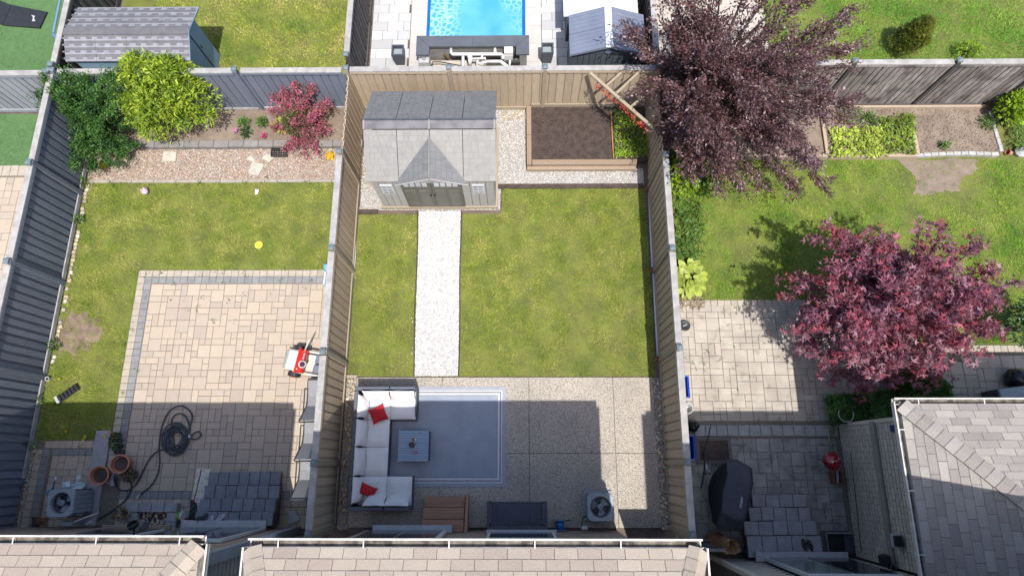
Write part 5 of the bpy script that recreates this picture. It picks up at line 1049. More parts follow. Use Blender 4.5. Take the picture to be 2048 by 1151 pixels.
# ride-on toy bike behind the air conditioner
m_tw = M('toy_white', S(214, 230, 240), S(196, 214, 228), rough=.35); m_tb = M('toy_blue', S(24, 90, 150), S(16, 70, 130), rough=.35); m_lb = M('toy_pale_blue', S(150, 205, 235), S(130, 190, 225), rough=.35)
x, y = G(130, 970, .3); T = thing('toy_tricycle', 'white and blue toy tricycle beside the left air conditioner', 'tricycle', (x, y, .04))
def wheel(c, r, w, ax, mt, mr):
    t = MB().lathe(Vector(c) - Vector(ax) * w / 2, [(r * .55, 0), (r, w * .15), (r, w * .85), (r * .55, w)], 20, axis=ax).build('wheel', mt, T, smooth=False); MB().lathe(Vector(c) - Vector(ax) * w * .45, [(r * .56, 0), (r * .5, w * .9), (0, w * .95)], 16, axis=ax).build('rim', mr, t); return t
wheel((x + .22, y - .02, .17), .14, .05, (.25, .8, .55), m_tw, m_tb); wheel((x - .38, y - .18, .12), .13, .04, (.35, -.6, .7), m_lb, m_tw); wheel((x - .22, y - .3, .12), .1, .04, (.35, -.6, .7), m_tb, m_tw)
cushion(T, 'seat', (x + .06, y + .01, .36), (.2, .15, .09), rz=.2, mat=m_tw, puff=.4); MB().tube([(x - .3, y - .22, .15), (x - .12, y - .05, .3), (x + .05, y, .3), (x + .2, y + .01, .3)], .02, 8).build('frame', m_tw, T, smooth=True)
MB().tube([(x - .17, y + .14, .42), (x - .18, y - .02, .42), (x - .2, y - .1, .4)], .018, 8).build('handlebar', m_tb, T, smooth=True); MB().tube([(x - .165, y + .2, .42), (x - .17, y + .12, .42)], .025, 8).build('grip', m_tw, T); MB().lathe((x + .26, y + .18, .25), [(.055, 0), (.055, .02), (0, .02)], 16, axis=(.1, -.2, 1)).build('pedal', m_tw, T); MB().tube([(x + .2, y + .04, .25), (x + .26, y + .18, .25)], .012, 6).build('crank', m_tw, T)
rag('cardboard', 'torn brown cardboard scrap by the wall beneath the left air conditioner', 'cardboard', 84, 1042, .3, .16, .12, M('brown_card', S(150, 104, 72), S(110, 76, 54)), 4, n=5)
rag('plastic_sheet', 'dark olive scrap leaning beside the brown cardboard', 'scrap', 72, 1042, .14, .2, .14, M('olive_scrap', S(74, 76, 60), S(56, 58, 48)), 5, n=4)
x, y = G(136, 1046, .5); T = thing('meter_box', 'grey meter box on the wall below the left air conditioner', 'meter', (x, y, .45)); MB().box((x, y - .0, .5), (.26, .1, .2), ch=.02).build('housing', m_metal, T); MB().tube([(x + .12, y + .03, .5), (x + .3, y + .12, .4), (x + .45, y + .2, .2), (x + .35, y + .25, .05)], .015, 6).build('pipe', m_white, T)
# lamp on the wall
def floodlight(label, px, py, z, out, r=.13):
    x, y = G(px, py, z); T = thing('floodlight', label, 'lamp', (x, y, z)); o = Vector(out).normalized()
    MB().lathe(Vector((x, y, z)) + o * .0, [(r * .5, 0), (r, .03), (r, .1), (r * .9, .1), (r * .85, .04), (0, .04)], 18, axis=(o.x, o.y, .8)).build('lamp_head', m_black, T); MB().tube([Vector((x, y, z)) - o * .25, Vector((x, y, z))], .02, 6).build('arm', m_black, T); return T
T = floodlight('black wall lamp sticking out above the gutter of the left house', 268, 1054, 2.6, (-.1, 1, 0), .1); MB().lathe(T.location + Vector((.16, .02, .02)), [(.04, 0), (.09, .03), (.08, .1), (0, .1)], 16, axis=(.9, .1, .4)).build('lamp_head', m_dgrey, T)
# paver planter with gravel pit
T = thing('paver_planter', 'low paver-edged pit filled with gravel against the left house wall', 'planter', (-8.35, -1.2, .03))
(ax, ay), (bx_, by_) = G(252, 1006, .18), G(350, 1050, .18)
for k in range(4): MB().box((ax + .16 + .3 * k, ay - .09, .1), (.29, .2, .2), ch=.01).build('block', m_step, T)
for xx in (ax + .16, bx_ - .1): 
    for k in range(2): MB().box((xx, ay - .30 - .2 * k, .1), (.24 if xx > ax + .3 else .3, .19, .2), ch=.01).build('block', m_step, T)
b = MB(); b.box(((ax + bx_) / 2 + .02, ay - .37, .04), (.8, .4, .04)); b.build('pit', m_dark_soil, T); pebbles('gravel', [(ax + .3, ay - .6), (bx_ - .2, ay - .6), (bx_ - .2, ay - .2), (ax + .3, ay - .2)], m_peb_river, 420, .075, seed=60, z=.06, parent=T, rise=.02)
# paver steps of the left house
def paver_steps(label, rows, mat, h, y_back, seed, nm='step_block'):
    T = thing('paver_steps', label, 'steps', (sum(r[0] + r[1] for r in rows) / (2 * len(rows)), rows[0][2], .03)); rg = random.Random(seed)
    for k, (x0_, x1_, y0_, n) in enumerate(rows):
        z = .03 + h * (k + 1); yb = rows[k + 1][2] - .0 if k < len(rows) - 1 else y_back; w = (x1_ - x0_) / n
        MB().box(((x0_ + x1_) / 2, (y0_ - .02 + y_back) / 2, z - h / 2 - .03), (x1_ - x0_ - .03, y0_ - y_back - .04, h)).build('riser', M('step_riser', S(120, 112, 106), S(92, 86, 82), scale=8, bump=.6), T)
        for i in range(n): link(nm, cbox_mesh(w - .012, abs(y0_ - yb) + .0, .07, .008, mat), T, (x0_ + w * (i + .5), (y0_ + yb) / 2 + rg.uniform(-.01, .01), z - .035 + rg.uniform(-.004, .004) + .002 * k), (0, 0, rg.uniform(-.015, .015)))
    return T
m_dstep = M('dark_step_slab', S(150, 153, 162), S(132, 135, 144), scale=5, bump=.3, rnd=.08)
def rx(px, py, z): return G(px, py, z)
hs = .165; rows = []
for k, (pa_, pb_, py, n) in enumerate(((418, 562, 943, 7), (410, 560, 970, 7), (400, 553, 997, 7), (391, 547, 1023, 7))):
    z = .03 + hs * (k + 1); rows.append((G(pa_, py, z)[0], G(pb_, py, z)[0], G(pa_, py, z)[1], n))
paver_steps('four dark paver steps rising to the left house door', rows, m_dstep, hs, -1.36, 1)
x, y = G(399, 985, .05); b = MB(); b.box((x, y, .045), (.33, 1.1, .012), rot=(0, 0, -.06), ch=.003); setp(b.build('mat', M('cream_pattern_mat', S(250, 246, 226), S(240, 238, 220), scale=18, speck=[(14, .55, .6, S(178, 160, 170), .6), (11, .58, .64, S(160, 176, 140), .6)]), None, loc=(x, y, .04)), 'long cream patterned mat lying beside the dark steps', 'mat')
T = thing('broom', 'red-handled broom with grey bristles leaning across the cream mat', 'broom', (*G(376, 1036), .04))
p0, p1 = Vector((*G(403, 938, .75), .75)), Vector((*G(380, 1034, .12), .12)); MB().tube([p0, p1], .012, 8).build('handle', M('red_paint', S(178, 52, 48), S(150, 40, 40)), T); MB().box(p1 + Vector((-.02, -.03, 0)), (.3, .06, .06), rot=(0, 0, -.05), ch=.015).build('head', M('red_plastic', S(196, 44, 50), S(170, 36, 42)), T)
b = MB()
for k in range(14): b.box(p1 + Vector((-.17 + .024 * k, -.1, -.05)), (.018, .14, .03), rot=(.3, 0, -.25 + .035 * k))
b.build('bristles', M('grey_bristles', S(130, 134, 140), S(110, 114, 120)), T)
rag('black_cloth', 'black cloth hanging at the left end of the dark steps', 'cloth', 387, 1020, .17, .42, .1, m_black, 6, z=.25)
x, y = G(363, 1028, .2); T = thing('paint_pot', 'tipped white pot with green label beside the broom', 'bucket', (x, y, .04)); MB().lathe((x - .12, y - .04, .12), [(.1, 0), (.11, .14)], 18, axis=(1, 0, .2)).build('label_band', M('green_label', S(70, 130, 80), S(180, 190, 110), scale=14), T); MB().lathe((x + .02, y - .03, .15), [(.115, 0), (.115, .05), (.1, .05), (.1, .04), (0, .04)], 18, axis=(1, 0, .4)).build('lid', m_white, T)
rag('litter_scrap', 'small white paper scrap by the wall under the paint pot', 'litter', 353, 1045, .1, .1, .05, m_white, 9, n=5)
def shoe(label, px, py, z, rz, mat, group, L=.26, strap=None):
    x, y = G(px, py, z); T = thing('flip_flop', label, 'shoe', (x, y, z), rz=rz, group=group); pts = [(L / 2 * math.cos(a) , (.048 + .008 * math.cos(a)) * math.sin(a)) for a in np.linspace(0, 6.283, 17)[:-1]]; b = MB(); b.prism(pts, 0, .025); b.build('sole', mat, T, local=True)
    MB().tube([(.09, 0, .03), (.02, .045, .045), (-.03, .05, .02)], .008, 5).build('strap', strap or m_dgrey, T, local=True); MB().tube([(.09, 0, .03), (.02, -.045, .045), (-.03, -.05, .02)], .008, 5).build('strap', strap or m_dgrey, T, local=True)
m_fl = M('white_floral_sole', S(222, 216, 226), S(190, 170, 196), scale=30); gsh = 'shoes on the top dark step'
zt = .03 + hs * 4 + .01
shoe('white floral sandal pointing across the step, rightmost of the shoes', 442, 1034, zt, .6, m_fl, gsh, strap=m_white); shoe('white floral sandal second from the right on the step', 422, 1041, zt, 1.2, m_fl, gsh, strap=m_white)
shoe('dark green slipper left of the white sandals', 408, 1036, zt, 1.1, M('dark_green_foam', S(50, 84, 76), S(40, 66, 60)), gsh); shoe('black slipper at the left end of the top step', 394, 1040, zt, .7, m_black, gsh)
t = MB(); pz = [(0, 0), (.2, .06), (.24, .12), (.1, .3), (-.02, .28)]; x, y = G(578, 1047, .05); t.prism([(x + a, y + c) for a, c in pz], .05, .08); setp(t.build('broken_slab', m_sill, None, loc=(x, y, .04)), 'broken pale slab lying beside the right end of the dark steps', 'slab')
# loungers along the fence
m_sling = M('grey_sling', S(160, 160, 164), S(148, 148, 152), scale=20, rough=.8); m_fr = M('dark_tube_frame', S(76, 78, 82), S(64, 66, 70), rough=.4)
def recliner(label, x, y, rz=0):
    T = thing('sling_chair', label, 'chair', (x, y, .04), rz=rz, group='grey sling chairs along the tan fence')
    for s in (-1, 1):
        MB().tube([(s * .28, .5, .45), (s * .3, .1, .38), (s * .3, -.12, .42), (s * .3, -.5, .9)], .016, 7).build('side_rail', m_fr, T, local=True); MB().tube([(s * .3, .3, 0), (s * .3, .28, .6), (s * .3, -.2, .62), (s * .3, -.35, .66)], .016, 7).build('arm', m_fr, T, local=True); MB().tube([(s * .3, -.4, 0), (s * .3, -.05, .38)], .016, 7).build('leg', m_fr, T, local=True)
    b = MB(); P = [(.48, .46), (.1, .38), (-.12, .42), (-.48, .88)]
    for (a, za), (c, zc) in zip(P[:-1], P[1:]): b.add([(-.28, a, za), (.28, a, za), (.28, c, zc), (-.28, c, zc)], [(0, 1, 2, 3)], .5)
    b.build('sling', m_sling, T, local=True)
    for yy, zz in ((.52, .45), (-.52, .91)): MB().tube([(-.28, yy, zz), (.28, yy, zz)], .018, 7).build('cross_bar', m_fr, T, local=True)
    MB().tube([(-.25, .5, .42), (-.25, .62, .2), (.25, .62, .2), (.25, .5, .42)], .014, 6).build('foot_bar', m_fr, T, local=True)
recliner('grey sling chair nearest the toy car, in sun against the tan fence', -4.72, G(600, 808)[1] + .05, .04); recliner('grey sling chair in the middle of the row by the tan fence', -4.74, G(600, 878)[1] + .02, .02); recliner('grey sling chair nearest the house, largely in shade', -4.76, G(600, 945)[1] - .02, .03)
# ride-on jeep
m_jr = M('toy_red', S(230, 50, 40), S(206, 36, 30), rough=.3); m_jw = M('toy_cream', S(240, 232, 220), S(228, 220, 208), rough=.35)
jx, jy = G(600, 722, .3); T = thing('ride_on_car', 'cream and red ride-on toy car parked against the tan fence', 'toy car', (jx, jy, .04), rz=-.18)
L = lambda mb, nm, mm, sm=False: mb.build(nm, mm, T, local=True, smooth=sm)
L(MB().box((-.12, 0, .33), (.34, .5, .16), ch=.04), 'bonnet', m_jw); L(MB().box((.08, 0, .38), (.2, .56, .16), ch=.03), 'dashboard', m_jr); L(MB().box((.01, 0, .44), (.06, .6, .08), ch=.01), 'windscreen_base', m_jr); L(MB().box((.36, 0, .16), (.5, .44, .04), ch=.01), 'floor', m_jw)
for s in (-1, 1): L(MB().tube([(-.1, s * .25, .3), (.2, s * .27, .28), (.62, s * .27, .32)], .03, 8), 'side_sill', m_jw, True); L(MB().box((.5, s * .12, .3), (.18, .2, .2), rot=(0, -.25, 0), ch=.02), 'seat', M('toy_seat_grey', S(140, 146, 160), S(124, 130, 146)))
for xx, s in ((-.1, -1), (-.1, 1), (.55, -1), (.55, 1)):
    w = L(MB().lathe((xx, s * .25, .14), [(.07, 0), (.15, .02), (.15, .12), (.09, .14)], 18, axis=(0, s, 0)), 'wheel', m_black); MB().lathe((xx, s * .38, .14), [(.07, 0), (.05, .02), (0, .02)], 14, axis=(0, s, 0)).build('rim', m_jr, w, local=True)
L(MB().box((-.33, 0, .22), (.1, .44, .14), ch=.02), 'bumper', m_metal); L(MB().lathe((.16, -.08, .5), [(.075, 0), (.09, .01), (.075, .02), (.065, .01), (.075, 0)], 20, axis=(.5, 0, 1), cap=False), 'steering_wheel', m_white); L(MB().lathe((.17, -.08, .49), [(.06, 0), (0, .01)], 12, axis=(.5, 0, 1)), 'steering_hub', M('toy_purple', S(90, 50, 90), S(60, 30, 70)))
L(MB().box((.14, .12, .46), (.04, .16, .06), ch=.01), 'panel', m_metal)
L(MB().tube([(.1, .22, .42), (.2, .4, .62), (.26, .52, .74)], [.02, .02, .012], 8), 'windscreen_frame', m_jw, True); L(MB().tube([(.02, -.23, .42), (.06, -.2, .5)], .014, 6), 'mirror', m_white)
# pale blue folded toy slide by the fence
x, y = G(650, 552, .25); T = thing('water_toy', 'pale blue and white folded toy peeping out left of the tan fence', 'toy', (x + .05, y, .04)); MB().box((x + .08, y, .22), (.18, .62, .3), rot=(0, .1, .12), ch=.04).build('body', m_lb, T); MB().tube([(x - .05, y + .12, .4), (x + .06, y + .05, .42), (x + .02, y - .25, .36)], .025, 8).build('rim', m_white, T, smooth=True)
def ball(label, px, py, r, mat, nm='ball', cat='ball'):
    x, y = G(px, py, r); b = MB(); b.lathe((x, y, r), [(0, -r)] + [(r * math.cos(a), r * math.sin(a)) for a in np.linspace(-1.3, 1.3, 9)] + [(0, r)], 18); return setp(b.build(nm, mat, None, smooth=True, loc=(x, y, r)), label, cat)
ball('small pink and white ball on the upper left lawn', 289, 382, .1, M('pink_white_ball', S(236, 220, 226), S(196, 130, 160), scale=16, amt=(.5, .56)))
x, y = G(518, 490, .03); T = thing('frisbee', 'yellow frisbee lying on the left lawn', 'frisbee', (x, y, .03)); MB().lathe((x, y, .035), [(.1, 0), (.105, .02), (.08, .028), (.05, .02), (0, .022)], 24).build('disc', M('pale_yellow', S(240, 232, 90), S(230, 220, 80)), T); MB().lathe((x, y, .056), [(.05, 0), (0, .004)], 18).build('centre', m_yel, T)
rag('litter_scrap', 'tiny white scrap on the left lawn below the gravel', 'litter', 514, 384, .09, .14, .03, m_white, 10, n=5)
def turtle(label, px, py, col, cat, nm):
    x, y = G(px, py, .1); T = thing(nm, label, cat, (x, y, .02)); MB().lathe((x, y, .03), [(.1, 0), (.11, .05), (.08, .1), (0, .13)], 16).build('shell', col, T, smooth=True)
    for a in (.5, 1.6, 3.0, 4.2, 5.3): MB().lathe((x + .11 * math.cos(a), y + .11 * math.sin(a), .03), [(.03, 0), (.035, .03), (0, .05)], 8).build('limb', m_yel, T)
turtle('bright yellow garden ornament on the gravel by the tan fence', 659, 310, M('yellow_orange', S(246, 200, 30), S(236, 150, 20), scale=14), 'ornament', 'garden_ornament'); turtle('yellow and red ring toy under the dark green bush', 205, 328, M('yellow_red_toy', S(226, 196, 60), S(160, 60, 40), scale=16), 'toy', 'ring_toy')
def slab(label, quad, z=.05): 
    pts = GP(quad, z); cx, cy = np.mean(pts, 0); setp(MB().prism(pts, .02, z).build('stepping_stone', M('pale_stone', S(212, 206, 190), S(192, 186, 172), scale=8, bump=.3), None, loc=(cx, cy, .02)), label, 'stone', 'pale flat stones on the brown gravel')
slab('square pale stone on the gravel below the yellow-green shrub', [(327, 302), (353, 304), (351, 322), (324, 323)]); slab('largest pale stone, tilted, below the black wire basket', [(505, 322), (528, 329), (516, 352), (496, 347)]); slab('small pale stone left of the tilted pair', [(492, 318), (502, 309), (511, 321), (505, 323)]); slab('pale stone just left of the black wire basket', [(533, 307), (549, 314), (538, 324), (523, 316)])
x, y = G(558, 304, .1); T = thing('wire_basket', 'black wire basket lying on the gravel under the pink shrub', 'basket', (x, y, .03)); b = MB()
for k in range(7): b.tube([(x - .2 + .065 * k, y - .1, .04), (x - .2 + .065 * k, y - .1, .12), (x - .2 + .065 * k, y + .1, .12), (x - .2 + .065 * k, y + .1, .04)], .012, 5)
for k in range(4): b.tube([(x - .22, y - .1 + .066 * k, .12), (x + .22, y - .1 + .066 * k, .12)], .012, 5)
b.build('wires', m_black, T); MB().tube([(x - .22, y - .11, .05), (x + .22, y - .11, .05), (x + .22, y + .11, .05), (x - .22, y + .11, .05), (x - .22, y - .11, .05)], .016, 5).build('rim', m_black, T)
x, y = G(532, 356, .05); setp(MB().lathe((x, y, .02), [(.05, 0), (.06, .04), (0, .07)], 10).build('snail_stone', M('brown_white_shell', S(226, 214, 200), S(110, 80, 64), scale=22), None, smooth=True, loc=(x, y, .02)), 'brown and white shell on the concrete edging below the pale stones', 'shell')
# ------------------------------------------------------------ far-left yard
x, y = G(30, 24, .05); T = thing('exercise_mat', 'black folded mat with white flecks on the artificial turf', 'mat', (x, y, 0)); b = MB(); P = GP([(-30, -10), (22, 10), (5, 50), (-50, 26)], .05); b.prism(P, 0, .05); b.build('mat', m_black, T)
b = MB(); P = GP([(23, 10), (94, 24), (79, 56), (6, 50)], .05); b.prism([(a, c) for a, c in P], .0, .052); b.build('mat', m_black, T); b = MB(); b.prism([(a, c) for a, c in GP([(62, 30), (70, 32), (68, 37), (71, 42), (64, 43), (66, 35)], .056)], .05, .057); b.build('mark', m_sill, T)
T = thing('goal_frame', 'blue tubular goal frame standing on the turf beside the fence', 'goal', (*G(112, 50), 0)); P0 = [(*G(121, -4, .3), .3), (*G(107, 66, .3), .3)]; MB().tube(P0, .03, 8).build('post', M('blue_tube', S(130, 165, 205), S(110, 145, 190)), T); MB().box((*G(112, 74, .15), .15), (.3, .1, .05), rot=(0, 0, -.7), ch=.01).build('foot', M('blue_foot', S(110, 140, 190), S(90, 120, 170)), T)
# ------------------------------------------------------------ right yard things
x, y = G(1370, 650, .12); T = thing('cable_reel', 'small black wheel-shaped reel on the pavers by the right fence', 'reel', (x, y, .04)); MB().lathe((x, y, .04), [(.13, 0), (.14, .05), (.12, .06), (.05, .05), (.05, .07), (0, .07)], 22).build('rim', m_black, T); b = MB(); b.box((x, y, .115), (.12, .02, .01), rot=(0, 0, .4)); b.build('spoke', m_sill, T)
m_bbin = M('blue_bin', S(22, 84, 214), S(14, 66, 190), rough=.35)
def bin_(label, px, y0p, y1p):
    z = .35; x, ya = G(px, y0p, z); _, yb = G(px, y1p, z); T = thing('recycling_bin', label, 'bin', (x, (ya + yb) / 2, .04), group='blue recycling bins behind the right fence'); cx, cy, w, l = x - .06, (ya + yb) / 2, .34, abs(ya - yb); b = MB()
    vs = [(cx + sx_ * w * .42, cy + sy_ * l * .44, .04) for sx_, sy_ in ((-1, -1), (1, -1), (1, 1), (-1, 1))] + [(cx + sx_ * w * .5, cy + sy_ * l * .5, z) for sx_, sy_ in ((-1, -1), (1, -1), (1, 1), (-1, 1))] + [(cx + sx_ * w * .42, cy + sy_ * l * .45, z) for sx_, sy_ in ((-1, -1), (1, -1), (1, 1), (-1, 1))] + [(cx + sx_ * w * .38, cy + sy_ * l * .4, .07) for sx_, sy_ in ((-1, -1), (1, -1), (1, 1), (-1, 1))]
    b.add(vs, [(3, 2, 1, 0), (12, 13, 14, 15)] + [(i + 4 * j, (i + 1) % 4 + 4 * j, (i + 1) % 4 + 4 * j + 4, i + 4 * j + 4) for j in range(3) for i in range(4)]); b.build('tub', m_bbin, T); MB().tube([(cx + w * .5, cy + k1 * l * .5, z) for k1 in (-1, 1)], .015, 6).build('rim', m_bbin, T)
bin_('blue recycling bin in sun at the right fence', 1367, 751, 795); bin_('blue recycling bin in shade beside the black bag', 1379, 869, 919)
x, y = G(1375, 816, .3); T = thing('bucket', 'white-rimmed bucket just behind the right fence', 'bucket', (x, y, .04)); MB().lathe((x, y, .04), [(.1, 0), (.13, .26), (.12, .26), (.09, .03), (0, .03)], 20).build('bucket', m_white, T)
def bag(name, label, px, py, r, h, mat, z=.04, seed=1, knot=True):
    x, y = G(px, py, h * .5 + z); rg = random.Random(seed); T = thing(name, label, 'bag', (x, y, z)); n, mm = 22, 9; vs = []; ph = [rg.uniform(0, 6.28) for _ in range(5)]
    for j in range(mm):
        t = j / (mm - 1); rr_ = r * (math.sin(math.pi * (t * .78 + .12)) ** .6)
        for i in range(n): a = 6.283 * i / n; k = 1 + .09 * math.sin(5 * a + ph[0] + t * 3) + .06 * math.sin(9 * a + ph[1] - t * 5); vs.append((x + rr_ * k * math.cos(a), y + rr_ * k * math.sin(a), z + h * t))
    b = MB(); b.add(vs, [(j * n + i, j * n + (i + 1) % n, (j + 1) * n + (i + 1) % n, (j + 1) * n + i) for j in range(mm - 1) for i in range(n)] + [tuple(range((mm - 1) * n, mm * n))], .5); b.build('sack', mat, T, smooth=True)
    if knot: MB().lathe((x, y, z + h * .96), [(r * .3, 0), (r * .1, .04), (r * .3, .12), (r * .1, .14), (0, .12)], 9, axis=(.3, .2, 1)).build('knot', mat, T)
m_bagb = M('black_bag', S(36, 40, 48), S(26, 30, 38), rough=.25)
bag('bin_bag', 'black bag slumped behind the right fence above the blue bin', 1385, 851, .15, .4, m_bagb, seed=2); bag('bin_bag', 'black tied rubbish bag at the right edge on the shaded pavers', 2036, 758, .27, .45, m_bagb, seed=3)
x, y = G(2035, 790, .8); T = thing('wheelie_bin', 'grey bin with a flat lid at the right edge behind the gutter', 'bin', (x, y, .04)); MB().box((x, y - .1, .42), (.55, .5, .76), taper=1.08).build('body', m_dgrey, T); MB().box((x - .12, y - .05, .84), (.62, .45, .06), rot=(0, 0, .12), ch=.02).build('lid', m_metal, T)
# long tools on the ground
def rod(name, label, cat, a, c, r, mat, z=.06, z2=None):
    p0, p1 = (*G(*a, z), z), (*G(*c, z2 or z), z2 or z); return setp(MB().tube([p0, p1], r, 6).build(name, mat, None, loc=((p0[0] + p1[0]) / 2, (p0[1] + p1[1]) / 2, .04)), label, cat)
rod('green_pole', 'thin green pole lying across the soil square', 'pole', (1422, 850), (1408, 918), .011, M('green_metal', S(70, 92, 80), S(60, 80, 70)), .1); rod('thin_rod', 'thin grey rod lying on the step blocks left of the green pole', 'rod', (1413, 852), (1415, 872), .008, m_metal)
T = thing('garden_rake', 'dark garden rake lying between the soil square and the covered grill', 'rake', (*G(1408, 930), .04)); A1 = [(*G(a, c, .07), .07) for a, c in ((1406, 902), (1410, 925), (1408, 950), (1402, 978))]; MB().tube(A1, .013, 6).build('handle', m_black, T); MB().tube([(*G(1406, 946, .08), .08), (*G(1421, 946, .08), .08)], .016, 6).build('head', m_black, T)
T = thing('hedge_shears', 'grey long-handled shears lying by the covered grill', 'shears', (*G(1415, 935), .04)); MB().tube([(*G(1412, 922, .09), .09), (*G(1414, 940, .09), .09), (*G(1418, 962, .09), .09)], .013, 6).build('handle', m_metal, T); MB().box((*G(1413, 933, .1), .1), (.05, .12, .02)).build('blade', m_sill, T)
rod('pruning_stick', 'green and white striped stick lying by the hedge corner', 'stick', (1652, 851), (1661, 888), .011, M('green_white_stick', S(190, 214, 110), S(220, 222, 220), scale=4))
# covered grill
m_cov = M('charcoal_cover', S(66, 72, 84), S(56, 62, 74), scale=4, rough=.7, bump=.9, bscale=9)
T = thing('covered_grill', 'large barbecue under a charcoal fabric cover on the right patio', 'barbecue', (4.68, -.72, .03))
def ringp(pts, z): return [(*G(a, c, z), z) for a, c in pts]
r_top = ringp([(1452, 923), (1470, 920), (1500, 935), (1504, 965), (1494, 1020), (1487, 1040), (1470, 1037), (1443, 1022), (1446, 980), (1455, 950)], 1.12)
r_mid = ringp([(1448, 925), (1472, 917), (1504, 935), (1506, 968), (1497, 1022), (1482, 1062), (1462, 1062), (1432, 1050), (1438, 990), (1446, 950)], .9)
r_low = [(x_, y_, .45) for x_, y_ in [(3 * 0 + a, c) for a, c in GP([(1444, 930), (1470, 920), (1496, 938), (1498, 970), (1490, 1020), (1476, 1058), (1456, 1058), (1428, 1045), (1430, 990), (1438, 950)], .62)]]
r_bot = [(x_, y_, .05) for x_, y_ in GP([(1424, 950), (1440, 935), (1480, 945), (1484, 970), (1478, 1010), (1468, 1045), (1450, 1052), (1428, 1040), (1418, 1005), (1416, 975)], .05)]
b = MB(); R_ = [r_bot, r_low, r_mid, r_top]; k = 10
b.add([p for r in R_ for p in r], [(j * k + i, j * k + (i + 1) % k, (j + 1) * k + (i + 1) % k, (j + 1) * k + i) for j in range(3) for i in range(k)] + [tuple(range(3 * k, 4 * k))], .5); o = b.build('cover', m_cov, T, bevel=.035)
b = MB(); b.tube(r_top[3:4] + [r_top[4]] , .006, 5); o_ = None
tc = bpy.data.curves.new('logo', 'FONT'); tc.body = 'Weber'; tc.size = .085; tc.extrude = .002; to = bpy.data.objects.new('logo_tmp', tc); COL.objects.link(to); dg = bpy.context.evaluated_depsgraph_get(); me = bpy.data.meshes.new_from_object(to.evaluated_get(dg)); bpy.data.objects.remove(to)
x, y = G(1484, 1016, 1.13); lo = link('logo', me, T, (x, y, 1.128), (0, 0, math.radians(80)), M('logo_white', S(225, 230, 235), S(215, 220, 226)))
# red kettle grill
x, y = G(1670, 921, .85); T = thing('kettle_grill', 'small red kettle grill standing against the tall brick wall', 'barbecue', (x, y, .03)); rk = .2; zk = .72
MB().lathe((x, y, zk), [(0, -.2)] + [(rk * math.cos(a), rk * math.sin(a) * .9) for a in np.linspace(-1.2, 0, 6)] , 28).build('bowl', m_black, T, smooth=True); m_kr = M('red_enamel', S(160, 26, 44), S(140, 20, 36), rough=.12, coat=.5); MB().lathe((x, y, zk + .01), [(rk * 1.03, 0)] + [(rk * 1.02 * math.cos(a), rk * .75 * math.sin(a)) for a in np.linspace(.08, 1.45, 8)] + [(0, rk * .76)], 28).build('lid', m_kr, T, smooth=True)
MB().tube([(x - .04, y, zk + .17), (x - .03, y, zk + .21), (x + .03, y, zk + .21), (x + .04, y, zk + .17)], .01, 6).build('handle', m_sill, T); MB().lathe((x + .09, y + .05, zk + .13), [(.03, 0), (.03, .008), (0, .01)], 10, axis=(.5, .3, 1)).build('vent', m_metal, T)
for a in (.5, 2.6, 4.7): MB().tube([(x + .1 * math.cos(a), y + .1 * math.sin(a), zk - .12), (x + .2 * math.cos(a), y + .2 * math.sin(a), .03)], .012, 6).build('leg', m_metal, T)
x, y = G(1674, 953, .2); T = thing('wooden_crate', 'narrow wooden crate holding papers beneath the red kettle grill', 'crate', (x, y, .03)); m_cr = wood('crate_wood', S(160, 110, 70), S(130, 86, 56))
for dx, dy, w, l in ((-.1, 0, .02, .3), (.1, 0, .02, .3), (0, .14, .2, .02), (0, -.14, .2, .02)): MB().box((x + dx, y + dy, .16), (w, l, .22)).build('board', m_cr, T)
setp(MB().box((x + .01, y, .2), (.06, .26, .02), rot=(0, .3, -.08)).build('folded_paper', M('paper_blue_white', S(190, 200, 220), S(170, 180, 206)), None, loc=(x, y, .2)), 'pale folded paper sticking out of the wooden crate', 'paper'); 
# steps of the right house
rows = []; hs2 = .14
for k, (pa_, pb_, py, n) in enumerate(((1503, 1612, 988, 4), (1497, 1620, 1014, 5), (1487, 1632, 1042, 5), (1493, 1642, 1071, 5))):
    z = .03 + hs2 * (k + 1); rows.append((G(pa_, py, z)[0], G(pb_, py, z)[0], G(pa_, py, z)[1], n))
paver_steps('four worn grey paver steps rising to the right house door', rows, m_step, hs2, -2.0, 2)
zt2 = .03 + hs2 * 4 + .01
shoe('left black flip-flop on the top grey step', 1608, 1088, zt2, 1.72, m_black, 'black flip-flops on the grey steps'); shoe('right black flip-flop on the top grey step', 1620, 1090, zt2, 1.85, m_black, 'black flip-flops on the grey steps')
# paper yard bag
x, y = G(1450, 1090, .5); m_paper = M('kraft_paper', S(220, 172, 130), S(184, 138, 100), scale=6, bump=.6, bscale=12, rough=.8); T = thing('yard_waste_bag', 'open crumpled brown paper yard bag below the covered grill', 'bag', (x, y, .04)); rg = random.Random(4); n = 20; vs = []; prof = [(.19, 0), (.2, .3), (.21, .62), (.2, .8), (.15, .74), (.12, .5), (0, .45)]
for j, (r, z) in enumerate(prof[:-1]):
    for i in range(n): a = 6.283 * i / n; k = 1 + .12 * math.sin(3 * a + j) + rg.uniform(-.08, .08) * (j > 1); vs.append((x - .08 + z * .14 + r * k * math.cos(a), y + .1 - z * .12 + r * .8 * k * math.sin(a), .04 + z + (rg.uniform(-.06, .06) if j in (3, 4) else 0)))
b = MB(); b.add(vs, [(j * n + i, j * n + (i + 1) % n, (j + 1) * n + (i + 1) % n, (j + 1) * n + i) for j in range(5) for i in range(n)] + [tuple(range(5 * n, 6 * n))], .5); b.build('sack', m_paper, T)
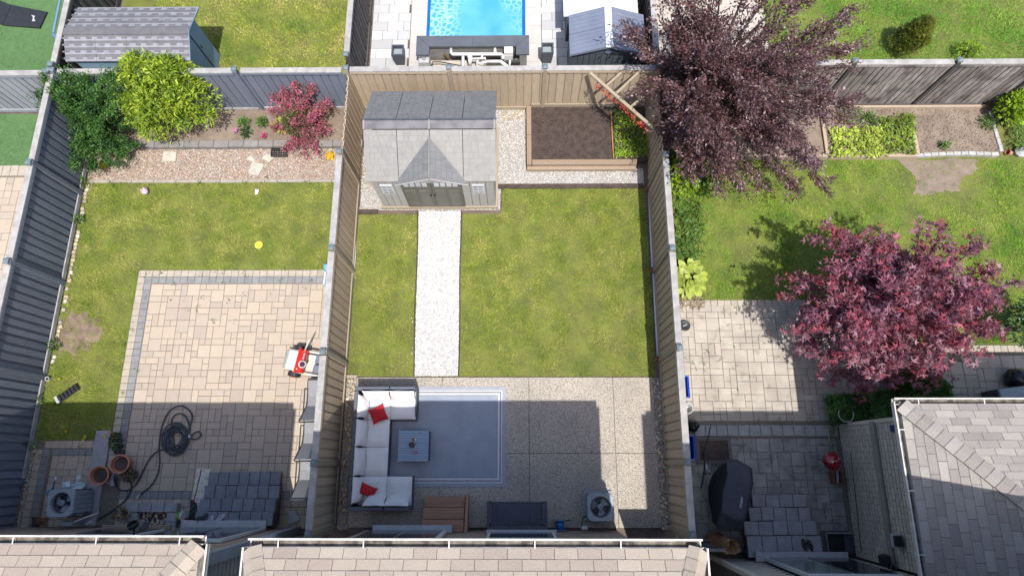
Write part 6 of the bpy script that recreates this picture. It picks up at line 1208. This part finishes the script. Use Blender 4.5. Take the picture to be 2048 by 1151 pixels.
# window well, side gate, meter and lights of the right house
T = thing('window_well', 'dark metal-lined window well at the foot of the right house', 'window well', (7.25, -1.78, 0)); MB().box((7.27, -1.77, .0), (.56, .42, .06)).build('floor', m_black, T); MB().box((7.27, -1.55, .08), (.6, .02, .16)).build('liner', m_metal, T); MB().box((6.98, -1.77, .08), (.02, .44, .16)).build('liner', m_metal, T); MB().box((7.5, -1.77, .07), (.14, .4, .12), rot=(0, .5, 0)).build('cover', M('smoky_plastic', S(110, 122, 132), S(80, 90, 100), rough=.2), T)
def wp(px, py, xw=7.58):   # place on the tall side wall
    for z in np.linspace(0, 3.2, 321):
        if G(px, py, z)[0] <= xw: return (xw, G(px, py, z)[1], float(z))
    return (xw, G(px, py, 3)[1], 3)
x, y, z = wp(1800, 1080); T = thing('wall_vent', 'grey hooded vent box on the tall brick side wall', 'vent', (x, y, z)); MB().box((x - .06, y, z), (.14, .26, .2), ch=.02).build('hood', m_sill, T); MB().box((x - .1, y - .0, z + .11), (.16, .2, .04), ch=.01).build('opening', m_black, T)
x, y, z = wp(1790, 1125); T = thing('floodlight', 'black floodlight mounted low on the tall brick side wall', 'lamp', (x, y, z)); MB().box((x - .2, y + .05, z + .02), (.16, .2, .17), rot=(.2, .3, .2), ch=.03).build('lamp_head', m_black, T); MB().tube([(x, y - .08, z), (x - .12, y - .1, z), (x - .2, y - .05, z - .02)], .018, 6).build('arm', m_black, T); MB().lathe((x - .02, y - .1, z), [(.07, 0), (.06, .03), (0, .03)], 14, axis=(-1, 0, 0)).build('base', m_black, T)
x, y, z = wp(1790, 856); setp(MB().box((x - .03, y, z), (.07, .14, .13), ch=.015).build('junction_box', M('blue_box', S(40, 70, 130), S(30, 56, 110)), None, loc=(x, y, z)), 'small blue box on the tall brick wall under the gutter', 'box')
x, y, z = wp(1728, 870); T = thing('cable', None, None); setp(T, 'thin dark cable running along the tall brick side wall', 'cable'); T.location = (7.57, -.6, .6); MB().tube([(7.575, .2, .55), (7.572, -.8, .5), (7.575, -1.9, .42)], .008, 5).build('cable', m_black, T)
def gate(label, x0_, x1_, y, mat):
    T = thing('side_gate', label, 'gate', ((x0_ + x1_) / 2, y, 0)); n = max(3, int((x1_ - x0_) / .14)); w = (x1_ - x0_) / n
    for k in range(n): link('board', cbox_mesh(w - .003, .02, 1.35, 0, mat), T, (x0_ + w * (k + .5), y, .72))
    for z in (.3, 1.25): MB().box(((x0_ + x1_) / 2, y + .03, z), (x1_ - x0_, .03, .09)).build('rail', m_oldd, T)
    MB().box(((x0_ + x1_) / 2, y, 1.42), (x1_ - x0_, .06, .03)).build('cap_board', mat, T)
gate('low wooden side gate between the left and centre houses', -5.0, -4.4, -1.62, m_tanp); gate('low wooden side gate right of the centre house', 2.5, 3.35, -1.7, m_tanp); gate('dark side gate between the centre and right houses beneath the roof corner', 3.62, 4.28, -1.75, m_old)
T = thing('fallen_cable', None, None); setp(T, 'dark cable draped from the grill across to the right house wall', 'cable'); T.location = (5, -1.9, .3); MB().tube(spline([(*G(1480, 1065, .5), .5), (*G(1515, 1100, .5), .5), (*G(1540, 1130, .7), .7)]), .01, 5).build('cable', m_black, T)
# ------------------------------------------------------------ beds of the right yard
T = thing('vegetable_bed', 'long bare-soil vegetable bed edged with pale timber and bricks in the right yard', 'bed', (10.5, 8.6, 0))
bx0, by0 = G(1655, 316); bx1, by1 = G(1997, 310)
MB().box(((5.2 + bx1) / 2, (by0 + .07 + BY) / 2, .03), (bx1 - 5.2, BY - by0 - .1, .12)).build('soil', m_earth, T)
pebbles('soil_clod', [(8.3, 7.9), (13.0, 7.95), (13.0, 9.35), (8.3, 9.35)], m_earth, 260, .06, seed=70, z=.08, parent=T)
m_pt = wood('pale_timber', S(206, 186, 164), S(180, 160, 140), rnd=.08)
for a, c in ((5.3, 6.9), (6.92, 8.3), (8.32, 10.62)): MB().box(((a + c) / 2, by0, .08), (c - a, .09, .16), ch=.006).build('timber', m_pt, T)
for px, y0_, y1_ in ((1651, 7.9, 9.35), (1831, 7.9, 8.5)): x = G(px, 280, .15)[0]; MB().box((x, (y0_ + y1_) / 2, .09), (.09, y1_ - y0_, .15), ch=.006).build('timber', m_pt, T)
MB().box((10.6, 9.33, .1), (4.9, .06, .18)).build('timber', m_pt, T)
m_eb = M('pale_edging_brick', S(206, 204, 200), S(184, 182, 178), scale=12, rnd=.08, bump=.4)
it = []; x = 10.72
while x < bx1 - .1: it.append((x, by0 + .02 + .05 * math.sin((x - 10.7) * 1.3), .13, .19, .1, .12, random.uniform(-.08, .08))); x += .2
y = by1 + .15
while y < 9.3: it.append((bx1 + .02 - (y - 7.9) * .06, y, .13, .1, .19, .12, random.uniform(-.06, .06))); y += .2
pieces('edging_brick', T, it, m_eb, ch=.01)

def leafmat(name, a, b, c=None, rnd=.3, tr=.3): return M(name, a, b, scale=2.5, rnd=rnd, c3=c, rough=.5, translucent=tr, spec=.35)
m_lime = leafmat('lime_leaf', S(168, 202, 44), S(140, 180, 40)); m_lett = leafmat('lettuce_leaf', S(212, 230, 96), S(188, 214, 74)); m_midg = leafmat('mid_green_leaf', S(116, 158, 62), S(90, 134, 50)); m_deep = leafmat('deep_green_leaf', S(74, 118, 54), S(56, 94, 46)); m_hosta = leafmat('hosta_leaf', S(200, 216, 96), S(180, 200, 84)); m_yg = leafmat('yellow_green_leaf', S(200, 218, 70), S(164, 194, 56), S(128, 160, 46), rnd=.45); m_bush = leafmat('bush_leaf', S(104, 152, 66), S(82, 130, 56), S(60, 100, 46), rnd=.4)
m_bark = M('bark', S(110, 96, 84), S(84, 72, 64), scale=12, bump=.8, bscale=30); m_barkd = M('dark_bark', S(92, 78, 76), S(70, 58, 58), scale=12, bump=.8, bscale=30)
def carpet(name, label, cat, poly, n, h, size, mat, kind='oval', seed=1, z0=.03, up=.7, group=None, stuff=False, tilt=.7):
    P2, rg = scatter(poly, n, seed); a = np.array(poly); c = a.mean(0); N = noise2(P2, 3.1, seed)
    z = z0 + h * (.45 + .55 * N) * rg.uniform(.55, 1.0, len(P2)); D = rg.normal(0, 1, (len(P2), 3)); D[:, 2] = np.abs(D[:, 2]) * .3
    P3 = np.column_stack([P2, z])
    T = thing(name, label, cat, (float(c[0]), float(c[1]), 0), group=group) if not stuff else None
    o = leaves('foliage' if T else name, P3, D, size, mat, kind, seed, parent=T, tilt=tilt, up=up, rnd=(N * .9) % 1)
    if not T: o['kind'] = 'stuff'
    return T or o
def shrub(name, label, cat, blobs, n, size, mat, kind='oval', seed=1, tilt=.45, up=.5, stems=6, group=None, shell=.5, bark=None):
    cx, cy = blobs[0][0], blobs[0][1]; T = thing(name, label, cat, (cx, cy, 0), group=group); rg = random.Random(seed); b = MB()
    for k in range(stems):
        bl = blobs[k % len(blobs)]; e = Vector((bl[0] + rg.uniform(-.5, .5) * bl[3], bl[1] + rg.uniform(-.5, .5) * bl[4], bl[2] + bl[5] * .5)); s = Vector((cx + rg.uniform(-.08, .08), cy + rg.uniform(-.08, .08), 0)); m_ = (s + e) / 2 + Vector((0, 0, .1)); b.tube([s, m_, e], [.03, .02, .008], 6)
    b.build('stems', bark or m_bark, T)
    sub = []; rr_ = np.random.default_rng(seed)                      # break the outline up into sprays
    for bl in blobs:
        for _ in range(16):
            d = rr_.normal(0, 1, 3); d[2] = abs(d[2]); d /= np.linalg.norm(d); k = rr_.uniform(.28, .42); q_ = rr_.uniform(.62, .9); sub.append((bl[0] + d[0] * bl[3] * q_, bl[1] + d[1] * bl[4] * q_, bl[2] + d[2] * bl[5] * q_, bl[3] * k, bl[4] * k, bl[5] * k))
    P, D = clumps(list(blobs) + sub, n, seed, shell); P[:, 2] = np.maximum(P[:, 2], .05)
    leaves('foliage', P, D, size, mat, kind, seed, parent=T, tilt=tilt, up=up); return T
def gz(px, py, z): a, c = G(px, py, z); return a, c, z
# left yard shrubs
c0 = gz(330, 190, 1.35)
shrub('rhododendron', 'large rounded yellow-green shrub in the left yard corner bed', 'shrub', [(c0[0], c0[1], 1.2, .95, .85, 1.0), (c0[0] - .45, c0[1] + .45, 1.55, .6, .5, .6), (c0[0] + .6, c0[1] - .1, 1.0, .7, .65, .8), (c0[0] - .2, c0[1] - .5, .9, .75, .5, .8), (c0[0] + .25, c0[1] + .4, 1.5, .65, .5, .6), (c0[0] - .65, c0[1] - .1, 1.2, .45, .6, .7)], 13000, .115, m_yg, 'long', 101, tilt=.7, up=.35, shell=.35)
def sprays(name, label, cat, base, tips, trunkz, nleaf, size, mat, kind, seed, side=14, sl=.35, bark=None, tr=(.07, .012), extra=None, leafname='foliage', tilt=.35, up=.3, thick=.05, group=None, spread=.55):
    """arching branches from a trunk to each tip, side twigs along them, leaves along the twigs"""
    T = thing(name, label, cat, (base[0], base[1], 0), group=group); rg = np.random.default_rng(seed); B = Vector(base); b = MB(); P = []; D = []
    if trunkz > .2: MB().tube([(B.x, B.y, 0), (B.x + .03, B.y, trunkz * .5), (B.x, B.y + .02, trunkz), (B.x + .05, B.y, trunkz * 1.5)], [tr[0] * 1.2, tr[0], tr[0] * .85, tr[0] * .5], 9).build('trunk', bark or m_barkd, T, smooth=True)
    segs = []
    for (x, y, z) in tips:
        e = np.array([x, y, z]); s = np.array([B.x, B.y, trunkz * rg.uniform(.7, 1.2)]); L = np.linalg.norm(e - s); mid = (s + e) / 2 + np.array([0, 0, L * .16]) + rg.normal(0, .06 * L, 3)
        ts = np.linspace(0, 1, 9)[:, None]; C = (1 - ts) ** 2 * s + 2 * ts * (1 - ts) * mid + ts ** 2 * e
        b.tube([tuple(c) for c in C], [tr[0] * .45 * (1 - t) + .006 for t in ts[:, 0]], 6); segs.append((C, L))
        for k in range(int(side * L)):
            t = rg.uniform(.22, 1) ** .8; i = min(int(t * 8), 7); p = C[i] + (C[i + 1] - C[i]) * (t * 8 - i); d0 = (C[i + 1] - C[i]); d0 /= np.linalg.norm(d0)
            d = d0 * .9 + rg.normal(0, spread, 3); d[2] = d[2] * .7 + .08; d /= np.linalg.norm(d); l = sl * rg.uniform(.4, 1.25) * (1.15 - .45 * t); P.append(p); D.append(d * l)
    P = np.array(P); D = np.array(D); c = rg.choice(len(P), nleaf); t = rg.uniform(0, 1, nleaf)[:, None] ** .8
    PP = P[c] + D[c] * t + rg.normal(0, thick, (nleaf, 3)) * np.array([1, 1, .8]); DD = D[c] / np.linalg.norm(D[c], axis=1)[:, None]; PP[:, 2] = np.maximum(PP[:, 2], .05)
    for k in range(0, len(P), max(1, len(P) // 260)): b.tube([tuple(P[k]), tuple(P[k] + D[k])], [.006, .003], 4)
    b.build('branches', bark or m_barkd, T)
    tw = (c * .6180339) % 1
    leaves(leafname, PP, DD, size, mat, kind, seed, parent=T, tilt=tilt, up=up, rnd=tw if extra is None else None)
    return T
tips = [gz(*a) for a in ((78, 186, 1.6), (95, 162, 1.8), (130, 150, 1.9), (168, 160, 1.9), (215, 152, 2.0), (240, 175, 1.9), (98, 205, 1.4), (108, 255, 1.0), (118, 278, .9), (150, 326, .6), (142, 300, .7), (188, 332, .5), (225, 326, .5), (246, 312, .5), (262, 290, .6), (252, 250, .9), (180, 215, 1.8), (200, 250, 1.5), (150, 240, 1.4), (222, 215, 1.6), (130, 195, 1.8), (165, 280, 1.0), (210, 285, 1.0), (190, 185, 2.0), (105, 180, 1.8))]
sprays('bush', 'dark green ragged bush left of the yellow-green shrub, reaching over the fence', 'bush', (*G(185, 265, .3), .3), tips, .3, 30000, .055, m_bush, 'oval', 102, side=26, sl=.36, tilt=.6, bark=m_bark, tr=(.04, .01), thick=.05)
m_pink = M('weigela_flower', S(206, 104, 130), S(186, 84, 110), scale=9, rnd=.25, translucent=.3, rcols=[S(232, 128, 156), S(220, 100, 134), S(240, 160, 180), S(170, 104, 104), S(140, 128, 80)])
tips = [gz(*a) for a in ((553, 196, .9), (567, 182, 1.1), (590, 172, 1.3), (622, 172, 1.3), (648, 210, 1.0), (655, 213, .9), (645, 245, .7), (650, 262, .6), (632, 300, .4), (608, 305, .35), (575, 300, .4), (585, 290, .5), (548, 252, .6), (547, 222, .8), (600, 200, 1.3), (625, 235, 1.2), (590, 245, 1.2), (610, 265, .9), (575, 215, 1.1), (636, 262, .8))]
T = sprays('weigela', 'pink flowering shrub spreading over the left flower bed beside the tan fence', 'shrub', (*G(603, 250, .2), .1), tips, .15, 9000, .055, m_pink, 'oval', 103, side=22, sl=.28, tilt=.8, bark=m_bark, tr=(.03, .01))
P, D = clumps([gz(603, 245, .6) + (.45, .4, .45)], 2200, 9); leaves('green_leaves', P, D, .07, leafmat('weigela_green', S(120, 126, 70), S(90, 92, 56)), 'oval', 9, parent=T)
# plum tree
m_plum = M('plum_leaf', S(134, 100, 112), S(100, 72, 82), scale=2, rough=.45, rnd=.38, translucent=.22, spec=.5, rcols=[S(112, 78, 76), S(144, 112, 116), S(92, 62, 58), S(130, 88, 76), S(164, 134, 140), S(112, 70, 54)])
tp = [(1705, 92, 3.1), (1700, 22, 3.6), (1660, 60, 3.8), (1690, 135, 3), (1690, 200, 2.6), (1700, 215, 2.3), (1690, 100, 3), (1640, 160, 3.1), (1650, 235, 2.2), (1690, 240, 2), (1650, 376, 1.1), (1630, 330, 1.5), (1590, 372, 1.1), (1555, 345, 1.4), (1520, 368, 1.1), (1480, 372, 1.1), (1455, 345, 1.4), (1400, 345, 1.1), (1436, 372, .9), (1372, 318, 1.3), (1330, 290, 1.6), (1318, 38, 3.4), (1300, 112, 2.9), (1262, 62, 2.8), (1245, 62, 2.9), (1310, 160, 2.9), (1275, 190, 2.4), (1318, 262, 2), (1325, 215, 2.4), (1400, -5, 4), (1440, -30, 4.2), (1500, -40, 4.3), (1560, -40, 4.2), (1620, -40, 4), (1660, -30, 3.8), (1380, 20, 3.9), (1350, 60, 3.6), (1345, 5, 3.8)]
rg = random.Random(3)
for k in range(26): tp.append((rg.uniform(1356, 1450), rg.uniform(60, 330), rg.uniform(2.0, 3.6)))
for k in range(52): tp.append((rg.uniform(1345, 1640), rg.uniform(20, 320), rg.uniform(2.4, 4.3)))
bs = (*G(1400, 190, 1.2), 1.2)
sprays('plum_tree', 'big purple-leaved plum tree overhanging the back fence corner', 'tree', bs, [gz(*a) for a in tp], 1.2, 100000, .066, m_plum, 'oval', 104, side=10, sl=.62, spread=.4, tr=(.13, .02), tilt=.35, up=.35, thick=.045)
m_maple = M('maple_leaf', S(170, 96, 116), S(134, 66, 84), scale=1.3, rough=.5, rnd=.3, translucent=.25, spec=.4, c3=S(176, 120, 142), rcols=[S(166, 100, 120), S(130, 72, 88), S(190, 140, 160), S(140, 62, 76), S(196, 76, 94), S(130, 86, 106), S(172, 122, 144)])
tp = [(1562, 596, 1.9), (1580, 560, 2.1), (1600, 640, 1.7), (1625, 480, 2.3), (1662, 458, 2.4), (1690, 470, 2.3), (1740, 468, 2.3), (1780, 470, 2.4), (1840, 452, 2.6), (1880, 455, 2.6), (1905, 500, 2.5), (1962, 486, 2.7), (1985, 540, 2.5), (2020, 568, 2.5), (1998, 600, 2.2), (1990, 660, 1.9), (1950, 700, 1.7), (1935, 725, 1.4), (1880, 745, 1.4), (1830, 765, 1.2), (1790, 745, 1.3), (1722, 788, 1.1), (1710, 760, 1.3), (1665, 762, 1.1), (1640, 735, 1.2), (1612, 690, 1.5), (1575, 660, 1.4), (1600, 700, 1.2), (1760, 770, 1.0)]
rg = random.Random(5)
for k in range(70):
    a, r_ = rg.uniform(0, 6.283), rg.uniform(0, 1) ** .5; tp.append((1790 + 190 * r_ * math.cos(a), 615 + 130 * r_ * math.sin(a), 3.3 - 1.1 * r_ * r_ + rg.uniform(-.3, .2)))
sprays('maple_tree', 'crimson-leaved Japanese maple beside the right patio', 'tree', (*G(1790, 600, .6), .6), [gz(*a) for a in tp], .8, 24000, .095, m_maple, 'star', 105, side=10, sl=.42, tr=(.09, .02), tilt=.5, up=.45, thick=.06)
# ground cover and bedding
carpet('ground_cover', 'lime-green leafy ground cover beside the right fence under the plum tree', 'plants', GP([(1337, 325), (1372, 330), (1392, 372), (1400, 400), (1345, 402)]), 520, .35, .1, m_lime, 'oval', 201)
carpet('ground_cover', 'mid-green leafy ground cover spilling onto the lawn below the plum tree', 'plants', GP([(1370, 300), (1425, 345), (1432, 385), (1400, 412), (1388, 370)]), 520, .3, .1, m_midg, 'oval', 202)
carpet('ground_cover', 'green spear-leaved plants along the right fence above the hosta', 'plants', GP([(1345, 400), (1398, 410), (1404, 470), (1398, 520), (1352, 525)]), 620, .4, .12, m_midg, 'long', 203)
carpet('undergrowth', 'shaded undergrowth beneath the plum tree at the back fence', 'plants', [(3.65, 7.2), (5.6, 7.4), (5.6, 9.3), (3.65, 9.3)], 380, .4, .1, m_deep, 'oval', 204)
T = thing('hosta', 'broad-leaved yellow-green hosta against the right fence', 'plant', (*G(1380, 560), 0)); rg = np.random.default_rng(5); n = 120; a = rg.uniform(0, 6.283, n); r = rg.uniform(0, 1, n) ** .5; cx, cy = G(1381, 558, .2)
leaves('leaf', np.column_stack([cx + .29 * r * np.cos(a), cy + .36 * r * np.sin(a), .34 - .2 * r + rg.uniform(-.03, .03, n)]), np.column_stack([np.cos(a), np.sin(a), -.1 * np.ones(n)]), .2, m_hosta, 'broad', 6, parent=T, tilt=.3, up=1.6)
T = thing('dead_stems', 'tangle of dry stems below the hosta', 'stems', (*G(1378, 605), 0)); b = MB(); rg = random.Random(6)
for k in range(40): a = rg.uniform(0, 3.1); x, y = G(rg.uniform(1362, 1400), rg.uniform(592, 625), .05); l = rg.uniform(.15, .35); b.tube([(x, y, .04), (x + l * .5 * math.cos(a), y + l * .5 * math.sin(a), .12), (x + l * math.cos(a), y + l * math.sin(a), .05)], .007, 4)
b.build('stems', M('straw_stem', S(190, 170, 140), S(150, 130, 106)), T)
setp(MB().box((*G(1377, 592, .15), .15), (.15, .08, .01), rot=(.2, .1, -.4)).build('plant_tag', m_white, None, loc=(*G(1377, 592), .1)), 'white plant tag below the hosta', 'tag')
carpet('herb_patch', 'bright green herb patch at the right end of the raised bed', 'plants', GP([(1228, 228), (1262, 228), (1292, 262), (1298, 318), (1228, 318)], .2), 1500, .22, .05, m_lime, 'oval', 205, z0=.18)
carpet('herb_patch', 'darker tall plant at the back of the raised bed under the trellis', 'plants', GP([(1222, 216), (1256, 214), (1262, 232), (1226, 236)], .3), 1300, .45, .06, m_deep, 'long', 206, z0=.2)
carpet('lettuce_patch', 'pale lime lettuce patch, the wider left block in the vegetable bed', 'lettuce', GP([(1661, 256), (1770, 254), (1776, 275), (1772, 313), (1662, 314)], .2), 900, .16, .09, m_lett, 'oval', 207, z0=.12)
carpet('lettuce_patch', 'green salad patch, the narrower right block in the vegetable bed', 'lettuce', GP([(1760, 236), (1826, 228), (1832, 262), (1830, 310), (1776, 308)], .2), 900, .2, .09, leafmat('salad_leaf', S(164, 190, 66), S(132, 164, 56)), 'oval', 208, z0=.12)
for k, (px, py, r, lab) in enumerate(((1975, 245, .22, 'small leafy plant at the right end of the bare bed'), (1888, 292, .1, 'tiny seedling in the middle of the bare bed'), (1700, 232, .3, 'trailing green plant behind the lettuce'), (1740, 240, .2, 'small green plant just left of the salad patch'), (1980, 214, .14, 'small reddish-green plant in the top right corner of the bed'))):
    x, y = G(px, py, .15); shrub('seedling', lab, 'plant', [(x, y, .16, r, r * .8, .12)], int(700 * r), .1, m_midg if k != 4 else leafmat('olive_leaf', S(140, 140, 80), S(120, 100, 70)), 'long', 300 + k, stems=3)
for k, (px, py, s, m_, lab, cat) in enumerate(((488, 247, .13, m_midg, 'small green plant left in the left flower bed', 'plant'), (524, 245, .13, m_midg, 'small green plant above the magenta flower', 'plant'), (492, 264, .12, m_deep, 'low dark plant below the left green plant', 'plant'), (562, 251, .17, m_hosta, 'small pale yellow hosta beside the pink shrub', 'plant'))):
    x, y = G(px, py, .25); shrub('bedding_plant', lab, cat, [(x, y, .24, s, s, .1)], int(900 * s), .1, m_, 'broad' if k == 3 else 'long', 320 + k, stems=3)
for k, (px, py, c, lab) in enumerate(((526, 270, M('magenta_petal', S(214, 40, 120), S(196, 30, 104)), 'bright magenta flower in the left bed'), (470, 260, M('mauve_petal', S(216, 150, 190), S(200, 130, 170)), 'pale mauve flower by the yellow-green shrub'))):
    x, y = G(px, py, .28); T = thing('flower', lab, 'flower', (x, y, .1)); rg = np.random.default_rng(k); leaves('petals', np.column_stack([x + rg.normal(0, .04, 50), y + rg.normal(0, .04, 50), .26 + rg.normal(0, .02, 50)]), rg.normal(0, 1, (50, 3)), .05, c, 'oval', k, parent=T)
carpet('ground_cover', 'mixed weeds and silver leaves at the right edge beyond the brick edging', 'plants', [(13.15, 7.9), (14.6, 7.9), (14.6, 9.35), (13.25, 9.35)], 600, .4, .1, m_midg, 'long', 209)
x, y, z = gz(2030, 215, .6); shrub('bush', 'light green bush at the right edge behind the brick edging', 'bush', [(x, y, .5, .4, .4, .45)], 1600, .1, m_lime, 'oval', 330)
T = thing('terracotta_pot', 'tiny orange pot lying at the corner of the brick edging', 'pot', (*G(2020, 305), 0)); MB().lathe((*G(2019, 305, .08), .08), [(.05, -.07), (.08, .08), (.065, .08), (.05, -.02), (0, -.02)], 14, axis=(-.8, 0, .3)).build('pot', m_terra, T)
setp(MB().lathe((*G(2042, 303, .1), 0), [(.13, 0), (.16, .1), (.1, .18), (0, .2)], 9).build('boulder', m_sill, None, loc=(*G(2042, 303, .1), 0)), 'pale stone at the right edge beside the tiny orange pot', 'stone')
x, y, z = gz(2045, 650, .9); shrub('bush', 'grey-green bush entering at the right edge of the lawn', 'bush', [(x + .1, y, .8, .5, .5, .6), (x + .25, y + .3, 1.0, .4, .4, .5)], 3800, .08, leafmat('grey_green_leaf', S(126, 158, 104), S(100, 134, 84)), 'oval', 331)
x, y, z = gz(1840, 100, .75); x2, y2, _ = gz(1835, 112, .2); T = shrub('cedar', 'small conical yellow-green cedar behind the old fence', 'shrub', [(x, y2 + .35, .3, .42, .4, .4), (x, y2 + .35, .6, .38, .36, .4), (x, y2 + .35, .95, .26, .24, .35)], 9000, .06, leafmat('cedar_leaf', S(140, 146, 44), S(104, 118, 36)), 'long', 332, tilt=.3)
x, y, z = gz(1945, 108, .3); shrub('weed_clump', 'loose yellow-green weeds right of the cedar behind the old fence', 'plant', [(x, y + .2, .2, .35, .2, .18)], 500, .08, m_lime, 'long', 333)
carpet('hedge', 'low dark green hedge along the corner of the tall brick wall', 'hedge', GP([(1650, 792), (1790, 780), (1792, 838), (1680, 845), (1655, 850)], .3), 5200, .5, .07, m_bush, 'oval', 210, z0=.15)
x, y, z = gz(1840, 772, .5); shrub('bush', 'green bush between the maple and the gutter of the wing', 'bush', [(x, y, .4, .6, .32, .4), (x + .35, y - .1, .35, .4, .25, .3), (x - .3, y + .05, .4, .4, .3, .35)], 8000, .07, m_bush, 'oval', 334)
setp(MB().tube([(*[c + .17 * f_ for c, f_ in zip(G(1692, 828, .6), (math.cos(a), math.sin(a)))], .6) for a in np.linspace(2.6, 6.6, 16)], .012, 5).build('wire_hoop', m_sill, None, smooth=True, loc=(*G(1692, 828, .6), .5)), 'curved wire hoop resting on the dark hedge', 'hoop')
carpet('ivy', 'strip of ivy creeping down beside the kettle grill', 'plants', GP([(1655, 842), (1672, 842), (1672, 912), (1662, 912)], .1), 900, .2, .05, m_midg, 'oval', 211)
# weeds in joints and at fence feet: countless small tufts
rg = np.random.default_rng(77); W = []
for poly, d in (([(-9.8, 4.45), (-4.4, 4.45), (-4.4, 4.8), (-9.8, 4.8)], 9), ([(-9.85, .5), (-9.4, .5), (-9.4, 4.7), (-9.85, 4.7)], 5), ([(-9.3, 3.3), (-4.4, 3.3), (-4.4, 4.4), (-9.3, 4.4)], 3), ([(3.75, 1.6), (6.2, 1.6), (6.2, 3.95), (3.75, 3.95)], 4), ([(-11.6, .1), (-9.9, .1), (-9.9, .55), (-11.6, .55)], 14), ([(5.6, .82), (7.4, .82), (7.4, 1.0), (5.6, 1.0)], 60), ([(FX0 + .08, 0), (FX0 + .2, 0), (FX0 + .2, 7.2), (FX0 + .08, 7.2)], 30), ([(-11.6, 7.12), (-4.4, 7.12), (-4.4, 7.24), (-11.6, 7.24)], 40)):
    P2, _ = scatter(poly, d, int(d * 10)); W.append(P2)
W = np.concatenate(W); k = rg.integers(3, 10, len(W)); PP = np.repeat(W, k, 0); PP = np.column_stack([PP + rg.normal(0, .03, PP.shape), rg.uniform(.035, .08, len(PP))])
o = leaves('weeds', PP, rg.normal(0, 1, (len(PP), 3)), .05, m_midg, 'long', 7, up=.5); o['kind'] = 'stuff'
for k, (px, py) in enumerate(((152, 440), (106, 692), (74, 802), (58, 888), (166, 366))):
    x, y = G(px, py, .1); shrub('weed', 'leafy weed at the foot of the dark fence, %s' % ('level with the upper lawn', 'level with the bare patch', 'level with the shadow edge', 'at the lawn corner by the pavers', 'at the corner of the concrete edging')[k], 'weed', [(x, y, .1, .14, .12, .12)], 90, .09, m_midg, 'long', 350 + k, stems=2)
